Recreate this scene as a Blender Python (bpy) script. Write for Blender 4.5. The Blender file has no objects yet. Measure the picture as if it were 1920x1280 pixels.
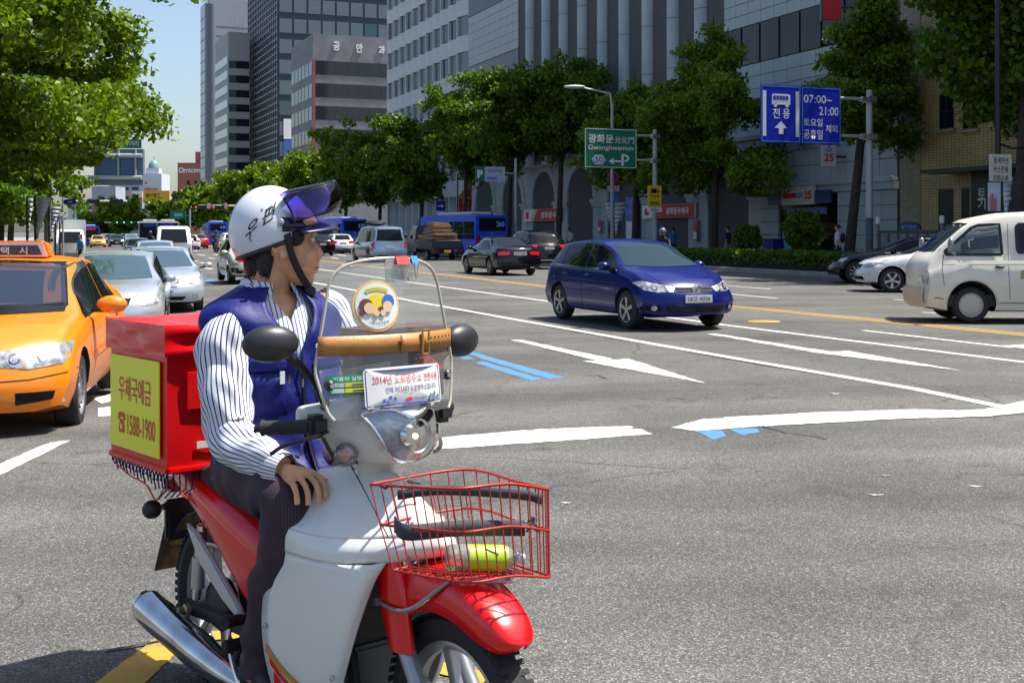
import bpy, bmesh, math, random
import numpy as np
from mathutils import Vector, Matrix
from mathutils.bvhtree import BVHTree

random.seed(7); RNG = np.random.default_rng(11)
S = bpy.context.scene
COL = S.collection

# ---------------------------------------------------------------- camera, sky, sun, exposure
F, H, Y0 = 2300.0, 1.6, 435.0            # focal length in px of a 1920 px wide frame, eye height, horizon row
cam = bpy.data.cameras.new('camera'); camo = bpy.data.objects.new('camera', cam); COL.objects.link(camo)
camo.location = (0, 0, H); camo.rotation_euler = (math.pi/2, 0, 0)
cam.sensor_width = 36; cam.lens = 36*F/1920; cam.shift_y = (Y0-640)/1920; cam.clip_end = 6000; cam.clip_start = .05
S.camera = camo
SUN_AZ, SUN_EL = math.radians(77), math.radians(65)
W = bpy.data.worlds.new('World'); S.world = W; W.use_nodes = True
wn = W.node_tree; bg = wn.nodes['Background']; sky = wn.nodes.new('ShaderNodeTexSky')
sky.sky_type = 'NISHITA'; sky.sun_disc = False; sky.sun_elevation = SUN_EL; sky.sun_rotation = SUN_AZ
sky.air_density = 1.0; sky.dust_density = 2.2; sky.ozone_density = 1.5; sky.altitude = 30
wn.links.new(sky.outputs[0], bg.inputs[0]); bg.inputs[1].default_value = .11
sl = bpy.data.lights.new('sun', 'SUN'); sl.energy = 5.0; sl.angle = math.radians(.55); sl.color = (1, .955, .88)
so = bpy.data.objects.new('sun', sl); COL.objects.link(so)
sd = Vector((math.sin(SUN_AZ)*math.cos(SUN_EL), math.cos(SUN_AZ)*math.cos(SUN_EL), math.sin(SUN_EL)))
so.rotation_euler = sd.to_track_quat('Z', 'Y').to_euler(); so.location = sd*80
vs = S.view_settings; vs.view_transform = 'Standard'; vs.look = 'None'; vs.exposure = 0.78; vs.gamma = 1
S.cycles.max_bounces = 6; S.cycles.transparent_max_bounces = 12; S.cycles.use_denoising = True
S.cycles.caustics_reflective = False; S.cycles.caustics_refractive = False

# ---------------------------------------------------------------- place on the ground
UX, UY = -.354, .935                     # the road's direction, away from us
def lat(x, y): return .935*x + .354*y     # metres across the road, to the far pavement
def alo(x, y): return UX*x + UY*y
def ab(a, b): return (UX*a + .935*b, UY*a + .354*b)
def ss(t): t = min(1, max(0, t)); return t*t*(3-2*t)
def gz(x, y):                             # the near half of the road falls to its gutter
    return -.22*ss((9-lat(x, y))/7)*ss((y-7)/10)
def G(px, py, dz=0):
    z = dz
    for _ in range(6):
        Y = F*(H-z)/(py-Y0); X = (px-960)/F*Y; z = gz(X, Y)+dz
    return Vector((X, Y, z))
def P(px, py, Y): return Vector(((px-960)/F*Y, Y, H-(py-Y0)/F*Y))
def onb(px, b):                           # along-road coordinate where the ray through column px meets lateral b
    d = (px-960)/F; Y = b/(.935*d+.354); return alo(d*Y, Y)
def zat(px, py, b):
    d = (px-960)/F; Y = b/(.935*d+.354); return H-(py-Y0)/F*Y

# ---------------------------------------------------------------- materials
MATS = {}
def nd(t, typ, **k):
    n = t.nodes.new(typ)
    for a, v in k.items():
        if a.startswith('i_'):
            key = a[2:]; key = int(key) if key.isdigit() else key.replace('_', ' ')
            n.inputs[key].default_value = v
        else: setattr(n, a, v)
    return n
def mat(name, col, rough=.5, metal=0, var=.0, vs_=6, bump=0, bs=40, coat=0, spec=.5, alpha=1, emit=0, trans=0, dirt=None):
    """Principled with optional colour variation, fine relief and shaped dirt (dirt = colour, scale, threshold)"""
    if name in MATS: return MATS[name]
    m = bpy.data.materials.new(name); m.use_nodes = True; t = m.node_tree; p = t.nodes['Principled BSDF']; L = t.links.new
    c4 = (*col, 1); p.inputs['Base Color'].default_value = c4
    p.inputs['Roughness'].default_value = rough; p.inputs['Metallic'].default_value = metal
    p.inputs['Specular IOR Level'].default_value = spec
    p.inputs['Coat Weight'].default_value = coat; p.inputs['Coat Roughness'].default_value = .04
    p.inputs['Alpha'].default_value = alpha; p.inputs['Transmission Weight'].default_value = trans
    if emit: p.inputs['Emission Color'].default_value = c4; p.inputs['Emission Strength'].default_value = emit
    tc = nd(t, 'ShaderNodeTexCoord'); out = None
    if var:
        n = nd(t, 'ShaderNodeTexNoise', i_Scale=vs_, i_Detail=6); L(tc.outputs['Object'], n.inputs['Vector'])
        r = nd(t, 'ShaderNodeMapRange', i_1=.3, i_2=.7, i_3=1-var, i_4=1+var); L(n.outputs[0], r.inputs[0])
        x = nd(t, 'ShaderNodeMix', data_type='RGBA', blend_type='MULTIPLY'); x.inputs[0].default_value = 1
        x.inputs['A'].default_value = c4; L(r.outputs[0], x.inputs['B']); out = x.outputs['Result']
    if dirt:
        n = nd(t, 'ShaderNodeTexNoise', i_Scale=dirt[1], i_Detail=8, i_Roughness=.65); L(tc.outputs['Object'], n.inputs['Vector'])
        r = nd(t, 'ShaderNodeMapRange', i_1=dirt[2], i_2=dirt[2]+.12, i_3=0, i_4=dirt[3] if len(dirt) > 3 else .8); L(n.outputs[0], r.inputs[0])
        x = nd(t, 'ShaderNodeMix', data_type='RGBA'); L(r.outputs[0], x.inputs[0])
        if out: L(out, x.inputs['A'])
        else: x.inputs['A'].default_value = c4
        x.inputs['B'].default_value = (*dirt[0], 1); out = x.outputs['Result']
    if out: L(out, p.inputs['Base Color'])
    if bump:
        n = nd(t, 'ShaderNodeTexNoise', i_Scale=bs, i_Detail=5); L(tc.outputs['Object'], n.inputs['Vector'])
        b = nd(t, 'ShaderNodeBump', i_Strength=bump, i_Distance=.01); L(n.outputs[0], b.inputs['Height']); L(b.outputs[0], p.inputs['Normal'])
    MATS[name] = m; return m
def glass(name, tint, refl=.06, rough=.02, opac=0.0):
    """thin pane: tinted see-through sheet with mirror reflection that grows towards grazing"""
    if name in MATS: return MATS[name]
    m = bpy.data.materials.new(name); m.use_nodes = True; t = m.node_tree; t.nodes.clear(); L = t.links.new
    o = nd(t, 'ShaderNodeOutputMaterial'); tr = nd(t, 'ShaderNodeBsdfTransparent'); tr.inputs[0].default_value = (*tint, 1)
    gl = nd(t, 'ShaderNodeBsdfGlossy', i_Roughness=rough); fz = nd(t, 'ShaderNodeFresnel', i_IOR=1.5); mx = nd(t, 'ShaderNodeMixShader')
    ad = nd(t, 'ShaderNodeMath', operation='ADD', use_clamp=True); ad.inputs[1].default_value = refl
    L(fz.outputs[0], ad.inputs[0]); L(ad.outputs[0], mx.inputs[0]); L(tr.outputs[0], mx.inputs[1]); L(gl.outputs[0], mx.inputs[2])
    last = mx
    if opac:
        df = nd(t, 'ShaderNodeBsdfDiffuse'); df.inputs[0].default_value = (.7, .72, .72, 1); m2 = nd(t, 'ShaderNodeMixShader'); m2.inputs[0].default_value = opac
        L(mx.outputs[0], m2.inputs[1]); L(df.outputs[0], m2.inputs[2]); last = m2
    L(last.outputs[0], o.inputs[0]); MATS[name] = m; return m
def paint(name, col, flake=.0, rough=.28): return mat('paint_'+name, col, rough, .0 if not flake else flake, coat=1, spec=.5)

WHITE = mat('white', (.8, .8, .78), .45); BLACK = mat('black', (.012, .012, .013), .45); RUB = mat('rubber', (.017, .017, .018), .75, bump=.3, bs=60)
CHROME = mat('chrome', (.75, .76, .78), .12, 1); STEEL = mat('steel', (.45, .46, .47), .35, .9, var=.15); DARKMET = mat('dark_metal', (.03, .03, .032), .4, .5)
ALU = mat('alu_wheel', (.5, .51, .53), .3, .85, var=.1, vs_=3); PLASTIC = mat('black_plastic', (.02, .02, .021), .5, bump=.15, bs=300)
TINT = mat('dark_glass', (.008, .012, .014), .03, 0, spec=.2); TINTB = mat('bus_glass', (.01, .013, .016), .04, 0, spec=.22)
REDLAMP = mat('red_lamp', (.45, .008, .01), .12, coat=1); AMBER = mat('amber_lamp', (.75, .16, .01), .15, coat=1)
LAMP = mat('lamp_lens', (.55, .57, .6), .08, .6, var=.45, vs_=14, coat=1)

# ---------------------------------------------------------------- mesh builder
def link(o, parent=None):
    COL.objects.link(o)
    if parent is not None: o.parent = parent
    return o
class MB:
    def __init__(s): s.v = []; s.f = []; s.m = []; s.uv = None
    def add(s, vs, fs, m=0):
        k = len(s.v); s.v += [tuple(p) for p in vs]; s.f += [tuple(i+k for i in f) for f in fs]; s.m += [m]*len(fs); return s
    def box(s, x0, x1, y0, y1, z0, z1, m=0):
        vs = [(x, y, z) for z in (z0, z1) for y in (y0, y1) for x in (x0, x1)]
        return s.add(vs, [(0, 2, 3, 1), (4, 5, 7, 6), (0, 1, 5, 4), (2, 6, 7, 3), (0, 4, 6, 2), (1, 3, 7, 5)], m)
    def obox(s, M, sx, sy, sz, m=0):
        vs = [M @ Vector((x*sx/2, y*sy/2, z*sz/2)) for z in (-1, 1) for y in (-1, 1) for x in (-1, 1)]
        return s.add(vs, [(0, 2, 3, 1), (4, 5, 7, 6), (0, 1, 5, 4), (2, 6, 7, 3), (0, 4, 6, 2), (1, 3, 7, 5)], m)
    def prism(s, poly, axis, d0, d1, m=0):
        """2-D polygon pushed along axis 0/1/2; poly gives the other two coordinates in order"""
        def p3(p, d):
            q = list(p); q.insert(axis, d); return q
        n = len(poly); vs = [p3(p, d0) for p in poly]+[p3(p, d1) for p in poly]
        return s.add(vs, [tuple(range(n))[::-1], tuple(range(n, 2*n))]+[(i, (i+1) % n, n+(i+1) % n, n+i) for i in range(n)], m)
    def tube(s, path, r, n=8, cap=True, m=0, sq=1.0):
        path = [Vector(p) for p in path]; k = len(path); rs = r if isinstance(r, (list, tuple)) else [r]*k
        up = Vector((0, 0, 1)); vs = []; prev = None
        for i, p in enumerate(path):
            d = (path[min(i+1, k-1)]-path[max(i-1, 0)]).normalized()
            if prev is None:
                a = d.cross(up if abs(d.z) < .9 else Vector((1, 0, 0))).normalized()
            else: a = (prev-d*prev.dot(d)).normalized()
            prev = a; b = d.cross(a)
            vs += [p+(a*math.cos(t)+b*math.sin(t)*sq)*rs[i] for t in [2*math.pi*j/n for j in range(n)]]
        fs = [(i*n+j, i*n+(j+1) % n, (i+1)*n+(j+1) % n, (i+1)*n+j) for i in range(k-1) for j in range(n)]
        if cap: fs += [tuple(range(n))[::-1], tuple(range((k-1)*n, k*n))]
        return s.add(vs, fs, m)
    def loft(s, secs, cap=True, m=0, closed=True):
        n = len(secs[0]); k = len(secs); vs = [p for q in secs for p in q]
        fs = [(i*n+j, i*n+(j+1) % n, (i+1)*n+(j+1) % n, (i+1)*n+j) for i in range(k-1) for j in range(n if closed else n-1)]
        if cap and closed: fs += [tuple(range(n))[::-1], tuple(range((k-1)*n, k*n))]
        return s.add(vs, fs, m)
    def lathe(s, prof, axis=(0, 0, 1), o=(0, 0, 0), n=24, m=0, cap=True):
        """profile of (distance along the axis, radius)"""
        ax = Vector(axis).normalized(); a = ax.orthogonal().normalized(); b = ax.cross(a); o = Vector(o)
        secs = [[o+ax*h+(a*math.cos(t)+b*math.sin(t))*r for t in [2*math.pi*j/n for j in range(n)]] for h, r in prof]
        return s.loft(secs, cap, m)
    def ball(s, c, r, n=14, m=0, M=None):
        rx, ry, rz = r if isinstance(r, (list, tuple)) else (r, r, r); c = Vector(c); k = n//2; vs = []; fs = []
        for i in range(k+1):
            ph = math.pi*i/k
            for j in range(n):
                th = 2*math.pi*j/n; q = Vector((rx*math.sin(ph)*math.cos(th), ry*math.sin(ph)*math.sin(th), rz*math.cos(ph)))
                vs.append(c+(M @ q if M else q))
        fs = [(i*n+j, (i+1)*n+j, (i+1)*n+(j+1) % n, i*n+(j+1) % n) for i in range(k) for j in range(n)]
        return s.add(vs, fs, m)
    def build(s, name, mats, parent=None, angle=35, loc=None, bevel=0):
        me = bpy.data.meshes.new(name); me.from_pydata(s.v, [], s.f)
        for m in (mats if isinstance(mats, (list, tuple)) else [mats]): me.materials.append(m)
        if any(s.m): me.polygons.foreach_set('material_index', s.m)
        if bevel:
            bm = bmesh.new(); bm.from_mesh(me); bmesh.ops.remove_doubles(bm, verts=bm.verts, dist=1e-5)
            es = [e for e in bm.edges if len(e.link_faces) == 2 and e.calc_face_angle(0) > .5]
            bmesh.ops.bevel(bm, geom=es, offset=bevel, segments=2, affect='EDGES', clamp_overlap=True); bm.to_mesh(me); bm.free()
        if angle: me.shade_smooth(); me.set_sharp_from_angle(angle=math.radians(angle))
        me.update()
        o = bpy.data.objects.new(name, me); link(o, parent)
        if loc: o.location = loc
        return o
def fixnormals(o):
    bm = bmesh.new(); bm.from_mesh(o.data); bmesh.ops.recalc_face_normals(bm, faces=bm.faces); bm.to_mesh(o.data); bm.free(); return o
def tag(o, label, cat, group=None, kind=None):
    o['label'] = label
    if cat: o['category'] = cat
    if group: o['group'] = group
    if kind: o['kind'] = kind
    return o
def thing(name, label, cat, loc=(0, 0, 0), rz=0, group=None, sc=1):
    o = bpy.data.objects.new(name, None); link(o); o.location = loc; o.rotation_euler = (0, 0, rz); o.scale = (sc, sc, sc); o.empty_display_size = .2
    return tag(o, label, cat, group)
def structure(o, label=None):
    o['kind'] = 'structure'
    if label: o['label'] = label
    return o
def dup(o, parent=None):
    c = o.copy(); COL.objects.link(c); c.parent = parent
    for ch in o.children: dup(ch, c)
    return c
def frame(o, right, up):
    r = Vector(right).normalized(); u = Vector(up).normalized(); n = r.cross(u)
    return Matrix((( r.x, u.x, n.x, o[0]), (r.y, u.y, n.y, o[1]), (r.z, u.z, n.z, o[2]), (0, 0, 0, 1)))
TEXTS = []
def text(s, w, h, m, parent, M, bold=.0, name='lettering', ext=.0, wrap=None):
    """flat print fitted to a w x h box; M maps (right, up, out) into the parent's frame"""
    c = bpy.data.curves.new(name, 'FONT'); c.body = s; c.align_x = 'CENTER'; c.offset = bold; c.extrude = ext; c.resolution_u = 3
    o = bpy.data.objects.new(name, c); link(o); TEXTS.append((o, w, h, m, parent, M, wrap)); return o
def flush_texts():
    bpy.context.view_layer.update(); dg = bpy.context.evaluated_depsgraph_get(); out = []
    for o, w, h, m, parent, M, wrap in TEXTS:
        me = bpy.data.meshes.new_from_object(o.evaluated_get(dg)); out.append(me)
    for (o, w, h, m, parent, M, wrap), me in zip(TEXTS, out):
        n = len(me.vertices)
        if not n: bpy.data.objects.remove(o); continue
        co = np.empty(n*3); me.vertices.foreach_get('co', co); co = co.reshape(-1, 3)
        lo, hi = co.min(0), co.max(0); c = (lo+hi)/2; d = np.maximum(hi-lo, 1e-6)
        co = co-c; co[:, 0] *= w/d[0]; co[:, 1] *= h/d[1]
        if wrap: q = np.array([wrap(*p) for p in co])
        else:
            A = np.array(M); q = co @ A[:3, :3].T + A[:3, 3]
        me.vertices.foreach_set('co', q.ravel()); me.materials.clear(); me.materials.append(m); me.update()
        nm = o.name.split('.')[0]; bpy.data.objects.remove(o); link(bpy.data.objects.new(nm, me), parent)
    TEXTS.clear()
def quads(name, C, A, B, m, parent, kind=None):
    """a mesh of free quads: centres C, half-axes A and B (numpy n x 3)"""
    n = len(C); co = np.stack([C-A-B, C+A-B, C+A+B, C-A+B], 1).reshape(-1, 3)
    me = bpy.data.meshes.new(name); me.vertices.add(4*n); me.vertices.foreach_set('co', co.ravel())
    me.loops.add(4*n); me.loops.foreach_set('vertex_index', np.arange(4*n, dtype=np.int32))
    me.polygons.add(n); me.polygons.foreach_set('loop_start', np.arange(0, 4*n, 4, dtype=np.int32)); me.polygons.foreach_set('loop_total', np.full(n, 4, np.int32))
    me.materials.append(m); me.update(); me.validate()
    o = bpy.data.objects.new(name, me); link(o, parent)
    if kind: o['kind'] = kind
    return o
# ---------------------------------------------------------------- ground
def asphalt():
    m = bpy.data.materials.new('asphalt'); m.use_nodes = True; t = m.node_tree; p = t.nodes['Principled BSDF']; L = t.links.new
    tc = nd(t, 'ShaderNodeTexCoord'); ob = tc.outputs['Object']
    vo = nd(t, 'ShaderNodeTexVoronoi', i_Scale=150); L(ob, vo.inputs['Vector'])
    sp = nd(t, 'ShaderNodeSeparateColor'); L(vo.outputs['Color'], sp.inputs[0])
    cr = nd(t, 'ShaderNodeValToRGB'); e = cr.color_ramp.elements
    e[0].position = 0; e[0].color = (.05, .05, .048, 1); e[1].position = 1; e[1].color = (.3, .285, .25, 1)
    x = cr.color_ramp.elements.new(.6); x.color = (.108, .106, .1, 1); x = cr.color_ramp.elements.new(.88); x.color = (.15, .146, .134, 1)
    L(sp.outputs[0], cr.inputs[0])
    n1 = nd(t, 'ShaderNodeTexNoise', i_Scale=.35, i_Detail=7, i_Roughness=.62); L(ob, n1.inputs['Vector'])
    r1 = nd(t, 'ShaderNodeMapRange', i_1=.34, i_2=.66, i_3=.72, i_4=1.2); L(n1.outputs[0], r1.inputs[0])
    n2 = nd(t, 'ShaderNodeTexNoise', i_Scale=1.7, i_Detail=9, i_Roughness=.7); L(ob, n2.inputs['Vector'])
    r2 = nd(t, 'ShaderNodeMapRange', i_1=.56, i_2=.72, i_3=1, i_4=.55); L(n2.outputs[0], r2.inputs[0])
    mu = nd(t, 'ShaderNodeMath', operation='MULTIPLY'); L(r1.outputs[0], mu.inputs[0]); L(r2.outputs[0], mu.inputs[1])
    # long tyre-polished bands that follow the lanes
    mp = nd(t, 'ShaderNodeMapping'); mp.inputs['Rotation'].default_value = (0, 0, -math.atan2(UY, UX)); mp.inputs['Scale'].default_value = (.03, .9, 1); L(ob, mp.inputs[0])
    n3 = nd(t, 'ShaderNodeTexNoise', i_Scale=1.0, i_Detail=3); L(mp.outputs[0], n3.inputs['Vector'])
    r3 = nd(t, 'ShaderNodeMapRange', i_1=.35, i_2=.65, i_3=.76, i_4=1.14); L(n3.outputs[0], r3.inputs[0])
    m2 = nd(t, 'ShaderNodeMath', operation='MULTIPLY'); L(mu.outputs[0], m2.inputs[0]); L(r3.outputs[0], m2.inputs[1])
    mx = nd(t, 'ShaderNodeMix', data_type='RGBA', blend_type='MULTIPLY'); mx.inputs[0].default_value = 1; L(cr.outputs[0], mx.inputs['A']); L(m2.outputs[0], mx.inputs['B'])
    # fine cracks, only where the surface is worn
    nw = nd(t, 'ShaderNodeTexNoise', i_Scale=1.3, i_Detail=6); L(ob, nw.inputs['Vector']); vm = nd(t, 'ShaderNodeVectorMath', operation='MULTIPLY_ADD'); vm.inputs[1].default_value = (.9, .9, 0); L(nw.outputs['Color'], vm.inputs[0]); L(ob, vm.inputs[2])
    ve = nd(t, 'ShaderNodeTexVoronoi', feature='DISTANCE_TO_EDGE', i_Scale=.42); L(vm.outputs[0], ve.inputs['Vector']); rc = nd(t, 'ShaderNodeMapRange', i_1=.0, i_2=.008, i_3=.7, i_4=0); L(ve.outputs['Distance'], rc.inputs[0])
    rk = nd(t, 'ShaderNodeMapRange', i_1=.42, i_2=.52, i_3=0, i_4=1); L(n1.outputs[0], rk.inputs[0]); mk = nd(t, 'ShaderNodeMath', operation='MULTIPLY'); L(rc.outputs[0], mk.inputs[0]); L(rk.outputs[0], mk.inputs[1])
    m3 = nd(t, 'ShaderNodeMix', data_type='RGBA'); L(mk.outputs[0], m3.inputs[0]); L(mx.outputs['Result'], m3.inputs['A']); m3.inputs['B'].default_value = (.03, .029, .028, 1)
    L(m3.outputs['Result'], p.inputs['Base Color']); p.inputs['Roughness'].default_value = .82; p.inputs['Specular IOR Level'].default_value = .3
    b = nd(t, 'ShaderNodeBump', i_Strength=.55, i_Distance=.006); L(vo.outputs['Distance'], b.inputs['Height']); L(b.outputs[0], p.inputs['Normal'])
    return m
def roadpaint(name, col, wear=.62):
    m = bpy.data.materials.new('roadpaint_'+name); m.use_nodes = True; t = m.node_tree; p = t.nodes['Principled BSDF']; L = t.links.new
    tc = nd(t, 'ShaderNodeTexCoord'); n = nd(t, 'ShaderNodeTexNoise', i_Scale=9, i_Detail=12, i_Roughness=.75); L(tc.outputs['Object'], n.inputs['Vector'])
    r = nd(t, 'ShaderNodeMapRange', i_1=wear, i_2=wear+.06, i_3=0, i_4=.85); L(n.outputs[0], r.inputs[0])
    n2 = nd(t, 'ShaderNodeTexNoise', i_Scale=3, i_Detail=6); L(tc.outputs['Object'], n2.inputs['Vector'])
    c = nd(t, 'ShaderNodeMix', data_type='RGBA'); c.inputs['A'].default_value = (*[k*.8 for k in col], 1); c.inputs['B'].default_value = (*col, 1); L(n2.outputs[0], c.inputs[0])
    n3 = nd(t, 'ShaderNodeTexNoise', i_Scale=85, i_Detail=3); L(tc.outputs['Object'], n3.inputs['Vector']); r3 = nd(t, 'ShaderNodeMapRange', i_1=.6, i_2=.68, i_3=0, i_4=.7); L(n3.outputs[0], r3.inputs[0]); mxx = nd(t, 'ShaderNodeMath', operation='MAXIMUM'); L(r.outputs[0], mxx.inputs[0]); L(r3.outputs[0], mxx.inputs[1])
    x = nd(t, 'ShaderNodeMix', data_type='RGBA'); L(mxx.outputs[0], x.inputs[0]); L(c.outputs['Result'], x.inputs['A']); x.inputs['B'].default_value = (.13, .128, .12, 1)
    L(x.outputs['Result'], p.inputs['Base Color']); p.inputs['Roughness'].default_value = .7
    return m
ASPH = asphalt(); PW = roadpaint('white', (.62, .62, .57), .545); PY = roadpaint('yellow', (.55, .3, .025), .56); PWO = roadpaint('old_white', (.5, .5, .46), .47); PB = roadpaint('blue', (.06, .22, .44), .55)
def sheet(name, xs, ys, zf, m):
    b = MB(); nx = len(xs)
    b.add([(x, y, zf(x, y)) for y in ys for x in xs], [(j*nx+i, j*nx+i+1, (j+1)*nx+i+1, (j+1)*nx+i) for j in range(len(ys)-1) for i in range(nx-1)])
    return b.build(name, m, angle=80)
road = structure(sheet('road', [-2500, -900, -300, -120]+[-80+2*i for i in range(66)]+[60, 90, 200, 700, 2500], [-300, -60, -10]+[i*1.2 for i in range(0, 60)]+[74+5*i for i in range(40)]+[300, 420, 700, 1500, 4000], gz, ASPH))
def marking(pts, m, nm='lane_marking', lift=.004):
    """ground polygon given by photo columns and rows, cut into strips so that it lies on the road"""
    rj = random.Random(int(pts[0][0]*7+pts[0][1])); q = []
    for (x0, y0), (x1, y1) in zip(pts, pts[1:]+pts[:1]):          # chipped, hand-laid edges
        k = max(1, int(math.hypot(x1-x0, y1-y0)/9)); q += [(x0+(x1-x0)*i/k+(rj.uniform(-2, 2) if i else 0), y0+(y1-y0)*i/k+(rj.uniform(-.45, .45) if i else 0)) for i in range(k)]
    b = MB(); g = [G(*p) for p in q]; n = len(g)
    b.add([(q.x, q.y, gz(q.x, q.y)+lift) for q in g], [tuple(range(n))]); o = b.build(nm, m, road, angle=0)
    if o.data.polygons[0].normal.z < 0: o.data.flip_normals()
    return o
def stripe(pts, w, m, off=0, nm='lane_marking', lift=.004, raw=False, n=14):
    g = [Vector(p) if raw else G(*p) for p in pts]; q = []
    for i in range(len(g)-1):
        k = n if i else n
        for j in range(k): q.append(g[i].lerp(g[i+1], j/k))
    q.append(g[-1]); vs = []
    for i, p in enumerate(q):
        d = (q[min(i+1, len(q)-1)]-q[max(i-1, 0)]); d.z = 0; d.normalize(); s = Vector((d.y, -d.x, 0))
        for e in (-w/2, w/2):
            v = p+s*(off+e); vs.append((v.x, v.y, gz(v.x, v.y)+lift))
    b = MB(); b.add(vs, [(2*i, 2*i+1, 2*i+3, 2*i+2) for i in range(len(q)-1)]); o = b.build(nm, m, road, angle=0)
    if o.data.polygons[0].normal.z < 0: o.data.flip_normals()
    return o
Z = lambda x, y: (820+x/1.7455, 540+y/1.7455)      # rows read off an enlarged view of the crossing
stripe([(430, 501), (557, 524.5), (842, 577), (1060, 616), (1393, 674.5), (1714, 729), (1880, 763)], .15, PW)
stripe([(470, 487), (590, 503.7), (838, 539), (1026, 564.7), (1356, 609), (1920, 679), (2100, 702)], .15, PW)
YC = [(349, 453.6), (413, 464), (590, 487.5), (834, 515.5), (1023, 537), (1369, 574), (1920, 627.5), (2200, 655)]
stripe(YC, .12, PY, -.13); stripe(YC, .12, PY, .13)
marking([(957, 637), (979, 637.5), (1150, 673), (1124, 677)], PW); marking([(1092, 678), (1178, 673), (1325, 719.4)], PW, lift=.007)
marking([(1324, 626), (1344, 626), (1556, 659), (1532, 661.5)], PW); marking([(1519, 660.5), (1591, 658.4), (1808, 696.4)], PW, lift=.007)
stripe([(1619, 619.5), (1900, 652)], .13, PW); marking([(1874, 649), (1960, 644), (2060, 668)], PW, lift=.007)
marking([Z(*p) for p in [(-260, 510), (0, 490), (330, 462), (630, 452), (668, 462), (705, 478), (420, 500), (0, 528), (-260, 550)]], PW, 'stop_line')
marking([Z(*p) for p in [(765, 458), (860, 432), (960, 423), (1250, 408), (1560, 398), (1700, 402), (1790, 398), (1920, 370), (2100, 362), (2100, 398), (1920, 410), (1800, 422), (1500, 430), (1050, 455), (850, 470)]], PW, 'stop_line', lift=.007)
for q in ([(60, 225), (92, 222), (345, 298), (308, 303)], [(82, 212), (117, 210), (417, 293), (367, 298)], [(845, 468), (930, 466), (947, 484), (905, 498), (880, 484)], [(955, 462), (1045, 459), (1057, 472), (1000, 482)], [(565, 350), (602, 348), (604, 356), (572, 359)]):
    marking([Z(*p) for p in q], PB, 'blue_marking', lift=.003)
marking([(302, 1190), (352, 1205), (330, 1226), (262, 1290), (165, 1290)], PY, 'yellow_marking')
stripe([(318, 1199), (440, 1191), (660, 1216), (960, 1285)], .105, PY, nm='yellow_marking', lift=.007)
marking([(-30, 882), (95, 829), (132, 826), (40, 872), (-30, 905)], PW); marking([(176, 748), (215, 736), (215, 751), (190, 757)], PW); marking([(184, 765), (215, 762), (215, 779), (184, 781)], PW)
for a, b_ in (((1361, 535.3), (1445, 542)), ((1366, 551), (1458, 559.6)), ((1676, 561.5), (1713, 564)), ((1729, 585.5), (1777, 588.5)), ((1852, 595.5), (1909, 598.5))): stripe([a, b_], .13, PW, n=3)
for x, y, w in ((378, 478, 14), (396, 484, 12), (364, 489, 14), (384, 493, 18), (408, 478, 12), (390, 503, 16), (366, 470, 10), (424, 489, 12), (640, 478, 18), (628, 484, 14), (652, 497, 20)): stripe([(x-w/2, y-w*.05), (x+w/2, y+w*.09)], .22, PW, n=2)
for x, y in ((385, 528), (398, 527), (372, 519)): stripe([(x-8, y-2.4), (x+9, y+2.6)], .3, PB, n=2, nm='blue_marking')
for x, y, w in ((1640, 928, 26), (1062, 943, 16), (1660, 892, 16), (1830, 912, 20), (1565, 738, 16)):     # flakes of old paint
    marking([(x-w*.7, y-.8), (x-w*.2, y-1.6), (x+w*.2, y-.6), (x+w*.7, y-.9), (x+w*.4, y+1.2), (x-w*.1, y+1.5)], PWO, 'paint_flake')
_g = G(1433, 603); _b = MB(); _b.lathe([(0, 0), (.001, .29), (.006, .28), (.006, 0)], o=(_g.x, _g.y, gz(_g.x, _g.y)+.004), n=24); _b.build('manhole_cover', mat('manhole', (.45, .24, .04), .8, var=.4), road)
# cracks and tar seams in the near carriageway, then one painted scooter shadow line
TAR_SHADOW = mat('tar_and_shadow', (.035, .034, .033), .6)
for pts in ([(1430, 800), (1475, 812), (1530, 819), (1552, 824)], [(1096, 706), (1120, 704), (1136, 710)], [(1250, 748), (1268, 746), (1286, 749)], [(200, 1222), (250, 1214), (300, 1204)]):
    stripe(pts, .018, TAR_SHADOW, nm='tar_and_shadow', n=4, lift=.009)
# pavements
PAVE = mat('paving', (.24, .235, .225), .8, var=.15, vs_=2, bump=.2); KERB = mat('kerb_stone', (.3, .3, .29), .75, var=.2, vs_=3, bump=.2)
def slab(name, a0, a1, b0, b1, z0, m, n=30):
    b = MB(); g = lambda a, c, z: (*ab(a, c), gz(*ab(a, c))+z)
    for i in range(n):
        p, q = a0+(a1-a0)*i/n, a0+(a1-a0)*(i+1)/n; k = len(b.v)
        b.add([g(p, b0, z0), g(q, b0, z0), g(q, b1, z0), g(p, b1, z0), g(p, b0, -.1), g(q, b0, -.1), g(q, b1, -.1), g(p, b1, -.1)], [(0, 1, 2, 3), (0, 4, 5, 1), (3, 2, 6, 7)])
    o = fixnormals(b.build(name, m, angle=30))
    if o.data.polygons[0].normal.z < 0: o.data.flip_normals()
    return o
pav = structure(slab('pavement', -40, 420, 26.08, 80, .15, PAVE)); pavl = structure(slab('pavement', 8, 420, -40, -2.78, .15, PAVE))
kerb = structure(bpy.data.objects.new('kerb', None)); link(kerb)
_b = MB(); _b.box(-1.24, 1.24, -.09, .09, -.1, .155); _ks = _b.build('kerb_stone', KERB, kerb, bevel=.015); _f = True
for i in range(46):
    o = _ks if _f else link(_ks.copy(), kerb); _f = False
    o.location = (*ab(14+2.5*i, 26), 0); o.rotation_euler = (0, 0, math.atan2(UY, UX))
structure(slab('kerb_run', 128, 420, 25.9, 26.08, .155, KERB, 6)); structure(slab('kerb_run', 8, 420, -2.78, -2.6, .155, KERB, 20))
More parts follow.
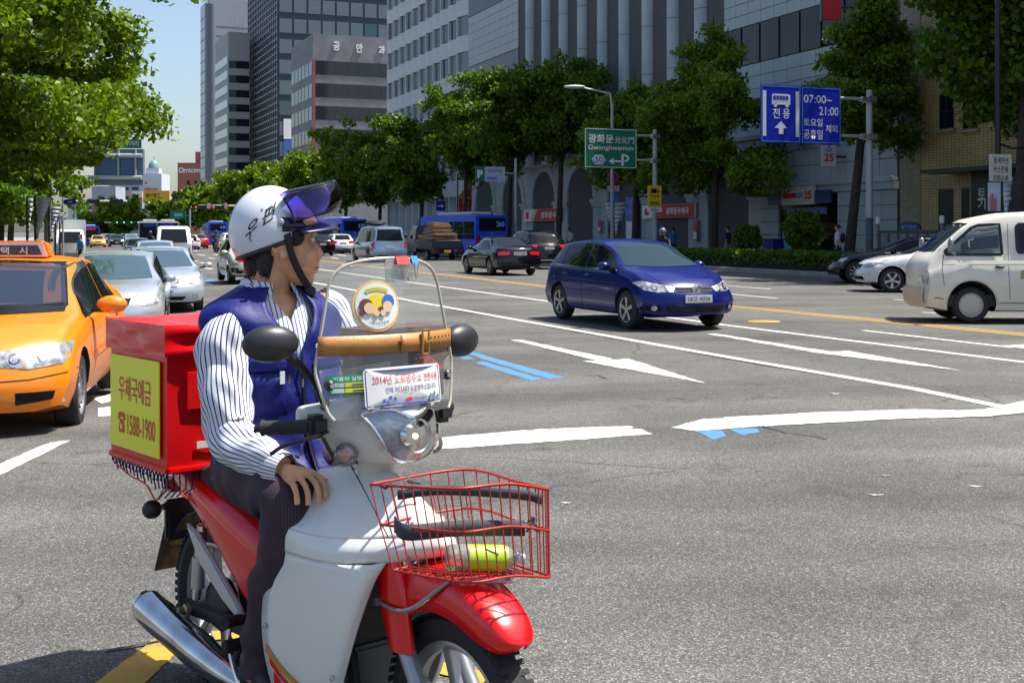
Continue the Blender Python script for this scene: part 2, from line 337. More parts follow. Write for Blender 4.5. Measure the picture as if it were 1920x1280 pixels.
# ---------------------------------------------------------------- buildings across the road
RZ = math.atan2(UY, UX)                                     # local x runs along the road away from us, local y faces the road
STONE = mat('pale_granite', (.42, .475, .49), .6, var=.16, vs_=.45, bump=.06, dirt=((.2, .22, .22), .9, .62, .45)); STONE2 = mat('grey_granite', (.28, .31, .32), .6, var=.12, vs_=.7)
JOINT = mat('joint', (.1, .1, .1), .9); GL = mat('office_glass', (.008, .014, .022), .05, spec=.3); GLB = mat('blue_glass', (.01, .028, .055), .05, spec=.5)
GLG = mat('green_glass', (.015, .04, .05), .06, spec=.5); MULL = mat('mullion', (.05, .055, .06), .4, .5); BANDG = mat('band_grey', (.13, .15, .16), .5)
def bld(name, label, b, a0=0): x, y = ab(a0, b); return thing(name, label, 'building', (x, y, .15), RZ)
def panels(parent, m, x0, x1, z0, z1, nx, nz, y=0, d=.05, gap=.03, name='stone_panel', skip=None):
    """cladding panels of one size, sharing one mesh"""
    w, h = (x1-x0)/nx, (z1-z0)/nz; b = MB(); b.box(gap/2, w-gap/2, y-.02, y+d, gap/2, h-gap/2); me = None
    for i in range(nx):
        for j in range(nz):
            if skip and skip(x0+(i+.5)*w, z0+(j+.5)*h): continue
            if me is None: o = b.build(name, m, parent, angle=0); me = o.data
            else: o = link(bpy.data.objects.new(name, me), parent)
            o.location = (x0+i*w, 0, z0+j*h)
BLINDS = [mat('blind_pale', (.12, .16, .18), .3, spec=.6), mat('blind_grey', (.07, .1, .11), .15, spec=.6), mat('pane_teal', (.03, .09, .1), .08, spec=.7)]
def vary(o, p=.4):
    if random.random() < p: o.material_slots[0].link = 'OBJECT'; o.material_slots[0].material = random.choice(BLINDS)
def boxpart(parent, name, m, *a, bevel=0): b = MB(); b.box(*a); return b.build(name, m, parent, angle=0, bevel=bevel)

# post office: granite ground floor with arches, tall columns above, panelled wing with a shop
B = bld('post_office_building', 'pale granite office building with round arches at street level and tall columns above', 34)
A0, A1 = 43.2, 100.4; TOP = 27
boxpart(B, 'wall', JOINT, A0, A1, -14, -.06, 0, TOP)
panels(B, STONE, A0, 57.6, 6.2, 10.1, 12, 6, d=.0); boxpart(B, 'window_band', GL, A0+.2, 57.6, -.07, -.01, 10.15, 12.1)
for i in range(9): boxpart(B, 'mullion', MULL, A0+.2+i*1.78, A0+.28+i*1.78, -.02, .05, 10.15, 12.1)
panels(B, STONE, A0, 57.6, 12.15, 14.0, 12, 3, d=.0); boxpart(B, 'dark_course', BANDG, A0, 57.6, -.03, .012, 14.02, 14.4); panels(B, STONE, A0, 57.6, 14.42, 15.7, 12, 2, d=.0)
for k in range(3):
    boxpart(B, 'window_band', GL, A0+.2, 57.6, -.07, -.01, 15.75+k*3.8, 17.9+k*3.8); panels(B, STONE, A0, 57.6, 17.92+k*3.8, 19.5+k*3.8, 12, 2, d=0)
    for i in range(9): boxpart(B, 'mullion', MULL, A0+.2+i*1.78, A0+.28+i*1.78, -.02, .05, 15.75+k*3.8, 17.9+k*3.8)
boxpart(B, 'window_wall', GLB, 57.7, 88.0, -.5, -.3, 6.2, TOP)
for k in range(8): boxpart(B, 'spandrel', STONE2, 57.7, 88.0, -.3, -.18, 7.1+k*2.75, 7.38+k*2.75)
cb = MB(); cb.lathe([(6.3, .47), (TOP, .47)], n=18)
for k in range(7): cb.lathe([(8.0+k*2.9, .478), (8.03+k*2.9, .478)], n=18, m=1)
c0 = cb.build('column', [STONE, JOINT], B); c0.location = (60.0, -.05, 0)
for i in range(1, 9): o = link(c0.copy(), B); o.location = (60+3.22*i, -.05, 0)
mb_ = MB(); mb_.box(-.04, .04, -.3, -.16, 6.2, TOP); mo = mb_.build('mullion', MULL, B, angle=0); mo.location = (61.2, 0, 0)
for i in range(8):
    for d in (1.2, 2.05):
        if i or d > 1.5: o = link(mo.copy(), B); o.location = (60+3.22*i+d, 0, 0)
# curved panel wing between the columns and the stepped tower
panels(B, STONE, 88.4, A1, 6.2, 13.2, 9, 10, d=.0); boxpart(B, 'window_band', GL, 88.4, A1, -.04, .0, 13.25, 15.6); panels(B, STONE, 88.4, A1, 15.65, 19.9, 9, 6, d=.0)
boxpart(B, 'window_band', GL, 88.4, A1, -.04, .0, 19.95, 22.3); panels(B, STONE, 88.4, A1, 22.35, TOP, 9, 5, d=0)
boxpart(B, 'dark_course', BANDG, 88.4, A1, .0, .06, 11.6, 11.85)
# arcade: each bay a wall with an arch cut through, an arch ring standing proud, a capital course
def arcbay(xc, w, ow, zs, zt, y0, y1):
    b = MB(); r = ow/2; n = 14; arc = [(xc-r*math.cos(math.pi*i/n), zs+r*math.sin(math.pi*i/n)) for i in range(n+1)]
    for i in range(n):
        (xa, za), (xb, zb) = arc[i], arc[i+1]
        b.add([(xa, y1, za), (xb, y1, zb), (xb, y1, zt), (xa, y1, zt)], [(0, 1, 2, 3)]); b.add([(xa, y0, za), (xb, y0, zb), (xb, y1, zb), (xa, y1, za)], [(0, 1, 2, 3)])
    for s in (-1, 1): b.box(*sorted((xc+s*r, xc+s*w/2)), y0, y1, 0, zt)
    o = b.build('arch_bay', STONE, B, angle=30)
    rb = MB()
    for i in range(n):
        t0, t1 = math.pi*i/n+.008, math.pi*(i+1)/n-.008; ra, rc = r+.03, r+.62
        rb.prism([(xc-q*math.cos(t), zs+q*math.sin(t)) for q, t in ((ra, t0), (rc, t0), (rc, t1), (ra, t1))], 1, y1-.02, y1+.07)
    rb.build('arch_ring', STONE, o, angle=0)
    for s in (-1, 1):
        xm = xc+s*(r+w/2)/2; hw = (w/2-r)/2
        cbx = MB(); cbx.box(xm-hw-.16, xm+hw+.16, y1-.05, y1+.2, zs-.35, zs-.12); cbx.box(xm-hw-.08, xm+hw+.08, y1-.05, y1+.12, zs-.62, zs-.352); cbx.build('capital', STONE, B, angle=0)
        for k in range(3): boxpart(B, 'stone_block', STONE, xm-hw+.03, xm+hw-.03, y1-.02, y1+.04, .05+k*1.02, 1.03+k*1.02)
for i, xc in enumerate((57.2, 63.6, 70.1, 76.6, 83.2, 89.7, 96.2)): arcbay(xc, 6.5, 4.2, 3.75, 6.18, -.5, 0)
boxpart(B, 'shopfront_glass', mat('shop_glass', (.006, .008, .01), .12, spec=.12), 54, A1, -1.6, -1.5, 0, 6.2); boxpart(B, 'shop_floor', PAVE, 54, A1, -1.6, .1, -.1, .02)
for xc in (57.2, 63.6, 70.1, 76.6, 83.2, 89.7, 96.2):
    for d in (-1.2, 0, 1.2): boxpart(B, 'mullion', MULL, xc+d-.05, xc+d+.05, -1.5, -1.4, 0, 6)
    boxpart(B, 'transom', MULL, xc-2.1, xc+2.1, -1.5, -1.41, 2.9, 3.05)
boxpart(B, 'string_course', STONE2, A0, A1, -.02, .22, 6.182, 6.4)
# shop wing: piers, recessed shop window, cornice
sx0, sx1 = onb(1572, 34), onb(1437, 34)
boxpart(B, 'cornice', STONE, A0, 54, -.05, .35, 3.62, 3.86, bevel=.04); boxpart(B, 'cornice', STONE, A0, 54, -.05, .2, 3.3, 3.618)
panels(B, STONE, A0, 54, 3.87, 6.17, 9, 3, d=.02); panels(B, STONE, A0, 46.3, 0, 3.28, 3, 5, d=.03); panels(B, STONE, 52.2, 54, 0, 3.28, 1, 5, d=.12)
panels(B, STONE, 46.3, 47.3, 0, 3.28, 1, 5, d=.14)
boxpart(B, 'shop_window', TINT, 47.4, 52.1, -.04, .0, .1, 3.2); boxpart(B, 'door_frame', MULL, 48.9, 49.0, 0, .06, .1, 2.5); boxpart(B, 'door_frame', MULL, 50.3, 50.4, 0, .06, .1, 2.5)
boxpart(B, 'window_poster', mat('teal_poster', (.12, .4, .45), .5), 51.1, 52.0, .003, .02, .2, 1.5); boxpart(B, 'window_poster', mat('sky_poster', (.1, .2, .6), .5), 48.3, 51.6, .003, .02, 2.3, 2.62)
# stepped white tower: each window stands in its own tooth of the saw-tooth front
Bs = bld('stepped_office_building', 'white office block with staggered square windows in a saw-tooth front', 34, 100.6)
SW = mat('white_cladding', (.56, .6, .61), .55, var=.08, vs_=.8); L_ = 26
boxpart(Bs, 'wall', SW, 0, L_, -14, -.45, 0, 34); cw = L_/11
tb = MB(); tb.prism([(0, -.45), (cw-.02, -.45), (cw-.02, .28)], 2, 0, 1.42); tp = None
wb = MB(); wb.prism([(.1, -.445), (cw-.12, -.44), (cw-.12, .02), (.1, -.36)], 2, 0, 1.7); wp = None
for j in range(9):
    for i in range(11):
        z = 4.6+j*3.15
        if tp is None: o = tp = tb.build('spandrel_tooth', SW, Bs, angle=0)
        else: o = link(tp.copy(), Bs)
        o.location = (i*cw, 0, z)
        if wp is None: o = wp = wb.build('window', GLG, Bs, angle=0)
        else: o = link(wp.copy(), Bs)
        o.location = (i*cw, 0, z+1.43); vary(o)
fb = MB(); fb.prism([(cw-.1, -.45), (cw-.02, -.45), (cw-.02, .28), (cw-.1, .25)], 2, 0, 32); fp = fb.build('vertical_fin', SW, Bs, angle=0)
for i in range(1, 11): o = link(fp.copy(), Bs); o.location = (i*cw, 0, 0)
# eye clinic block
def block(name, label, pl, pc, pr, Y, ytop, wang=None, cat='building'):
    """a free-standing block seen at its corner: columns of its left edge, corner and right edge at distance Y"""
    c = P(pc, Y0, Y); w = (pr-pc)/F*Y; z = H+(Y0-ytop)/F*Y
    return c, w, z
def city(name, label, pc, pr, Y, ztop, depth, ang=.13):
    c = P(pc, Y0, Y); o = thing(name, label, 'building', (c.x, c.y, 0), ang); w = (pr-pc)/F*Y/math.cos(ang)*1.06
    return o, w, ztop, depth          # local: x along the front to the right, y away from us, front at y=0
CON = mat('clinic_concrete', (.2, .195, .215), .75, var=.18, vs_=.5, bump=.1); GD = mat('clinic_glass', (.012, .016, .022), .06, spec=.6); REDT = mat('red_trim', (.35, .06, .045), .6)
def faces(o, w, zt, dp, wall, gl, z0, n, hh, gapz, zoff=0, leftgl=None):
    boxpart(o, 'wall', wall, 0, w, 0, dp, 0, zt)
    for k in range(n):
        z = zt-z0-k*gapz-hh
        boxpart(o, 'window_band', gl, .35, w-.35, -.05, -.01, z, z+hh); boxpart(o, 'window_band', leftgl or gl, -.05, -.01, .5, dp-.5, z, z+hh)
        for i in range(1, 6): boxpart(o, 'mullion', MULL, -.08, -.051, .5+(dp-1)*i/6-.06, .5+(dp-1)*i/6+.06, z, z+hh)
o, w, zt, dp = city('eye_clinic_building', 'grey concrete block with white brush letters on its blank top storey', 587, 742, 172, 29.4, 15, .38)
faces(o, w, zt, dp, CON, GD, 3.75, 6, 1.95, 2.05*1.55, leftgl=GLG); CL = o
for x in (.12, w-.2): boxpart(o, 'red_edge', REDT, x-.16, x+.16, -.12, -.052, 0, zt-3.7)
for i in range(1, 8):
    for k in range(6): boxpart(o, 'mullion', MULL, w*i/8-.04, w*i/8+.04, -.08, -.051, zt-3.75-k*3.1775-1.95, zt-3.75-k*3.1775)
for i, ch in enumerate('공안과'): text(ch, .95, 1.25, WHITE, o, frame((w*(.25+.25*i), -.02, zt-1.6-.12*i), (1, 0, 0), (0, 0, 1)), bold=.03, ext=.12)
# dark glass tower
o, w, zt, dp = city('dark_glass_tower', 'tall dark blue glass tower with a fine grid of white mullion caps', 522, 762, 232, 80, 34, .38)
boxpart(o, 'wall', mat('tower_dark', (.015, .028, .05), .25, spec=.5), 0, w, 0, dp, 0, zt)
pw_, ph_ = w/10, 3.9; b = MB(); b.box(.2, pw_-.2, -.06, -.01, .35, ph_-.9); pm = None
for j in range(3, 20):
    for i in range(10):
        if pm is None: q = pm = b.build('window_pane', GLB, o, angle=0)
        else: q = link(pm.copy(), o)
        q.location = (i*pw_, 0, j*ph_); vary(q, .1)
b = MB()
for j in range(2, 60):
    z = j*1.35+.3
    for i in range(17): y = .6+i*2.0; b.box(-.3, -.02, y, y+.5, z, z+.3)
b.build('mullion_cap', mat('pale_cap', (.55, .56, .57), .5), o, angle=0)['kind'] = 'stuff'
b = MB()
for i in range(17): y = .55+i*2.0; b.box(-.14, -.01, y, y+.6, 0, zt)
b.build('mullion', mat('tower_mullion', (.11, .13, .15), .4, .4), o, angle=0)['kind'] = 'stuff'
boxpart(o, 'banner', mat('blue_banner', (.05, .12, .4), .6), .9, 2.6, -.5, -.4, 14, 19); boxpart(o, 'banner', WHITE, .9, 2.6, -.5, -.4, 19.2, 23)
# striped slab tower and silver tower
o, w, zt, dp = city('striped_tower', 'slender grey tower with long dark window bands', 428, 462, 250, 42.4, 16, .4)
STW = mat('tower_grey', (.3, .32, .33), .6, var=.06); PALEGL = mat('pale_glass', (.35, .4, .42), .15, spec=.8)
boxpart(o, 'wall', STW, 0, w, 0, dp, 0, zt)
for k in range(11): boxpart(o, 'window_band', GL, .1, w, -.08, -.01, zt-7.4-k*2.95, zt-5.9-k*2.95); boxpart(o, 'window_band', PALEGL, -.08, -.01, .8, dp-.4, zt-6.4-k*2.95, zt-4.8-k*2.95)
for i in range(6): q = MB(); q.tube([(.3+i*.55, 1, zt), (.3+i*.55, 1, zt+1.6+.5*(i % 3))], .05, 5); q.build('antenna', STEEL, o)
o, w, zt, dp = city('silver_tower', 'tall silver metal tower with a rounded grey edge strip', 394, 470, 290, 57, 14, .4)
boxpart(o, 'wall', mat('silver_clad', (.42, .46, .5), .45, .1, var=.05, vs_=.5), 0, w, 0, dp, 0, zt)
for k in range(22): boxpart(o, 'floor_joint', BANDG, -.03, w, -.03, -.005, 4+k*2.2, 4.12+k*2.2)
q = MB(); q.loft([[(.3+1.4*math.cos(t)*1, .9+1.4*math.sin(t), z) for t in [2*math.pi*i/16 for i in range(16)]] for z in (0, zt-1.5)]); q.build('corner_strip', mat('strip_grey', (.16, .19, .22), .35), o)
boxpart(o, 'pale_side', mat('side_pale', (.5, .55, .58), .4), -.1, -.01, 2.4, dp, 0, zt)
for k in range(20): boxpart(o, 'floor_joint', BANDG, -.14, -.101, 2.5, dp, 4+k*2.6, 4.25+k*2.6)
# red brick block, phone company tower with dome, far cluster
o, w, zt, dp = city('red_brick_building', 'red brick block with white lettering across its top', 333, 380, 330, 20.2, 12, .0)
boxpart(o, 'wall', mat('far_brick', (.33, .12, .085), .8, var=.1), 0, w, 0, dp, 0, zt); boxpart(o, 'stair_tower', MATS['far_brick'], w*.65, w, .5, dp, zt, zt+3)
for i in range(2):
    for k in range(4): q = boxpart(o, 'window', GL, w*(.35+.28*i), w*(.35+.28*i)+.8, -.05, .02, zt-6-k*2.6, zt-4.8-k*2.6)
text('micimp', 5.4, 1.7, WHITE, o, frame((w*.62, -.06, zt-2.2), (1, 0, 0), (0, 0, 1)), bold=.02)
q = MB(); q.lathe([(0, .75), (.05, .75)], axis=(0, -1, 0), o=(1.0, -.06, zt-2), n=16); q.build('logo_disc', WHITE, o); q = MB(); q.lathe([(0, .4), (.03, .4)], axis=(0, -1, 0), o=(1.0, -.13, zt-2), n=16); q.build('logo_ring', MATS['far_brick'], o)
o, w, zt, dp = city('domed_office_building', 'pale office block with a green dome and red lettering on its top box', 262, 303, 420, 14, 14, .05)
PALE = mat('far_pale', (.5, .53, .56), .7, var=.06); FG = mat('far_grey', (.33, .37, .41), .7, var=.1, vs_=.3)
boxpart(o, 'wall', FG, 0, w, 0, dp, 0, zt); boxpart(o, 'sign_box', PALE, 0, w-.5, -.3, dp-2, zt, zt+7.6)
text('telecom', 4.6, 1.3, mat('sign_red', (.55, .03, .03), .6), o, frame((w*.5, -.35, zt+2.4), (1, 0, 0), (0, 0, 1)), bold=.02)
q = MB(); q.add([(.6, -.34, zt+5.4), (2.9, -.34, zt+4.3), (1.6, -.34, zt+3.9)], [(0, 2, 1)]); q.build('logo_wing', MATS['sign_red'], o, angle=0)
boxpart(o, 'drum', PALE, w*.25, w*.8, .5, 5, zt+7.6, zt+9.4); q = MB(); q.ball((w*.52, 2.7, zt+9.4), (1.9, 1.9, 3), 16); q.tube([(w*.52, 2.7, zt+12.2), (w*.52, 2.7, zt+13.6)], .12, 5); q.build('dome', mat('copper_green', (.16, .27, .26), .5), o)
FAR = [('white_office_building', 'white slab office building far down the road behind the green mid-road tree', 205, 262, 470, 20, FG), ('grey_terrace_building', 'long low grey building with open car decks far down the road', 128, 208, 380, 11, PALE),
       ('beige_block_building', 'beige block beside the yellow billboard far down the road', 226, 275, 400, 14.5, mat('far_beige', (.36, .31, .26), .8)), ('blue_glass_building', 'low blue glass building above the far traffic', 165, 200, 400, 12.5, mat('far_blue', (.12, .2, .32), .3))]
for nm, lb, p0, p1, Yd, zt, m in FAR:
    o, w, zt, dp = city(nm, lb, p0, p1, Yd, zt, 10, 0); boxpart(o, 'wall', m, 0, w, 0, dp, 0, zt)
    for k in range(4):
        for i in range(3): boxpart(o, 'window', GL if k % 2 else GLG, w*(.1+.3*i), w*(.1+.3*i)+w*.2, -.06, .02, zt-2.4-k*2.6, zt-1.2-k*2.6)
    if nm == 'blue_glass_building': pass
o = thing('poster_building', 'grey building with a tall blue and red poster on its side', 'building', P(172, Y0, 360).to_2d().to_3d()); boxpart(o, 'wall', FG, 0, 7, 0, 9, 0, 15)
boxpart(o, 'poster', mat('poster_blue', (.1, .17, .36), .6), .2, 4, -.1, -.02, 3, 9.6); boxpart(o, 'poster', mat('poster_red', (.4, .1, .12), .6), .3, 3.8, -.14, -.102, 7.4, 9.2); text('ma[ON]', 3, .7, WHITE, o, frame((2.1, -.12, 6.4), (1, 0, 0), (0, 0, 1)))
o = thing('yellow_billboard', 'yellow rooftop billboard with dark letters far down the road', 'billboard', P(268, Y0, 350).to_2d().to_3d()); boxpart(o, 'board', mat('billboard_yellow', (.72, .4, .02), .6), 0, 7.6, 0, .4, 10.2, 13.4)
boxpart(o, 'tower_base', FG, .5, 7.4, .45, 8, 0, 11.5); text('빠이롯드', 4.2, 1.6, BLACK, o, frame((2.9, -.02, 11.9), (1, 0, 0), (0, 0, 1)), bold=.02)
o = thing('white_billboard', 'small white rooftop billboard with red mark beside the yellow billboard', 'billboard', P(247, Y0, 352).to_2d().to_3d()); boxpart(o, 'board', WHITE, 0, 3.1, 0, .4, 11, 13.3); boxpart(o, 'red_band', MATS['sign_red'], 0, 3.1, -.03, -.005, 11, 11.5); text('Cho', 1.6, .8, mat('sign_grey', (.2, .2, .22), .6), o, frame((1.9, -.02, 12.3), (1, 0, 0), (0, 0, 1)))
boxpart(o, 'support', FG, .3, 2.9, .41, 6, 0, 12.5)
# yellow tiled newspaper building
def tilemat(name, c1, c2, sx, sz):
    m = bpy.data.materials.new(name); m.use_nodes = True; t = m.node_tree; p = t.nodes['Principled BSDF']; L = t.links.new
    tc = nd(t, 'ShaderNodeTexCoord'); mp = nd(t, 'ShaderNodeMapping'); mp.inputs['Rotation'].default_value = (math.pi/2, 0, 0); L(tc.outputs['Object'], mp.inputs[0])
    br = nd(t, 'ShaderNodeTexBrick', offset=0.0, i_Scale=1, i_Mortar_Size=.012, i_Brick_Width=sx, i_Row_Height=sz, i_Mortar=(.16, .12, .06, 1)); br.inputs['Color1'].default_value = (*c1, 1); br.inputs['Color2'].default_value = (*c2, 1); L(mp.outputs[0], br.inputs[0])
    n = nd(t, 'ShaderNodeTexNoise', i_Scale=.5, i_Detail=8); L(tc.outputs['Object'], n.inputs[0]); r = nd(t, 'ShaderNodeMapRange', i_1=.3, i_2=.75, i_3=1.12, i_4=.7); L(n.outputs[0], r.inputs[0])
    x = nd(t, 'ShaderNodeMix', data_type='RGBA', blend_type='MULTIPLY'); x.inputs[0].default_value = 1; L(br.outputs[0], x.inputs['A']); L(r.outputs[0], x.inputs['B']); L(x.outputs['Result'], p.inputs['Base Color'])
    bp = nd(t, 'ShaderNodeBump', i_Strength=.5, i_Distance=.02); bp.invert = True; L(br.outputs['Fac'], bp.inputs['Height']); L(bp.outputs[0], p.inputs['Normal']); p.inputs['Roughness'].default_value = .45
    return m
YT = tilemat('ochre_tile', (.56, .41, .17), (.46, .33, .12), .22, .11); YG = tilemat('worn_tile', (.42, .36, .24), (.34, .29, .18), .22, .11)
N = bld('tiled_building', 'ochre tiled old building with small dark windows and a black entrance canopy', 33.2, 0)
n0, n1 = -12, onb(1690, 33.2); cs = onb(1726, 33.2)
boxpart(N, 'wall', YT, n0, cs, -14, 0, 0, 22); boxpart(N, 'worn_corner', YG, cs+.005, n1, -14, .03, 0, 22)
for p0, p1 in ((1762, 1789), (1806, 1834), (1877, 1906)):
    xa, xb = onb(p1, 33.2), onb(p0, 33.2); za, zb = zat(p0, 250, 33.2), zat(p0, 186, 33.2)
    for zz in (0, 3.6, 7.2):
        wn_ = boxpart(N, 'window', GL, xa, xb, -.1, .012, za+zz, zb+zz); boxpart(N, 'window_frame', MULL, xa, xb, .013, .05, (za+zb)/2+zz-.03, (za+zb)/2+zz+.03).parent = wn_
        q = boxpart(N, 'window_frame', MULL, (xa+xb)/2-.03, (xa+xb)/2+.03, .013, .05, za+zz, zb+zz); q.parent = wn_
        q = boxpart(N, 'sill', YG, xa-.12, xb+.12, .014, .14, za-.16+zz, za-.01+zz); q.parent = wn_
for p0, p1, yt in ((1760, 1788, 362), (1803, 1818, 360)):
    boxpart(N, 'door', BLACK, onb(p1, 33.2), onb(p0, 33.2), -.1, .014, 0, zat(p0, yt, 33.2))
cz = zat(1800, 334, 33.2); boxpart(N, 'canopy', DARKMET, -6, onb(1788, 33.2), .0, 1.6, cz, cz+.14); boxpart(N, 'entrance', mat('entrance_dark', (.015, .018, .024), .3), -6, onb(1822, 33.2), -.1, .02, 0, cz)
for ch, px, py in (('토', 1840, 371), ('기', 1840, 390), (':', 1894, 372)): text(ch, .42 if ch != ':' else .1, .42, WHITE, N, frame((onb(px, 33.15), .03, zat(px, py, 33.15)), (-1, 0, 0), (0, 0, 1)), bold=.01)
# shop signs on the post office front; text on the front reads from its far end
def fsign(parent, label_name, px0, px1, py0, py1, b, m, y0, y1, z_at=None):
    xa, xb = onb(px1, b), onb(px0, b); pm_ = (px0+px1)/2; za, zb = zat(pm_, py1, b)-.15, zat(pm_, py0, b)-.15
    o = boxpart(parent, label_name, m, xa, xb, y0, y1, za, zb, bevel=.01); return o, xa, xb, za, zb
RED = mat('sign_bright_red', (.62, .02, .02), .5); NAVY = mat('navy', (.02, .035, .16), .5); SIGNB = mat('sign_blue', (.004, .02, .42), .4)
def ftext(s, w, h, m, parent, x, y, z, **k): return text(s, w, h, m, parent, frame((x, y, z), (-1, 0, 0), (0, 0, 1)), **k)
def fascia(label, px0, px1, py0, py1, txt, b=33.85):
    x, y = ab(onb((px0+px1)/2, b), b); T = thing('shop_sign', label, 'sign', (x, y, .15), RZ, 'post office fascia signs'); w = onb(px0, b)-onb(px1, b); pm_ = (px0+px1)/2; z0, z1 = zat(pm_, py1, b)-.15, zat(pm_, py0, b)-.15
    boxpart(T, 'panel', WHITE, -w/2, w/2, 0, .12, z0, z1); q = MB(); q.prism([(-w/2, z0+.01), (w*.22, z0+.01), (w*.1, z1-.01), (-w/2, z1-.01)], 1, .121, .14); q.build('red_field', RED, T, angle=0)
    for k in range(2): q = MB(); d = w*(.05+.05*k); q.prism([(w*.2+d-.12, z0+.01), (w*.2+d, z0+.01), (w*.08+d, z1-.01), (w*.08+d-.12, z1-.01)], 1, .121, .138); q.build('gold_stripe', mat('gold_stripe', (.7, .42, .05), .5), T, angle=0)
    ftext(txt, w*.42, (z1-z0)*.5, WHITE, T, -w*.2, .15, (z0+z1)/2, bold=.03); q = MB(); q.box(w*.36, w*.44, .121, .14, z0+.2, z1-.2); q.build('emblem', RED, T, angle=0); return T
fascia('white and red post office fascia over the arch behind the black cars', 984, 1052, 392, 415, '광화문우')
fascia('white and red post office fascia behind the yellow camera sign', 1205, 1303, 383, 409, '광화문우체국')
x, y = ab(onb(1500, 33.7), 33.7); T = thing('shop_sign', 'cream shop sign with red and blue lettering between dark blue panels', 'sign', (x, y, .15), RZ); cz = onb(1500, 33.7)
boxpart(T, 'panel', mat('cream_panel', (.62, .6, .5), .5), onb(1530, 33.7)-cz, onb(1470, 33.7)-cz, 0, .15, zat(1500, 384, 33.7)-.15, zat(1500, 350, 33.7)-.15)
for p0, p1 in ((1443, 1469), (1531, 1560)): boxpart(T, 'side_panel', mat('panel_blue', (.01, .05, .16), .4), onb(p1, 33.7)-cz, onb(p0, 33.7)-cz, -.02, .1, zat(1500, 383, 33.7)-.15, zat(1500, 359, 33.7)-.15)
z = zat(1500, 366.5, 33.7)-.15; boxpart(T, 'red_logo', RED, onb(1498, 33.7)-cz, onb(1472, 33.7)-cz, .151, .19, z-.12, z+.12, bevel=.02); ftext('GS', .5, .26, mat('gs_blue', (.03, .1, .5), .5), T, onb(1505, 33.7)-cz, .17, z, bold=.02); ftext('25', .6, .4, RED, T, onb(1520, 33.7)-cz, .17, z, bold=.03)
x, y = ab(onb(1553, 33.2), 33.2); T = thing('hanging_sign', 'white projecting sign with blue and red lettering above the shop cornice', 'sign', (x, y, 0), .05); b = MB(); b.box(-.33, .33, -.1, .1, zat(1553, 313, 33.2), zat(1553, 270, 33.2)); b.build('panel', mat('sign_offwhite', (.6, .6, .58), .5), T, bevel=.01)
z0 = zat(1553, 313, 33.2); text('GS', .3, .2, MATS['gs_blue'], T, frame((0, -.105, z0+.78), (1, 0, 0), (0, 0, 1)), bold=.02); text('25', .44, .36, RED, T, frame((0, -.105, z0+.42), (1, 0, 0), (0, 0, 1)), bold=.03)
boxpart(T, 'red_top', RED, -.334, .334, -.104, .104, z0+.98, z0+1.12); boxpart(T, 'bracket', MULL, .33, .9, -.03, .03, z0+.4, z0+.5)
x, y = ab(onb(1562, 33.0), 33.0); T = thing('red_blade_sign', 'red blade sign high on the granite wing beside the street tree', 'sign', (x, y, 0), .05); zz = zat(1562, 38, 33); boxpart(T, 'panel', RED, -.5, .35, -.1, .1, zz, zz+1.2); boxpart(T, 'frame', MULL, -.56, -.501, -.11, .11, zz-.05, zz+1.25); boxpart(T, 'bracket', MULL, .35, 1.1, -.04, .04, zz+.5, zz+.6)
# leftover: poster glass panels by the arches, red notice panels
for px, py0, py1, m, lb in ((1186, 370, 452, mat('poster_mix', (.09, .16, .5), .5, var=.6, vs_=3), 'blue poster panel between the arches behind the folded banner'), (1305, 413, 452, mat('notice_red', (.5, .1, .1), .6, var=.3, vs_=5), 'narrow red and white notice on the pier beside the post office door'), (1125, 413, 436, MATS['notice_red'], 'small red notice on the pier between two arches')):
    b_ = 33.8; x, y = ab(onb(px, b_), b_); T = thing('wall_notice', lb, 'notice', (x, y, 0), RZ); z0, z1 = zat(px, py1, b_), zat(px, py0, b_); hw = .9 if px == 1186 else .22
    boxpart(T, 'board', m, -hw, hw, 0, .06, z0, z1); boxpart(T, 'white_field', WHITE, -hw*.85, hw*.85, .061, .07, z0+.1, z0+(z1-z0)*.45)
# ---------------------------------------------------------------- trees
def leafmat(name, c, c2):
    m = bpy.data.materials.new(name); m.use_nodes = True; t = m.node_tree; t.nodes.clear(); L = t.links.new
    o = nd(t, 'ShaderNodeOutputMaterial'); g = nd(t, 'ShaderNodeNewGeometry'); x = nd(t, 'ShaderNodeMix', data_type='RGBA'); x.inputs['A'].default_value = (*c, 1); x.inputs['B'].default_value = (*c2, 1)
    L(g.outputs['Random Per Island'], x.inputs[0]); p = nd(t, 'ShaderNodeBsdfPrincipled', i_Roughness=.45); p.inputs['Specular IOR Level'].default_value = .35; tr = nd(t, 'ShaderNodeBsdfTranslucent')
    hs = nd(t, 'ShaderNodeHueSaturation', i_Value=1.5, i_Hue=.485); L(x.outputs['Result'], hs.inputs['Color']); L(hs.outputs[0], tr.inputs[0]); L(x.outputs['Result'], p.inputs['Base Color'])
    mx = nd(t, 'ShaderNodeMixShader'); mx.inputs[0].default_value = .33; L(p.outputs[0], mx.inputs[1]); L(tr.outputs[0], mx.inputs[2]); L(mx.outputs[0], o.inputs[0]); return m
LG = leafmat('ginkgo_leaf', (.04, .12, .003), (.135, .235, .004)); LP = leafmat('plane_leaf', (.03, .1, .003), (.11, .21, .005)); LB = leafmat('sunlit_leaf', (.04, .105, .001), (.16, .265, .003))  # third leaf colour carries painted sunlight, the first two the darker shaded side
BARK = mat('bark', (.055, .042, .033), .9, var=.35, vs_=5, bump=.6, bs=9)
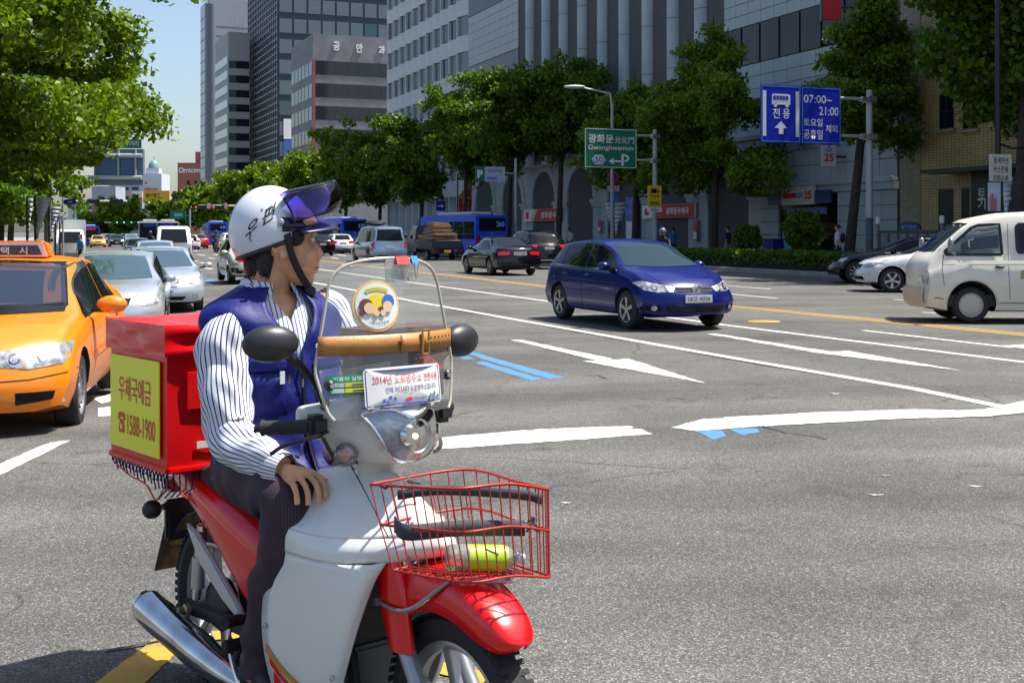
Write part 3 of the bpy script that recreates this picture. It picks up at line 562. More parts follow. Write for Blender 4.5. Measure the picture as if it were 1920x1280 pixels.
def leaves(name, C, size, m, parent, droop=.0, rng=RNG):
    n = len(C); a = rng.normal(size=(n, 3)); a[:, 2] -= droop; a /= np.linalg.norm(a, axis=1)[:, None]; b = np.cross(a, rng.normal(size=(n, 3))); b /= np.linalg.norm(b, axis=1)[:, None]
    s = size*rng.uniform(.55, 1.25, n)[:, None]; return quads(name, C, a*s, b*s*.72, m, parent)
def tree(label, x, y, Ht, base, R, kind='plane', n=9000, size=.12, m=None, lean=(0, 0), group=None, seed=1, tr=.2, z0=None):
    rng = np.random.default_rng(seed); T = thing('street_tree', label, 'tree', (x, y, (gz(x, y)+.1) if z0 is None else z0), 0, group)
    k = 30 if kind == 'plane' else 34; tt = rng.uniform(0, 1, k)
    if kind == 'plane': prof = np.sqrt(np.clip(1-(1.75*tt-.72)**2, .08, 1)); hh = base+(Ht-base)*tt*.78; el = rng.uniform(.25, 1.0, k)
    else: prof = np.clip(1.05-tt**1.5, .12, 1)*rng.uniform(.6, 1.1, k); hh = base+(Ht-base)*tt*.95; el = rng.uniform(.0, .45, k)
    az = rng.uniform(0, 2*math.pi, k); ln = R*prof*rng.uniform(.55, 1.15, k)
    D = np.stack([np.cos(az)*np.cos(el), np.sin(az)*np.cos(el), np.sin(el)], 1); cx = np.array(lean)
    S0 = np.stack([cx[0]*hh/Ht, cx[1]*hh/Ht, hh*.86], 1); E0 = S0+D*ln[:, None]; E0[:, 2] = np.minimum(E0[:, 2], Ht)
    tb_ = MB(); tp = [(cx[0]*q, cx[1]*q, Ht*q) for q in (0, .03, .12, .3, .5, .7, .88)]; tb_.tube([(p[0]+.06*math.sin(5*i), p[1]+.06*math.cos(4*i), p[2]) for i, p in enumerate(tp)], [tr*1.5, tr*1.1, tr, tr*.88, tr*.66, tr*.42, tr*.12], 10); tb_.build('trunk', BARK, T, 60)
    lb_ = MB()
    for i in range(k):
        if ln[i] > R*.35:
            p, q = Vector(S0[i]), Vector(E0[i]); md = p.lerp(q, .5)+Vector((0, 0, -.05*ln[i])); lb_.tube([p, md, p.lerp(q, .92)], [tr*.34, tr*.2, tr*.06], 5)
    lb_.build('limb', BARK, T, 60)
    nt = 7; w = ln/ln.sum(); L_i = rng.choice(k, n, p=w); s = rng.uniform(.22, 1, (k, nt)); td = rng.normal(size=(k, nt, 3)); td[..., 2] = td[..., 2]*.6+(.15 if kind == 'plane' else -.18); td /= np.linalg.norm(td, axis=2)[..., None]
    J = rng.integers(0, nt, n); t = rng.uniform(0, 1, n)**.8; base_p = S0[L_i]+(E0-S0)[L_i]*s[L_i, J][:, None]; tl = (ln[L_i]*.3+.25)
    C = base_p+td[L_i, J]*(t*tl)[:, None]; C[:, 2] -= (.25 if kind == 'ginkgo' else .08)*t*t*tl
    C += np.clip(rng.normal(size=(n, 3)), -1.5, 1.5)*(.15+.034*R)*np.array([1, 1, .62 if kind == 'ginkgo' else .8]); C[:, 2] = np.maximum(C[:, 2], base*.72)
    leaves('crown', C, size, m or LP, T, .3 if kind == 'ginkgo' else 0, rng); return T
RT = [(1912, 14.0, 6.2, 4.6, 'plane', 30000, .095, 'large plane tree in front of the ochre tiled building', (.2, 0)), (1592, 14.2, 6.0, 3.6, 'ginkgo', 34000, .075, 'ginkgo tree with a slanting trunk beside the blue bus-lane sign', (1.3, .4)),
      (1340, 13.6, 4.6, 4.9, 'ginkgo', 52000, .075, 'broad ginkgo tree between the green and the blue road signs', (0, 0)), (1192, 11.6, 5.0, 4.0, 'ginkgo', 28000, .085, 'ginkgo tree behind the green direction sign', (0, 0)),
      (1048, 14.4, 7.0, 4.3, 'plane', 30000, .1, 'plane tree with a bare trunk in front of the second arch', (.2, 0)), (955, 14.0, 6.4, 4.4, 'plane', 26000, .105, 'plane tree above the parking sign', (0, 0)),
      (872, 13.6, 6.0, 4.6, 'plane', 24000, .11, 'plane tree with forked trunk behind the red vertical banner', (0, 0)), (790, 12.2, 4.4, 4.7, 'plane', 20000, .12, 'dark plane tree behind the blue bus numbered 260', (0, 0)),
      (712, 12.2, 4.4, 4.6, 'plane', 16000, .13, 'plane tree behind the pale blue van', (0, 0)), (648, 13.0, 4.8, 4.4, 'plane', 15000, .14, 'bright plane tree below the eye clinic letters', (0, 0)),
      (590, 13, 4.6, 4.6, 'plane', 13000, .15, 'bright plane tree at the corner of the dark glass tower', (0, 0)), (540, 12.4, 4.6, 4.6, 'plane', 10000, .17, 'plane tree at the foot of the dark glass tower', (0, 0)),
      (494, 12.0, 4.4, 4.6, 'plane', 9000, .19, 'plane tree behind the raised helmet visor', (0, 0)), (452, 11.8, 4.2, 5, 'plane', 9000, .2, 'bright plane tree at the foot of the striped tower', (0, 0)),
      (418, 10.6, 3.4, 5, 'plane', 7000, .24, 'plane tree above the arm with the no-turn signs', (0, 0)), (386, 11, 3.2, 5.5, 'plane', 7000, .26, 'plane tree in front of the silver tower foot', (0, 0)), (352, 10, 2.8, 6, 'plane', 6000, .3, 'plane tree below the red brick building', (0, 0)), (322, 8, 2.4, 6, 'plane', 5000, .34, 'small far plane tree beside the yellow billboard', (0, 0))]
for i, (px, ht, bs_, R_, kd, n_, sz, lb, ln_) in enumerate(RT):
    d = (px-960)/F; Y = (30.2 if px > 1000 else 28)/(.935*d+.354); Y = Y if px > 500 else Y*(.97 if px > 400 else .9)
    tree(lb, d*Y, Y, ht, bs_, R_, kd, n_, sz, LG if kd == 'ginkgo' else (LB if px < 700 else LP), ln_, 'street trees along the far pavement', 20+i, .2 if px > 1000 else .18)
LT = [(25, 14, 5.0, 6.4, 140000, .06, 'huge bright ginkgo tree overhanging the taxi lane'), (33, 15, 5.4, 8.2, 200000, .068, 'huge ginkgo tree next along behind the overhanging one'), (43, 15, 5.2, 7.8, 150000, .085, 'ginkgo tree above the white hanging banners'), (57, 14, 4.2, 7.0, 80000, .12, 'ginkgo tree above the white box truck'), (74, 13, 3.4, 6.2, 32000, .13, 'ginkgo tree behind the lane sign gantry'), (95, 11, 3.2, 5, 12000, .17, 'ginkgo tree farther along the near pavement'), (122, 10, 2.8, 4.5, 8000, .2, 'last ginkgo tree of the near pavement row')]
for i, (Yt, ht, bs_, R_, n_, sz, lb) in enumerate(LT):
    x = (-(2.5 if Yt < 40 else 3.4)-.354*Yt)/.935; tree(lb, x, Yt, ht, bs_, R_, 'ginkgo', n_, sz, LB if i < 3 else LG, (0, 0), 'ginkgo trees along the near pavement', 60+i, .3)
for px, Yd, ht, r in ((228, 235, 9, 5.0), (200, 260, 6, 4.5), (180, 240, 5.5, 4)):
    p = P(px, Y0, Yd); tree({228: 'round bright tree standing in the middle of the far road', 200: 'low bush-like tree beside the round far tree', 180: 'low dark bush-like tree at the end of the far traffic'}[px], p.x, p.y, ht, 1.2, r, 'plane', 5000, .4, LB, (0, 0), 'trees at the far end of the road', px)
# hedge along the far kerb: one clipped run
hg = thing('hedge', 'clipped low green hedge along the far kerb', 'hedge', (*ab(62, 27.0), .15), RZ); n = 34000
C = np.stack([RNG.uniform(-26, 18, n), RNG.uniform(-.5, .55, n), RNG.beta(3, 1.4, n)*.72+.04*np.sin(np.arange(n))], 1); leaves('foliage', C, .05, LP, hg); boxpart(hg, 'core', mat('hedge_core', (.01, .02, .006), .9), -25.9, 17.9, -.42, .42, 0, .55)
for px, py, r, lb in ((1506, 434, .82, 'small round clipped tree in front of the shop window'), (1402, 448, .62, 'small dark clipped tree beside the blue bin')):
    b_ = 29.0; a_ = onb(px, b_); x, y = ab(a_, b_); T = thing('clipped_tree', lb, 'tree', (x, y, .15), 0, 'small clipped trees on the pavement'); z = zat(px, py, b_)-.15
    q = RNG.normal(size=(3500, 3)); q /= np.linalg.norm(q, axis=1)[:, None]; C = q*(RNG.uniform(.5, 1.05, 3500)+.16*np.sin(q[:, 0]*5+1)*np.sin(q[:, 2]*6))[:, None]*np.array([r*.95, r*.95, r*1.05])+np.array([0, 0, z]); leaves('crown', C, .06, LP, T); q = MB(); q.tube([(0, 0, 0), (0, 0, z)], .04, 6); q.build('trunk', BARK, T)
sh = thing('shade_filler_shrubs', 'added dark shrub mass standing in for shade under the near ginkgo trees', 'hedge', (*ab(80, -6.6), gz(*ab(80, -6.6))+.15), RZ); n = 26000  # added leafy mass that stands in for the dark canopy shade
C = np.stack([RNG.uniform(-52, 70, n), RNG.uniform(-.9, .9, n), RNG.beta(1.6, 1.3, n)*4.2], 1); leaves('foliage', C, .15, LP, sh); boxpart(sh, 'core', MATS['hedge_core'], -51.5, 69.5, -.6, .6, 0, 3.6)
# ---------------------------------------------------------------- signs and poles
POLE = mat('pole_grey', (.36, .39, .41), .5, .2, var=.1, vs_=1.5); POLEB = mat('pole_blue', (.24, .3, .34), .5, .2); GREEN = mat('sign_green', (.01, .16, .085), .45); SW_ = mat('sign_white', (.75, .76, .77), .45); LBL = mat('sign_line', (.1, .25, .7), .45)
RN = Vector((.935, .354, 0)); RU = Vector((UX, UY, 0)); UP = Vector((0, 0, 1))
def psign(name, label, pxp, b, ytop, group=None, r=.115, mat_=None, base_dark=0):
    """pole on the far pavement; local x runs across the road, local -y faces the traffic and us"""
    a = onb(pxp, b); x, y = ab(a, b); T = thing(name, label, 'sign', (x, y, .15), math.atan2(.354, .935), group); zt = zat(pxp, ytop, b)-.15
    q = MB(); q.lathe([(0, r*1.5), (.05, r*1.5), (.06, r), (zt, r*.85), (zt+.03, r*.4)], n=16); q.build('pole', mat_ or POLE, T)
    if base_dark: q = MB(); q.lathe([(.061, r+.006), (base_dark, r+.004)], n=16); q.build('pole_wrap', mat('pole_wrap', (.07, .085, .1), .6), T)
    return T, zt
def offs(px, b, pxp):    # local x of column px for a sign plane through the pole
    a = onb(pxp, b); xp, yp = ab(a, b); d = (px-960)/F; t = (yp*1-0-(xp*.354/.935)) ; k = (xp*UX+yp*UY)/(d*UX+UY); return lat(d*k, k)-b
def zs(px, py, pxp, b):
    a = onb(pxp, b); xp, yp = ab(a, b); d = (px-960)/F; k = (xp*UX+yp*UY)/(d*UX+UY); return H-(py-Y0)/F*k-.15
def fm(x, y, z): return frame((x, y, z), (1, 0, 0), (0, 0, 1))
# bus lane sign
T, zt = psign('bus_lane_sign', 'large blue bus-lane sign with white bus, arrow and hours on a grey pole', 1630, 27, 170, r=.125, base_dark=1.95)
o = lambda px: offs(px, 27, 1630); zz = lambda px, py: zs(px, py, 1630, 27)
xl, xm, xr = o(1421), o(1496), o(1571); zb, zt_ = zz(1496, 270), zz(1496, 163)
for x0, x1 in ((xl, xm-.015), (xm+.015, xr)):
    p_ = boxpart(T, 'sign_panel', SIGNB, x0, x1, -.2, -.15, zb, zt_, bevel=.02); q = MB(); e = .03
    for bx_ in ((x0+e, x1-e, zt_-.06, zt_-.035), (x0+e, x1-e, zb+.035, zb+.06), (x0+e, x0+e+.025, zb+.061, zt_-.061), (x1-e-.025, x1-e, zb+.061, zt_-.061)): q.box(bx_[0], bx_[1], -.206, -.201, bx_[2], bx_[3])
    q.build('border_line', LBL, p_, angle=0)
hw = zt_-zb; cx = (xl+xm)/2; sw = xm-xl
for s in (-1, 1): boxpart(T, 'lane_bar', SW_, cx+s*sw*.41-.065, cx+s*sw*.41+.065, -.207, -.201, zb+.22, zt_-.2)
q = MB(); q.prism([(cx-.36, zt_-.66), (cx+.36, zt_-.66), (cx+.36, zt_-.34), (cx+.3, zt_-.3), (cx-.32, zt_-.3), (cx-.36, zt_-.36)], 1, -.207, -.201)
for s in (-.22, .24): q.lathe([(0, .07), (.006, .07)], axis=(0, -1, 0), o=(cx+s, -.201, zt_-.68), n=12)
bs_ = q.build('bus_symbol', SW_, T, angle=0); q = MB()
for k in range(5): q.box(cx-.31+k*.125, cx-.215+k*.125, -.212, -.208, zt_-.5, zt_-.36)
q.build('bus_window', SIGNB, bs_, angle=0)
q = MB(); q.prism([(cx-.09, zb+.3), (cx+.09, zb+.3), (cx+.09, zb+.5), (cx+.25, zb+.5), (cx, zb+.73), (cx-.25, zb+.5), (cx-.09, zb+.5)], 1, -.207, -.201); q.build('arrow', SW_, T, angle=0)
text('전', .28, .34, SW_, T, fm(cx-.19, -.205, zb+1.0), bold=.01); text('용', .28, .34, SW_, T, fm(cx+.21, -.205, zb+1.0), bold=.01)
w2 = xr-xm; text('07:00~', w2*.7, .27, SW_, T, fm(xm+w2*.42, -.205, zt_-.42), bold=.005); text('21:00', w2*.48, .29, SW_, T, fm(xm+w2*.69, -.205, zt_-.82), bold=.005)
text('토요일', w2*.47, .27, SW_, T, fm(xm+w2*.3, -.205, zt_-1.22), bold=.005); text('공휴일', w2*.47, .33, SW_, T, fm(xm+w2*.3, -.205, zt_-1.63), bold=.005); text('제외', w2*.29, .27, SW_, T, fm(xm+w2*.76, -.205, zt_-1.42), bold=.005)
for py in (186, 256):
    z = zz(1600, py); q = MB(); q.tube([(xl+.4, -.1, z), (.12, -.1, z)], .055, 8); q.build('arm', POLE, T); q = MB(); q.obox(Matrix.Translation((-.02, -.06, z)), .4, .34, .2); q.obox(Matrix.Translation((-.32, -.1, z)), .22, .2, .16); q.build('clamp', STEEL, T, bevel=.02)
# green direction sign with yellow camera sign on its pole
T, zt = psign('direction_sign', 'green overhead direction sign reading Gwanghwamun on a grey pole', 1228, 27, 244, r=.12)
o = lambda px: offs(px, 27, 1228); zz = lambda px, py: zs(px, py, 1228, 27); xl, xr, zb, zt_ = o(1093), o(1191), zz(1140, 316), zz(1140, 241.5); w_, h_ = xr-xl, zt_-zb; cx = (xl+xr)/2
p_ = boxpart(T, 'sign_panel', GREEN, xl, xr, -.2, -.15, zb, zt_, bevel=.02); q = MB()
for bx_ in ((xl+.03, xr-.03, zt_-.06, zt_-.03), (xl+.03, xr-.03, zb+.03, zb+.06), (xl+.03, xl+.06, zb+.061, zt_-.061), (xr-.06, xr-.03, zb+.061, zt_-.061)): q.box(bx_[0], bx_[1], -.206, -.201, bx_[2], bx_[3])
q.build('border_line', SW_, p_, angle=0)
text('광화문', w_*.48, h_*.22, SW_, T, fm(xl+w_*.31, -.205, zb+h_*.735), bold=.02); text('光化門', w_*.37, h_*.17, SW_, T, fm(xl+w_*.76, -.205, zb+h_*.715), bold=.0); text('Gwanghwamun', w_*.86, h_*.16, SW_, T, fm(cx, -.205, zb+h_*.5), bold=.008)
q = MB(); hx = xl+w_*.27; hz = zb+h_*.21; hex_ = lambda r1, r2: [(hx+r1*math.cos(t), hz+r2*math.sin(t)) for t in [math.pi*i/3 for i in range(6)]]
q.prism(hex_(.36, .27), 1, -.205, -.201); o2 = q.build('route_shield', SW_, T, angle=0); q = MB(); q.prism(hex_(.32, .23), 1, -.21, -.206); q.build('shield_field', LBL, o2, angle=0); q = MB(); q.prism(hex_(.25, .21), 1, -.215, -.211); q.build('shield_center', SW_, o2, angle=0)
text('50', .34, .24, mat('shield_blue', (.02, .03, .3), .5), T, fm(hx, -.217, hz), bold=.02)
q = MB(); az_ = zb+h_*.18; q.box(xl+w_*.53, xl+w_*.8, -.207, -.201, az_-.035, az_+.035); q.add([(xl+w_*.46, -.206, az_), (xl+w_*.55, -.206, az_-.15), (xl+w_*.55, -.206, az_+.15)], [(0, 1, 2)])
q.box(xl+w_*.7, xl+w_*.745, -.207, -.2015, az_-.2, az_+.34); k_ = 10
pts = [(xl+w_*.74+.3*math.sin(math.pi*i/k_), az_+.15+.19*math.cos(math.pi*i/k_)) for i in range(k_+1)]; pin = [(xl+w_*.74+.2*math.sin(math.pi*i/k_), az_+.15+.1*math.cos(math.pi*i/k_)) for i in range(k_+1)]
for i in range(k_): q.add([(pts[i][0], -.207, pts[i][1]), (pts[i+1][0], -.207, pts[i+1][1]), (pin[i+1][0], -.207, pin[i+1][1]), (pin[i][0], -.207, pin[i][1])], [(0, 1, 2, 3)])
q.build('loop_arrow', SW_, T, angle=0)
for py in (255, 301):
    z = zz(1210, py); q = MB(); q.tube([(xl+.4, -.1, z), (.12, -.1, z)], .055, 8); q.build('arm', POLE, T); q = MB(); q.obox(Matrix.Translation((-.02, -.06, z)), .38, .32, .18); q.build('clamp', STEEL, T, bevel=.02)
a = onb(1229, 26.86); T = thing('camera_warning_sign', 'yellow speed-camera sign with white distance plate on the green sign\'s pole', 'sign', (*ab(a, 26.8), .15), math.atan2(.354, .935)); z0, z1 = zat(1229, 388, 26.8)-.15, zat(1229, 348, 26.8)-.15
boxpart(T, 'panel', mat('sign_yellow', (.75, .48, .01), .45), -.36, .36, -.05, 0, z0, z1, bevel=.015); q = MB(); q.box(-.2, .1, -.056, -.051, z1-.36, z1-.14); q.box(.13, .22, -.056, -.051, z1-.33, z1-.2); q.build('camera_symbol', BLACK, T, angle=0); text('단속중', .46, .17, BLACK, T, fm(0, -.055, z1-.5), bold=.015)
q = MB()
for k in range(5): q.box(-.24+k*.1, -.18+k*.1, -.056, -.051, z0+.08, z0+.25)
q.build('small_print', BLACK, T, angle=0); boxpart(T, 'distance_plate', SW_, -.38, .36, -.05, 0, z0-.24, z0-.02); text('300m', .42, .14, BLACK, T, fm(0, -.055, z0-.13), bold=.01)
# parking sign
T, zt = psign('parking_sign', 'green and white parking sign on a grey pole', 967, 27, 298, r=.1); o = lambda px: offs(px, 27, 967); zz = lambda px, py: zs(px, py, 967, 27)
zb, zt_ = zz(918, 341), zz(918, 313); boxpart(T, 'sign_panel', GREEN, o(890), o(907), -.2, -.15, zb, zt_); boxpart(T, 'sign_panel', mat('panel_pale', (.45, .5, .58), .5), o(907.3), o(945), -.2, -.15, zb, zt_)
text('P', .36, .5, SW_, T, fm(o(898.5), -.205, (zb+zt_)/2), bold=.05); text('세종로주차장', .98, .24, SIGNB, T, fm(o(926), -.205, zt_-.25), bold=.01); boxpart(T, 'small_print', LBL, o(911), o(930), -.206, -.201, zb+.12, zb+.3); q = MB(); q.tube([(o(946), -.1, zz(950, 325)), (0, 0, zz(950, 325))], .05, 6); q.build('arm', POLE, T)
# no parking disc with banner pair below
T, zt = psign('no_parking_sign', 'round red and blue no-parking sign with white arrow plate', 1149, 26.8, 320, r=.04, mat_=DARKMET); z = zs(1149, 333, 1149, 26.8); q = MB(); q.lathe([(0, .32), (.02, .32)], axis=(0, -1, 0), o=(0, -.06, z), n=24); d_ = q.build('disc', mat('disc_red', (.55, .03, .03), .5), T); q = MB(); q.lathe([(0, .22), (.005, .22)], axis=(0, -1, 0), o=(0, -.081, z), n=24); q.build('blue_field', mat('disc_blue', (.01, .04, .3), .5), d_)
q = MB(); q.obox(Matrix.Translation((0, -.09, z)) @ Matrix.Rotation(.8, 4, 'Y'), .5, .004, .07); q.build('slash', MATS['disc_red'], d_, angle=0); boxpart(T, 'arrow_plate', mat('plate_cream', (.6, .5, .42), .5), -.32, .32, -.08, -.05, z-.7, z-.42); q = MB(); q.box(-.2, .2, -.085, -.081, z-.58, z-.54); q.build('arrow', MATS['disc_red'], T, angle=0)
BAN = mat('banner_cloth', (.5, .56, .66), .7, var=.25, vs_=2.2); BANO = mat('banner_gold', (.6, .33, .03), .7)
def vbanner(T, x, z0, z1, w, y=-.06, flip=1, bent=0.0):
    """cloth pennant that narrows to the pole foot, with a gold tip"""
    n = 8; q = MB(); L1, L2 = [], []
    for i in range(n+1):
        t = i/n; ww = w*(1-t)**(1+bent)*.85+w*.12; zz_ = z1+(z0-z1)*t; L1.append((x, y+.03*math.sin(5*t), zz_)); L2.append((x+flip*ww, y+.05*math.sin(4*t+1), zz_))
    for i in range(n): q.add([L1[i], L2[i], L2[i+1], L1[i+1]], [(0, 1, 2, 3)], 1 if i == n-1 else 0)
    o = q.build('banner', [BAN, BANO], T, 60); md = o.modifiers.new('thick', 'SOLIDIFY'); md.thickness = .012; return o
z0 = zs(1149, 443, 1149, 26.8); z1 = zs(1149, 380, 1149, 26.8); T2 = thing('street_banner', 'pair of pale blue pennant banners with a blue peaked cap under the no-parking sign', 'banner', T.location+Vector((0, 0, 0)), math.atan2(.354, .935)); vbanner(T2, -.05, z0, z1, .42, -.12, -1); vbanner(T2, .05, z0, z1, .75, -.12, 1)
q = MB(); q.add([(-.02, -.13, z1+.75), (-.33, -.13, z1+.1), (.3, -.13, z1+.1), (0, -.1, z1+.75)], [(0, 1, 2)]); q.box(-.33, .3, -.135, -.11, z1+.02, z1+.1); q.build('cap_shape', mat('cap_blue', (.05, .2, .55), .6), T2, angle=0)
for dx in (-.22, .3): text('서울', .2, .1, NAVY, T2, fm(dx, -.2, z1-.2)); q = MB(); q.ball((dx, -.19, z1-1.0), (.07, .01, .1), 10); q.box(dx-.12, dx+.1, -.19, -.18, z1-1.5, z1-1.1); q.build('figure_print', mat('print_dark', (.05, .06, .12), .6), T2)
# right-hand white sign, lamp post and banners
T, zt = psign('bus_lane_notice', 'white notice sign with black bus-lane hours on a dark lamp post', 1871, 26.8, -40, r=.09, mat_=DARKMET); z0, z1 = zs(1868, 341, 1871, 26.8), zs(1868, 290, 1871, 26.8)
o = lambda px: offs(px, 26.8, 1871); p_ = boxpart(T, 'sign_panel', mat('notice_white', (.62, .6, .55), .5), o(1848), o(1890), -.18, -.14, z0, z1, bevel=.015); cx = o(1869)
for i, (s, hh_) in enumerate((('청색차선', .2), ('버스전용', .2), ('07:00-21:00', .17))): text(s, .56, hh_, BLACK, T, fm(cx, -.185, z1-.19-i*.26), bold=.012)
q = MB(); q.tube([(0, 0, z1+.35), (.5, -.03, z1+.2), (1.4, 0, z1+.25)], .035, 6); q.build('bracket', DARKMET, T)
T2 = thing('street_banner', 'pale pennant banners with a figure print below the white notice sign', 'banner', T.location, math.atan2(.354, .935)); z2 = zs(1868, 396, 1871, 26.8); boxpart(T2, 'banner', BAN, o(1847), o(1870), -.15, -.13, z2, z0-.03); vbanner(T2, o(1877), z2-.2, z0+.15, .42, -.12, 1)
q = MB(); q.ball((o(1853), -.17, z0-.42), (.05, .012, .08), 10); q.box(o(1850), o(1862), -.165, -.151, z2+.02, z0-.5); q.build('figure_print', mat('print_rose', (.5, .2, .2), .6), T2)
# notice board fence and its round-topped sign, blue bin, no. of shop bits
T = thing('notice_board', 'dark newspaper notice board with blue arched sign on top', 'notice board', (*ab(onb(1706, 29.5), 29.5), .15), RZ); x0, x1 = onb(1766, 29.5)-onb(1706, 29.5), onb(1646, 29.5)-onb(1706, 29.5); zb = zat(1706, 470, 29.5)-.15; zt_ = zat(1706, 432, 29.5)-.15
boxpart(T, 'board', mat('board_dark', (.035, .045, .055), .4), x0+.1, x1-.1, -.05, .05, .3, zt_)
for i in range(6): boxpart(T, 'newspaper', mat('newsprint', (.2, .21, .22), .7, var=.4, vs_=9), x0+.2+i*(x1-x0-.3)/6, x0+.05+(i+1)*(x1-x0-.3)/6, .051, .06, .6, zt_-.12)
for x in (x0, x1): q = MB(); q.lathe([(0, .06), (zt_+.25, .06)], o=(x, 0, 0), n=10); o_ = q.build('post', mat('post_ochre', (.25, .18, .1), .6), T); q = MB(); q.lathe([(zt_+.251, .085), (zt_+.5, .085), (zt_+.52, .05)], o=(x, 0, 0), n=10); q.build('lamp_cap', SW_, o_)
q = MB(); q.prism([(.62*math.cos(math.pi*i/12), zt_+.02+.32*math.sin(math.pi*i/12)) for i in range(13)], 1, -.04, .05); q.build('arched_sign', mat('arch_blue', (.01, .03, .08), .4), T, angle=0); ftext('동아일보', .8, .14, mat('arch_text', (.15, .4, .8), .5), T, 0, .055, zt_+.13, bold=.01)
T = thing('recycling_bin', 'bright blue plastic bin beside the shop pier', 'bin', (*ab(onb(1450, 32.6), 32.6), .15), RZ); boxpart(T, 'body', mat('bin_blue', (.012, .02, .26), .5), -.5, .5, -.3, .3, 0, 1.05, bevel=.05); boxpart(T, 'lid', mat('bin_lid', (.008, .014, .16), .5), -.53, .53, -.33, .33, 1.051, 1.13, bevel=.02)
# red vertical banner, blue arrow sign
T, zt = psign('red_banner_pole', 'red vertical post banner with an orange flag above it', 858, 28, 326, r=.06, mat_=DARKMET); T['category'] = 'banner'; z = lambda py: zs(868, py, 858, 28); boxpart(T, 'banner', RED, .1, 1.05, -.04, .0, z(400), z(372)); text('우', .5, .5, WHITE, T, fm(.55, -.05, z(380))); text('정', .5, .5, WHITE, T, fm(.55, -.05, z(396)))
q = MB(); q.add([(.05, -.04, z(368)), (.95, -.04, z(340)), (.95, -.04, z(352)), (.4, -.04, z(371))], [(0, 3, 2, 1)]); q.build('flag', mat('flag_orange', (.7, .3, .03), .6), T, angle=0); boxpart(T, 'flag_red', RED, .6, 1.0, -.03, -.01, z(370), z(341))
T, zt = psign('arrow_sign', 'small blue one-way arrow sign with white plate', 826, 27, 376, r=.04); boxpart(T, 'panel', SIGNB, -.35, .35, -.08, -.05, zt-.75, zt-.05); q = MB(); q.prism([(-.22, zt-.45), (.05, zt-.45), (.05, zt-.56), (.25, zt-.4), (.05, zt-.24), (.05, zt-.35), (-.22, zt-.35)], 1, -.085, -.081); q.build('arrow', SW_, T, angle=0); boxpart(T, 'plate', SW_, -.35, .35, -.08, -.05, zt-1.05, zt-.78)
# street lamps
def lamp(label, px, py, Y, L_=2.2):
    h = P(px, py, Y); T = thing('street_lamp', label, 'street lamp', (h.x+L_, h.y+.4, 0), 0, 'street lamps along the far pavement'); q = MB(); q.tube([(0, 0, 0), (0, 0, h.z-.9), (-.1, 0, h.z-.3), (-L_*.5, -.2, h.z-.1)], [.09, .07, .06, .05], 8); q.build('mast', POLE, T)
    q = MB(); q.ball((-L_-.0+.3, -.38, h.z), (.55, .16, .1), 14); q.tube([(-L_*.5, -.2, h.z-.1), (-L_+.6, -.36, h.z-.02)], .05, 6); q.build('lamp_head', mat('lamp_grey', (.5, .53, .55), .4), T)
lamp('grey street lamp reaching out of the ginkgo beside the green sign', 1066, 163, 61); lamp('grey street lamp above the pale blue van', 666, 304, 112, 3); lamp('grey street lamp behind the helmet visor', 569, 326, 140, 3)
# signal arms far down the road
def arm(label, px0, px1, py, Y, pole_right, items):
    p0, p1 = P(px0, py, Y), P(px1, py, Y); T = thing('signal_arm', label, 'traffic signal', ((p1 if pole_right else p0).x, Y, 0)); ox = T.location.x; q = MB(); q.tube([(p0.x-ox, 0, p0.z), (p1.x-ox, 0, p1.z)], .09, 8); q.build('arm', mat('arm_white', (.6, .6, .56), .5), T); q = MB(); q.lathe([(0, .16), (p0.z+.3, .11)], n=10); q.build('pole', POLE, T)
    for kd, px, dy in items:
        p = P(px, py+dy, Y); x = p.x-ox
        if kd == 'noturn':
            q = MB(); q.lathe([(0, .34), (.03, .34)], axis=(0, -1, 0), o=(x, -.12, p.z), n=20); d = q.build('no_turn_disc', MATS['disc_red'], T); q = MB(); q.lathe([(0, .25), (.01, .25)], axis=(0, -1, 0), o=(x, -.151, p.z), n=20); q.build('disc_field', SW_, d); q = MB(); q.obox(Matrix.Translation((x, -.17, p.z)) @ Matrix.Rotation(.7, 4, 'Y'), .4, .005, .06); q.build('slash', MATS['disc_red'], d, angle=0)
        else:
            boxpart(T, 'signal_head', BLACK, x-.65, x+.65, -.18, .1, p.z-.2, p.z+.2); q = MB(); q.lathe([(0, .1), (.02, .1)], axis=(0, -1, 0), o=(x+(.4 if kd == 'green' else -.4), -.181, p.z), n=12)
            q.build('signal_lamp', mat('lit_'+kd, (.05, 1, .6) if kd == 'green' else ((1, .08, .02) if kd == 'red' else (.02, .02, .02)), .4, emit=0 if kd == 'dark' else 2.5 if kd == 'green' else .7), T)
arm('signal arm with two round no-turn signs in front of the dark trees', 371, 452, 386, 122, True, (('red', 376, 2.5), ('noturn', 392, 0), ('red', 409, 3), ('noturn', 423, 0)))
arm('signal arm with dark signal heads over the far road', 140, 238, 377, 120, False, (('dark', 175, 1), ('dark', 219, 1)))
arm('far signal arm with small green lights under the round tree', 196, 268, 417, 226, True, (('green', 216, 0), ('green', 229, 0), ('green', 243, 0), ('green', 256, 0)))
T = thing('direction_sign', 'distant green direction sign over the white coaches', 'sign', (P(356, Y0, 150).x, 150, 0)); q = MB(); q.lathe([(0, .12), (4.4, .1)], n=8); q.build('pole', POLE, T); boxpart(T, 'sign_panel', GREEN, -2.4, -.4, -.1, -.05, P(0, 411, 150).z, P(0, 394.5, 150).z); q = MB(); q.box(-1.9, -.9, -.12, -.101, 3.5, 3.9); q.box(-1.45, -1.35, -.12, -.101, 3.2, 3.45); q.build('print', mat('sign_pale_green', (.2, .5, .4), .5), T, angle=0); q = MB(); q.tube([(-2, 0, 3.6), (0, 0, 3.6)], .06, 6); q.build('arm', POLE, T)
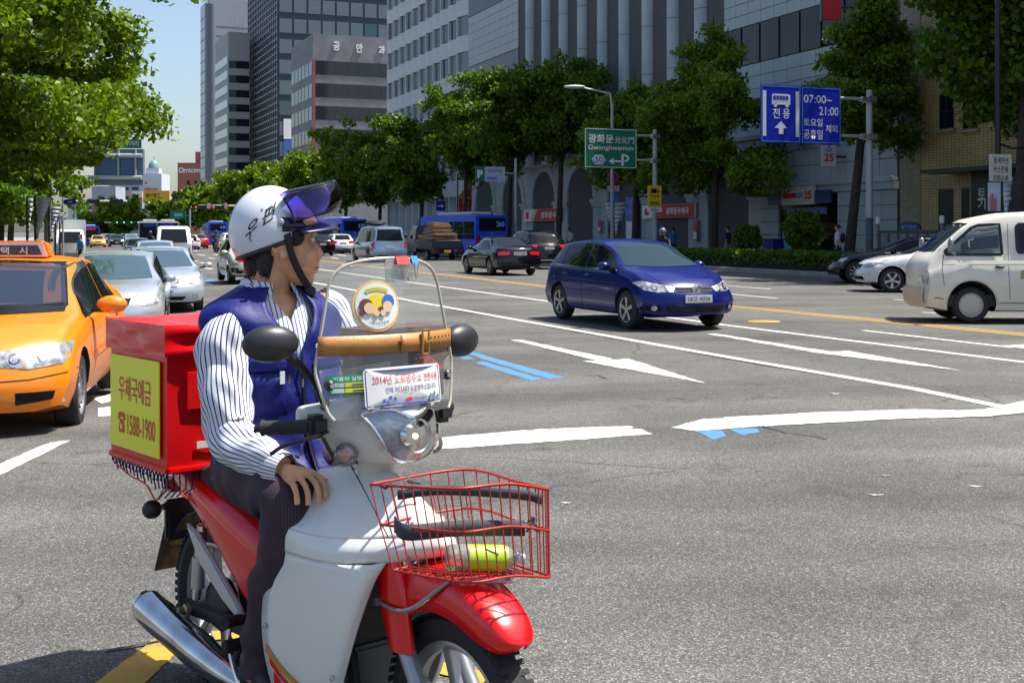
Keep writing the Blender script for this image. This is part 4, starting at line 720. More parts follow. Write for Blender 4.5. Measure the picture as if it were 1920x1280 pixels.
# lane gantry on the left with green name board
Yg = 78; g0 = P(150, Y0, Yg); T = thing('lane_gantry', 'grey cantilever gantry with a green road-name board on top', 'gantry', (P(90, Y0, Yg).x, Yg, 0)); ox = T.location.x; gx = lambda px: P(px, 0, Yg).x-ox; gy = lambda py: P(0, py, Yg).z
q = MB(); q.lathe([(0, .25), (gy(255), .2)], n=12); q.build('pole', POLE, T); boxpart(T, 'name_board', GREEN, gx(190), gx(268), -.35, -.28, gy(279), gy(262)); text('종대로사거리', gx(263)-gx(206), .36, SW_, T, fm((gx(263)+gx(206))/2, -.36, gy(270)), bold=.01)
for py in (292, 333): q = MB(); q.tube([(0, 0, gy(py)), (gx(266), 0, gy(py))], .14, 10); q.build('truss_pipe', mat('pipe_grey', (.42, .46, .48), .45, .2), T)
for px in (254, 222): q = MB(); q.tube([(gx(px), 0, gy(333)), (gx(px), 0, gy(280))], .07, 8); q.build('truss_post', MATS['pipe_grey'], T)
boxpart(T, 'display_box', mat('box_blue', (.13, .19, .26), .5), gx(175), gx(267), .12, .5, gy(347), gy(279.5)); boxpart(T, 'display_face', mat('face_blue', (.06, .13, .24), .3), gx(180), gx(250), .1, .119, gy(330), gy(294))
# banners and blue arrow on the left pavement
for i, (px, py0, py1, Yb, w) in enumerate(((51, 372, 447, 40, .0), (66, 371, 448, 42, .5), (92, 388, 444, 50, .42), (104, 399, 427, 58, .35), (112, 403, 428, 66, .35))):
    p = P(px, Y0, Yb); T = thing('street_banner', ['narrow edge-on white pennant among the tree trunks', 'widest white pennant banner with gold tip behind the taxi roof sign', 'curved white pennant with gold tip between trunk and box truck', 'white pennant with a figure print above the box truck', 'small white pennant above the box truck corner'][i], 'banner', (p.x, p.y, gz(p.x, p.y)), 0, 'pennant banners on the near pavement'); q = MB(); zt = P(0, py0-5, Yb).z-T.location.z; q.lathe([(0, .045), (zt, .04)], n=8); q.build('pole', DARKMET, T); vbanner(T, .08, P(0, py1, Yb).z-T.location.z, P(0, py0, Yb).z-T.location.z, max(w, .12), -.05, 1, .3)
T = thing('road_name_sign', 'blue arrow-shaped road name sign beside the ginkgo foliage', 'sign', (P(118, Y0, 60).x, 60, 0)); z = P(0, 378.5, 60).z; q = MB(); q.prism([(0, z), (.12, z-.12), (.62, z-.12), (.62, z+.12), (.12, z+.12)], 1, -.03, .0); q.build('panel', SIGNB, T, angle=0); text('종로', .24, .12, SW_, T, fm(.36, -.035, z)); q = MB(); q.lathe([(0, .05), (z+.2, .045)], o=(-.02, .06, 0), n=8); q.build('pole', POLE, T)
# ---------------------------------------------------------------- vehicles
def evalmesh(o):
    bpy.context.view_layer.update(); return bpy.data.meshes.new_from_object(o.evaluated_get(bpy.context.evaluated_depsgraph_get()))
WELL = mat('wheel_well', (.01, .01, .01), .9); SEATM = mat('seat_cloth', (.035, .037, .042), .9); FRIT = mat('frit_black', (.008, .008, .009), .2); PLATEW = mat('plate_white', (.6, .61, .6), .5); PLATEY = mat('plate_yellow', (.7, .45, .02), .5)
HLG = mat('headlamp_chrome', (.36, .38, .41), .3, .45, var=.6, vs_=13, coat=.15); CARGLASS = glass('windscreen_glass', (.4, .47, .5), .26); GRAP = mat('grille_black', (.012, .012, .013), .75, spec=.12); SEAM = mat('door_seam', (.006, .006, .006), .8)
WH = {}
def wheelmesh(r, w, style):
    k = (round(r, 3), style)
    if k in WH: return WH[k]
    b = MB(); ri = r*.66; b.lathe([(-w/2, ri), (-w/2, r*.9), (-w*.36, r*.985), (-w*.1, r), (w*.1, r), (w*.36, r*.985), (w/2, r*.9), (w/2, ri), (w*.2, ri*.98), (-w/2, ri)], axis=(0, 1, 0), n=40, cap=False)
    t = b.build('wheel', RUB); me1 = t.data; bpy.data.objects.remove(t)
    q = MB(); q.lathe([(w*.44, ri*1.01), (w*.5, ri*.99), (w*.46, ri*.93), (w*.1, ri*.9)], axis=(0, 1, 0), n=40, cap=False); q.lathe([(w*.08, ri*.95), (w*.09, .02)], axis=(0, 1, 0), n=24, m=1); n = {'five': 5, 'multi': 9, 'steel': 10, 'cap': 0}[style]
    if style == 'steel': q.lathe([(w*.3, ri*.82), (w*.42, ri*.6), (w*.3, ri*.35), (w*.42, ri*.25), (w*.44, .01)], axis=(0, 1, 0), n=30)
    elif style == 'cap': q.lathe([(w*.4, ri*.9), (w*.5, ri*.74), (w*.53, ri*.3), (w*.5, .01)], axis=(0, 1, 0), n=30)
    else: q.lathe([(w*.25, ri*.27), (w*.44, ri*.25), (w*.45, .01)], axis=(0, 1, 0), n=20)
    for i in range(n):
        a = 2*math.pi*i/n
        if style == 'steel': d = Vector((math.cos(a), 0, math.sin(a))); q.ball(d*ri*.68+Vector((0, w*.4, 0)), (ri*.07, .012, ri*.07), 8, 1)
        else:
            M = Matrix.Rotation(a, 4, 'Y'); wa, wb_ = (ri*.2, ri*.34) if style == 'five' else (ri*.09, ri*.13)
            q.add([M @ Vector(p) for p in [(ri*.2, w*.42, -wa/2), (ri*.2, w*.42, wa/2), (ri*.95, w*.47, wb_/2), (ri*.95, w*.47, -wb_/2), (ri*.2, w*.2, -wa/2), (ri*.2, w*.2, wa/2), (ri*.95, w*.25, wb_/2), (ri*.95, w*.25, -wb_/2)]], [(0, 1, 2, 3), (0, 4, 5, 1), (1, 5, 6, 2), (2, 6, 7, 3), (3, 7, 4, 0)])
    t = q.build('rim', [mat('steel_cover', (.36, .37, .38), .4, .7) if style in ('steel',) else (mat('van_cap', (.5, .47, .4), .4) if style == 'cap' else ALU), BLACK]); me2 = t.data; bpy.data.objects.remove(t); WH[k] = (me1, me2); return WH[k]
def interp(pts, x): p = sorted(pts); return float(np.interp(x, [q[0] for q in p], [q[1] for q in p]))
class Car:
    def __init__(s, name, label, cat, sp, paint_, loc, head, group=None, sc=1.0):
        """sp: L, W, top profile, belt line, wheels (x front, x rear, radius), bottom; head = heading vector"""
        s.sp = sp; s.r = thing(name, label, cat, (loc[0], loc[1], gz(loc[0], loc[1])+.005), math.atan2(head[1], head[0]), group, sc)
        L2 = sp['L']/2; W2 = sp['W']/2; xs = np.linspace(L2, -L2, 76); g = np.linspace(-L2, L2, 500); t = np.interp(g, *zip(*sorted(sp['top']))); k = np.exp(-np.linspace(-2, 2, 13)**2); t = np.convolve(np.pad(t, 6, 'edge'), k/k.sum(), 'valid'); s.top = lambda x, g=g, t=t: float(np.interp(x, g, t))
        zb = sp.get('zb', .2); tum = sp.get('tum', .17); secs = []
        for x in xs:
            zt = s.top(x); be = min(interp(sp['belt'], x), zt-.06); c = ss((zt-be-.06)/.35); w = W2*(1-.035*abs(x/L2)**3); ye = w*(.9-tum*c); dr = .03+.055*c; z0 = zb+.06*max(0, abs(x)/L2-.8)/.2
            h = [(0, z0), (.72*w, z0), (.92*w, z0+.03), (.975*w, z0+.16), (w, min(.52, be-.12)), (.995*w, min(.68, be-.07)), (.972*w, be-.03), (.945*w, be)]
            for q in (.3, .62, 1): h.append((.945*w+(ye-.945*w)*q, be+(zt-dr-be)*q))
            h += [(ye*.94, zt-dr*.45), (ye*.62, zt-dr*.12), (0, zt)]
            secs.append([(x, y, z) for y, z in h]+[(x, -y, z) for y, z in h[-2:0:-1]])
        def shrink(sec, q, dx): zc = (sec[0][2]+sec[13][2])/2; return [(p[0]+dx, p[1]*q, zc+(p[2]-zc)*q) for p in sec]
        secs = [shrink(secs[0], q, .004*i) for q, i in ((.02, 3), (.4, 3), (.75, 2), (.92, 1))]+secs+[shrink(secs[-1], q, -.004*i) for q, i in ((.92, 1), (.75, 2), (.4, 3), (.02, 3))]
        kf, kr, nt = sp.get('kf', .3), sp.get('kr', .2), sp.get('nose', .1); fe = sp.get('fe', .75)
        def df(p):
            x, y, z = p; wf, wr = ss((x-(L2-fe))/fe), ss((-x-(L2-fe))/fe); a = (abs(y)/W2)**2.4
            return (x-wf*(kf*a+nt*ss((z-.48)/.4)-.03*math.exp(-((z-.45)/.1)**2))+wr*(kr*a+.05*ss((z-.5)/.4)), y, z)
        b = MB(); b.loft([[df(p) for p in q] for q in secs]); o = b.build('body', [paint_, WELL], s.r, 40); fixnormals(o)
        r = sp['wr']; cu = MB()
        for xw in sp['wx']:
            for sg in (-1, 1): ra = r*sp.get('arch', 1.14); cu.lathe([(W2-.32, ra), (W2+.2, ra)], axis=(0, sg, 0), o=(xw, 0, r*1.03), n=36, m=1)
        if sp['wx']:
            co = cu.build('cut', [WELL, WELL]); fixnormals(co); co.parent = s.r; md = o.modifiers.new('b', 'BOOLEAN'); md.object = co; md.operation = 'DIFFERENCE'; md.solver = 'EXACT'; me = evalmesh(o); o.modifiers.clear(); o.data = me; bpy.data.objects.remove(co)
            me.shade_smooth(); me.set_sharp_from_angle(angle=math.radians(38))
        s.body = o; s.bv = BVHTree.FromPolygons([v.co.copy() for v in o.data.vertices], [tuple(p.vertices) for p in o.data.polygons])
        m1, m2 = wheelmesh(r, sp.get('ww', .2), sp.get('ws', 'multi'))
        for xw in sp['wx']:
            for sg in (-1, 1):
                t = bpy.data.objects.new('wheel', m1); link(t, s.r); t.location = (xw, sg*(W2-sp.get('inset', .13)), r); t.rotation_euler = (0, .3*sg, 0 if sg > 0 else math.pi); link(bpy.data.objects.new('rim', m2), t)
    def hit(s, u, v, view, off):
        if view in ('L', 'R'): sg = 1 if view == 'L' else -1; h = s.bv.ray_cast(Vector((u, 6*sg, v)), Vector((0, -sg, 0)))
        elif view in ('F', 'B'): sg = 1 if view == 'F' else -1; h = s.bv.ray_cast(Vector((8*sg, u, v)), Vector((-sg, 0, 0)))
        else: h = s.bv.ray_cast(Vector((u, v, 6)), Vector((0, 0, -1)))
        if h[0] is None: h = s.bv.find_nearest(Vector((u, 0, v)) if view in 'LR' else Vector((0, u, v)))
        n = h[1]; d = {'L': (0, 1, 0), 'R': (0, -1, 0), 'F': (1, 0, 0), 'B': (-1, 0, 0), 'T': (0, 0, 1)}[view]
        if n.dot(Vector(d)) < 0: n = -n
        return h[0]+n*off
    def patch(s, name, m, poly, view, off=.005, n=16, k=8, parent=None):
        us = [p[0] for p in poly]; e = 1e-4; q = MB(); rows = []
        for u in np.linspace(min(us)+e, max(us)-e, n):
            vs_ = []
            for (a, b_), (c, d) in zip(poly, poly[1:]+poly[:1]):
                if (a-u)*(c-u) < 0: vs_.append(b_+(d-b_)*(u-a)/(c-a))
            lo, hi = min(vs_), max(vs_); rows.append([s.hit(u, lo+(hi-lo)*j/k, view, off) for j in range(k+1)])
        q.loft(rows, cap=False, closed=False); o = q.build(name, m, parent or s.r, 50)
        d = {'L': (0, 1, 0), 'R': (0, -1, 0), 'F': (1, 0, 0), 'B': (-1, 0, 0), 'T': (0, 0, 1)}[view]
        if sum((p.normal.dot(Vector(d)) for p in o.data.polygons)) < 0: o.data.flip_normals()
        return o
    def strip(s, name, m, pts, view, w=.008, off=.004, n=8, parent=None):
        q = MB(); rows = []; P_ = [Vector(p) for p in pts]; Q = []
        for a, b_ in zip(P_, P_[1:]): Q += [a.lerp(b_, i/n) for i in range(n)]
        Q.append(P_[-1])
        for i, p in enumerate(Q):
            d = (Q[min(i+1, len(Q)-1)]-Q[max(i-1, 0)]).normalized(); t = Vector((-d.y, d.x))*w/2; rows.append([s.hit(*(p-t), view, off), s.hit(*(p+t), view, off)])
        q.loft(rows, cap=False, closed=False); return q.build(name, m, parent or s.r, 50)
    def sidewin(s, spans, gl=None, lo=.03, hi=.095, zmax=9, views='LR', frame_=True):
        for v in views:
            for x0, x1 in spans:
                P_ = []; xs = np.linspace(x1, x0, 14)
                for x in xs: P_.append((x, max(min(s.top(x)-hi, zmax), interp(s.sp['belt'], x)+lo+.01)))
                for x in xs[::-1]: P_.append((x, interp(s.sp['belt'], x)+lo))
                if frame_:
                    cx, cz = sum(p[0] for p in P_)/len(P_), sum(p[1] for p in P_)/len(P_); s.patch('window_frame', FRIT, [(cx+(p[0]-cx)*1.04, cz+(p[1]-cz)*1.1) for p in P_], v, .003, 18, 6)
                s.patch('window', gl or TINT, P_, v, .006, 18, 6)
    def plate(s, z, view, txt=None, m=None, w=.44, h=.12, y=0):
        p = s.hit(y, z, view, .015); sg = 1 if view == 'F' else -1; b = MB(); b.box(*sorted((p.x-.01*sg, p.x+.012*sg)), y-w/2, y+w/2, z-h/2, z+h/2); o = b.build('number_plate', m or PLATEW, s.r, bevel=.004)
        if txt: text(txt, w*.82, h*.55, NAVY, o, frame((p.x+.014*sg, y, z), (0, sg, 0), (0, 0, 1)), bold=.015)
        return o
    def mirror(s, x, z, m, y=None, size=(.1, .11, .075), views='LR'):
        y = y or s.sp['W']/2+.04
        for v in views:
            sg = 1 if v == 'L' else -1; q = MB(); q.ball((x, sg*y, z), size, 14); q.ball((x, sg*(y-.02), z), (size[0]*.8, size[1]*.9, size[2]*.9), 12); o = q.build('door_mirror', m, s.r); t = MB(); t.obox(Matrix.Translation((x, sg*(y-.12), z-.05)), .07, .14, .04); t.build('mirror_arm', BLACK, o, bevel=.01)
    def seams(s, xs, z0=.3, lean=.0):
        for v in 'LR':
            for x in xs: s.strip('door_seam', SEAM, [(x+lean, z0), (x, .6), (x-.02, interp(s.sp['belt'], x)+.02)], v)
    def handles(s, xs, z, m):
        for v in 'LR':
            for x in xs: p = s.hit(x, z, v, .018); q = MB(); q.ball(p, (.1, .018, .018), 10); q.build('door_handle', m, s.r)
    def lamps(s, poly, view, m, name, inner=None):
        for sg in (1, -1):
            o = s.patch(name, m, [(u*sg, v) for u, v in poly], view, .006, 18, 8)
            for (u, v, r) in inner or ():
                for mm, rr, of in ((CHROME, r, .009), (BLACK, r*.72, .012), (LAMP, r*.55, .016)):
                    s.patch('lamp_ring', mm, [(u*sg+rr*math.cos(t), v+rr*math.sin(t)) for t in np.linspace(0, 2*math.pi, 20, endpoint=False)], view, of, 12, 4, o)
def screenpoly(z0, z1, w0, w1, n=8): return [(-w0, z0)]+[(-w0+2*w0*i/n, z0-.02*math.sin(math.pi*i/n)) for i in range(1, n)]+[(w0, z0), (w1, z1)]+[(w1-2*w1*i/n, z1+.02*math.sin(math.pi*i/n)) for i in range(1, n)]+[(-w1, z1)]
def inpoly(u, v, poly):
    c = False
    for (a, b), (p, q) in zip(poly, poly[1:]+poly[:1]):
        if (b > v) != (q > v) and u < (p-a)*(v-b)/(q-b)+a: c = not c
    return c
SED = dict(L=4.8, W=1.83, wx=(1.42, -1.31), wr=.325, ws='multi', top=[(2.4, .66), (2.37, .76), (2.24, .84), (1.7, .94), (1.25, .99), (1.12, 1.01), (.25, 1.39), (-.1, 1.455), (-.5, 1.475), (-1.0, 1.44), (-1.75, 1.13), (-1.85, 1.10), (-2.25, 1.07), (-2.36, 1.0), (-2.4, .72)], belt=[(2.4, .72), (1.2, .90), (-.5, .95), (-2.4, .98)])
GOLF = dict(L=4.2, W=1.79, wx=(1.27, -1.31), wr=.32, ws='five', kf=.34, top=[(2.1, .62), (2.07, .73), (1.92, .83), (1.3, .965), (1.0, 1.02), (.3, 1.37), (0, 1.45), (-.5, 1.48), (-1.2, 1.455), (-1.62, 1.4), (-1.74, 1.33), (-1.99, 1.0), (-2.07, .88), (-2.1, .6)], belt=[(2.1, .7), (1.0, .91), (-.5, .95), (-2.1, 1.0)])
SUV = dict(L=4.68, W=1.88, wx=(1.4, -1.3), wr=.36, zb=.26, top=[(2.34, .7), (2.3, .85), (2.0, .98), (1.3, 1.08), (1.1, 1.12), (.4, 1.55), (0, 1.66), (-.8, 1.68), (-1.6, 1.6), (-1.8, 1.5), (-2.15, 1.1), (-2.3, .95), (-2.34, .65)], belt=[(2.3, .8), (1, 1.02), (-2.3, 1.12)])
VAN = dict(L=5.1, W=1.92, wx=(1.55, -1.6), wr=.34, tum=.1, top=[(2.55, .7), (2.5, .85), (2.3, .98), (1.75, 1.1), (1.1, 1.6), (.7, 1.85), (0, 1.92), (-1.8, 1.92), (-2.3, 1.86), (-2.45, 1.5), (-2.53, 1.0), (-2.55, .6)], belt=[(2.5, .8), (1.5, 1.02), (-2.5, 1.08)], kr=.06, kf=.3)
OLDVAN = dict(L=4.75, W=1.69, wx=(1.52, -.8), wr=.32, tum=.1, zb=.2, arch=1.3, inset=.17, ws='cap', top=[(2.375, .95), (2.34, 1.08), (2.22, 1.2), (1.62, 1.72), (1.4, 1.83), (.9, 1.93), (.2, 1.97), (-2.0, 1.96), (-2.3, 1.88), (-2.375, 1.6)], belt=[(2.375, .9), (1.5, 1.1), (-2.375, 1.12)], nose=.0, kf=.16, kr=.08, fe=.4)
def generic(name, label, cat, sp, pc, loc, head, group=None, sc=1, rear=True, win=((.95, -.36), (-.44, -1.4)), screen=(1.02, 1.38, .68, .52), rscreen=(1.13, 1.39, .6, .5), rl=None, fl=None, grille=None, plate=True, wn=None):
    c = Car(name, label, cat, sp, pc, loc, head, group, sc); c.sidewin(win); t = sp['top']
    c.patch('windscreen', SCR if pc in (PS, PS2) else TINT, screenpoly(*screen), 'F', .006, 18, 8); c.patch('rear_window', TINT, screenpoly(*rscreen), 'B', .006, 16, 8)
    c.lamps(fl or [(.42, .71), (.5, .64), (.78, .66), (.86, .78), (.7, .8), (.5, .78)], 'F', HLG, 'headlight'); c.lamps(rl or [(.45, .92), (.45, .76), (.84, .78), (.84, .94)], 'B', REDLAMP, 'tail_light')
    c.patch('grille', GRAP, grille or [(-.36, .6), (.36, .6), (.4, .73), (-.4, .73)], 'F'); c.patch('lower_intake', GRAP, [(-.6, .32), (.6, .32), (.55, .42), (-.55, .42)], 'F'); c.patch('rear_valance', GRAP, [(-.7, .28), (.7, .28), (.7, .38), (-.7, .38)], 'B')
    if plate: c.plate(.48, 'F'); c.plate(.78 if sp is not SUV else .9, 'B')
    c.mirror(.72, 1.0 if sp is not SUV else 1.14, pc); c.seams((.98, -.4, -1.32)); c.handles((-.2, -1.1), .84 if sp is not SUV else .95, pc); return c
AWAY = (UX, UY); TOW = (-UX, -UY)
# blue hatchback in the crossing lane
PBLUE = mat('paint_deep_blue', (.001, .008, .12), .25, .1, coat=.3, spec=.35)
def mid(px, py, heading, sp, wheel='FL', sc=1):
    """car centre from the ground contact of one wheel"""
    g = G(px, py); h = Vector((*heading, 0)).normalized(); l = Vector((-h.y, h.x, 0)); x = sp['wx'][0 if wheel[0] == 'F' else 1]; y = (1 if wheel[1] == 'L' else -1)*(sp['W']/2-.1); p = g-h*x*sc-l*y*sc; return (p.x, p.y)
hd = (.39, -.92); c = Car('blue_hatchback', 'deep blue five-door hatchback with silver five-spoke wheels crossing the lanes', 'car', GOLF, PBLUE, mid(1180, 617, hd, GOLF, 'FR'), hd)
c.sidewin(((.95, -.26), (-.33, -1.22), (-1.27, -1.6)), hi=.085); [c.strip('hood_crease', PBLUE, [(1.95, s_*.5), (1.5, s_*.6), (1.0, s_*.66)], 'T', .012, .006) for s_ in (1, -1)]; [c.strip('bonnet_gap', SEAM, [(1.85, s_*.74), (1.0, s_*.78)], 'T', .008, .004) for s_ in (1, -1)]; c.patch('windscreen', mat('pale_screen', (.012, .03, .036), .03, spec=.4), screenpoly(1.03, 1.38, .7, .54), 'F', .006, 20, 10); c.patch('rear_window', TINT, screenpoly(1.04, 1.36, .58, .52), 'B')
c.lamps([(.34, .7), (.4, .635), (.62, .62), (.8, .655), (.86, .77), (.78, .8), (.55, .745)], 'F', HLG, 'headlight', [(.66, .695, .06), (.47, .67, .045)]); c.patch('grille', GRAP, [(-.33, .63), (.33, .63), (.36, .705), (-.36, .705)], 'F')
for z in (.645, .69): c.strip('grille_bar', mat('bar_grey', (.16, .165, .17), .75, spec=.1), [(-.33, z), (.33, z)], 'F', .008, .009)
c.patch('lower_intake', GRAP, [(-.52, .31), (.52, .31), (.56, .4), (-.56, .4)], 'F')
for z in (.335, .36, .385): c.strip('intake_bar', PLASTIC, [(-.5, z), (.5, z)], 'F', .008, .009)
for sg in (1, -1): c.patch('fog_bezel', GRAP, [(sg*.6, .33), (sg*.84, .34), (sg*.84, .42), (sg*.62, .42)], 'F', .006); c.patch('fog_lamp', LAMP, [(sg*.7+.045*math.cos(t), .375+.04*math.sin(t)) for t in np.linspace(0, 2*math.pi, 14, endpoint=False)], 'F', .011, 8, 4)
p = c.hit(0, .665, 'F', .014); q = MB(); q.lathe([(0, .075), (.012, .075), (.014, .062)], axis=(1, 0, 0), o=p, n=24); em = q.build('emblem', CHROME, c.r); text('V', .05, .045, BLACK, em, frame((p.x+.017, 0, .688), (0, 1, 0), (0, 0, 1)), bold=.01); text('W', .08, .05, BLACK, em, frame((p.x+.017, 0, .645), (0, 1, 0), (0, 0, 1)), bold=.01)
c.plate(.52, 'F', '18고 4026', w=.5, h=.125); c.mirror(.62, 1.02, PBLUE); c.seams((.95, -.32, -1.25)); c.handles((-.1, -1.0), .85, PBLUE); c.lamps([(.5, .95), (.5, .8), (.84, .8), (.84, .97)], 'B', REDLAMP, 'tail_light')
for v in 'LR': c.strip('sill_trim', CHROME, [(.85, .29), (-.85, .29)], v, .02, .006); c.strip('side_crease', PBLUE, [(1.0, .78), (-1.6, .84)], v, .012, .006); c.strip('window_trim', CHROME, [(.9, .945), (-1.5, 1.0)], v, .012, .007)
# orange taxi: see-through screen over a cabin with seats and wheel
PO = mat('paint_taxi_orange', (.86, .22, .002), .32, coat=.45); TX = dict(SED, ws='steel', wr=.325, kf=.38)
hd = (.2, -.98); c = Car('orange_taxi', 'orange taxi saloon with a roof lamp at the kerbside lane', 'taxi', TX, PO, mid(138, 793, hd, TX, 'FL'), hd); taxi = c
sp_ = screenpoly(1.03, 1.38, .7, .55); ins = [(u*.93, 1.2+(v-1.2)*.86) for u, v in sp_]; bm = bmesh.new(); bm.from_mesh(c.body.data)
bmesh.ops.delete(bm, geom=[f for f in bm.faces if f.calc_center_median().x > -.1 and f.normal.x > .2 and all(inpoly(v.co.y, v.co.z, ins) for v in f.verts)], context='FACES'); bm.to_mesh(c.body.data); bm.free()
c.patch('windscreen', CARGLASS, sp_, 'F', .008, 24, 12)
for a, b_ in (([(-.7, 1.03), (0, 1.01), (.7, 1.03)], .07), ([(-.55, 1.38), (0, 1.4), (.55, 1.38)], .06), ([(.69, 1.03), (.545, 1.38)], .05), ([(-.69, 1.03), (-.545, 1.38)], .05)): c.strip('screen_border', FRIT, a, 'F', b_, .006)
boxpart(c.r, 'dashboard', mat('dash_grey', (.09, .095, .1), .7), .45, 1.0, -.68, .68, .6, .95, bevel=.05)
for sg in (.36, -.36):
    q = MB(); q.loft([[(x, sg+y, z) for x, y, z in ((-.55+dx, -.24, zz), (-.42+dx, -.24, zz), (-.42+dx, .24, zz), (-.55+dx, .24, zz))] for zz, dx in ((.5, .1), (.8, .02), (1.1, -.06))]); q.build('seat', SEATM, c.r, bevel=.03); q = MB(); q.obox(Matrix.Translation((-.56, sg, 1.22)), .1, .26, .18); q.build('headrest', SEATM, c.r, bevel=.04)
q = MB(); M = Matrix.Translation((.32, .36, .98)) @ Matrix.Rotation(-1.1, 4, 'Y'); q.tube([M @ Vector((.18*math.cos(t), .18*math.sin(t), 0)) for t in np.linspace(0, 2*math.pi, 25)], .016, 6); q.tube([M @ Vector((-.17, 0, 0)), M @ Vector((.17, 0, 0))], .014, 6); q.build('steering_wheel', BLACK, c.r)
c.sidewin(((.95, -.36), (-.44, -1.1), (-1.14, -1.42))); c.patch('rear_window', TINT, screenpoly(1.15, 1.39, .6, .5), 'B')
c.lamps([(.3, .73), (.34, .63), (.6, .6), (.85, .63), (.9, .79), (.72, .785), (.5, .76)], 'F', HLG, 'headlight', [(.68, .69, .062), (.48, .675, .055)]); c.patch('grille', STEEL, [(-.27, .63), (.27, .63), (.3, .74), (-.3, .74)], 'F')
for z in (.65, .68, .71): c.strip('grille_bar', GRAP, [(-.27, z), (.27, z)], 'F', .012, .009)
for sg in (1, -1): c.patch('lower_intake', GRAP, [(sg*.5, .32), (sg*.76, .35), (sg*.78, .42), (sg*.5, .42)], 'F')
c.patch('lower_intake', GRAP, [(-.38, .31), (.38, .31), (.4, .4), (-.4, .4)], 'F'); c.strip('bumper_seam', SEAM, [(-.9, .56), (-.6, .52), (0, .51), (.6, .52), (.9, .56)], 'F', .008)
c.mirror(.74, 1.03, PO, y=1.06, size=(.09, .14, .085)); c.seams((.98, -.4, -1.32)); c.handles((-.22, -1.12), .86, PO); c.plate(.5, 'F', '서울')
for v in 'LR': c.strip('rub_strip', PO, [(.85, .58), (-1.2, .6)], v, .045, .014); c.strip('window_visor', mat('visor_smoke', (.03, .035, .04), .1), [(.72, 1.14), (.28, 1.325), (0, 1.37), (-.36, 1.385)], v, .06, .012)
for y in (-.35, .25): c.strip('wiper', BLACK, [(y, 1.025), (y+.42, 1.055)], 'F', .012, .016)
T = thing('taxi_roof_lamp', 'orange taxi roof lamp with white framed dark panel on the orange taxi', 'taxi lamp', (0, 0, 0)); T.parent = None
Mx = Matrix.Translation(c.r.location) @ Matrix.Rotation(c.r.rotation_euler.z, 4, 'Z'); T.location = Mx @ Vector((-.2, .05, 1.452)); T.rotation_euler = c.r.rotation_euler
def trap(w0, w1, h, z0=0): return [(-w0/2, z0), (w0/2, z0), (w1/2, z0+h), (-w1/2, z0+h)]
q = MB(); q.loft([[(x, y, z) for x, y, z in ((.13, -w/2, zz), (.13, w/2, zz), (-.13, w/2, zz), (-.13, -w/2, zz))] for w, zz in ((.66, 0), (.6, .12), (.52, .165))]); q.build('lamp_case', PO, T, bevel=.02); q = MB(); q.prism(trap(.62, .52, .135, .012), 0, .131, .14); o = q.build('lamp_frame', SW_, T, angle=0); q = MB(); q.prism(trap(.52, .44, .095, .025), 0, .141, .145); q.build('lamp_panel', mat('lamp_dark', (.06, .055, .075), .4), o, angle=0)
text('택', .075, .075, SW_, T, frame((.147, -.085, .07), (0, 1, 0), (0, 0, 1)), bold=.01); text('시', .075, .075, SW_, T, frame((.147, .085, .07), (0, 1, 0), (0, 0, 1)), bold=.01)
# silver saloons behind the taxi
SCR = mat('teal_screen', (.04, .075, .085), .03, spec=1.0, coat=1)
PS = mat('paint_silver', (.52, .55, .58), .28, .55, coat=1); PS2 = mat('paint_silver_blue', (.5, .56, .62), .28, .5, coat=1)
def place(px, Y): x = (px-960)/F*Y; return (x, Y)
c = generic('silver_saloon', 'silver saloon with small lamps directly behind the orange taxi', 'car', dict(SED, kf=.36), PS, place(218, 22.2), (.24, -.97), plate=False, fl=[(.45, .79), (.5, .64), (.62, .6), (.82, .64), (.86, .8)]); c.strip('door_edge', CHROME, [(-1.2, .98), (.9, .93)], 'L', .015, .006)
LX = dict(SED, L=5.0, W=1.88, wx=(1.5, -1.45), kf=.36)
c = Car('luxury_saloon', 'pale silver luxury saloon with chrome slatted grille and swept headlights', 'car', LX, PS2, place(300, 29.5), (.3, -.95)); c.sidewin(((.95, -.36), (-.44, -1.4))); c.patch('windscreen', SCR, screenpoly(1.02, 1.39, .71, .55), 'F', .006, 18, 8)
c.lamps([(.42, .73), (.5, .63), (.75, .66), (.88, .8), (.7, .785)], 'F', HLG, 'headlight', [(.6, .69, .05)]); c.patch('grille', GRAP, [(-.3, .57), (.3, .57), (.38, .77), (-.38, .77)], 'F')
for k in range(6): c.strip('grille_bar', CHROME, [(-.3-.012*k, .585+.033*k), (.3+.012*k, .585+.033*k)], 'F', .018, .009)
c.patch('lower_intake', GRAP, [(-.45, .3), (.45, .3), (.5, .38), (-.5, .38)], 'F'); c.lamps([(.62, .35), (.78, .35), (.8, .43), (.64, .42)], 'F', LAMP, 'fog_lamp'); c.plate(.48, 'F', '7570'); c.mirror(.76, 1.03, PS2, y=1.08); c.seams((1., -.4))
c.patch('rear_window', TINT, screenpoly(1.15, 1.39, .6, .5), 'B')
generic('silver_saloon', 'teal-tinted silver saloon whose roof shows above the luxury saloon', 'car', SED, PS2, place(291, 46), (.3, -.95))
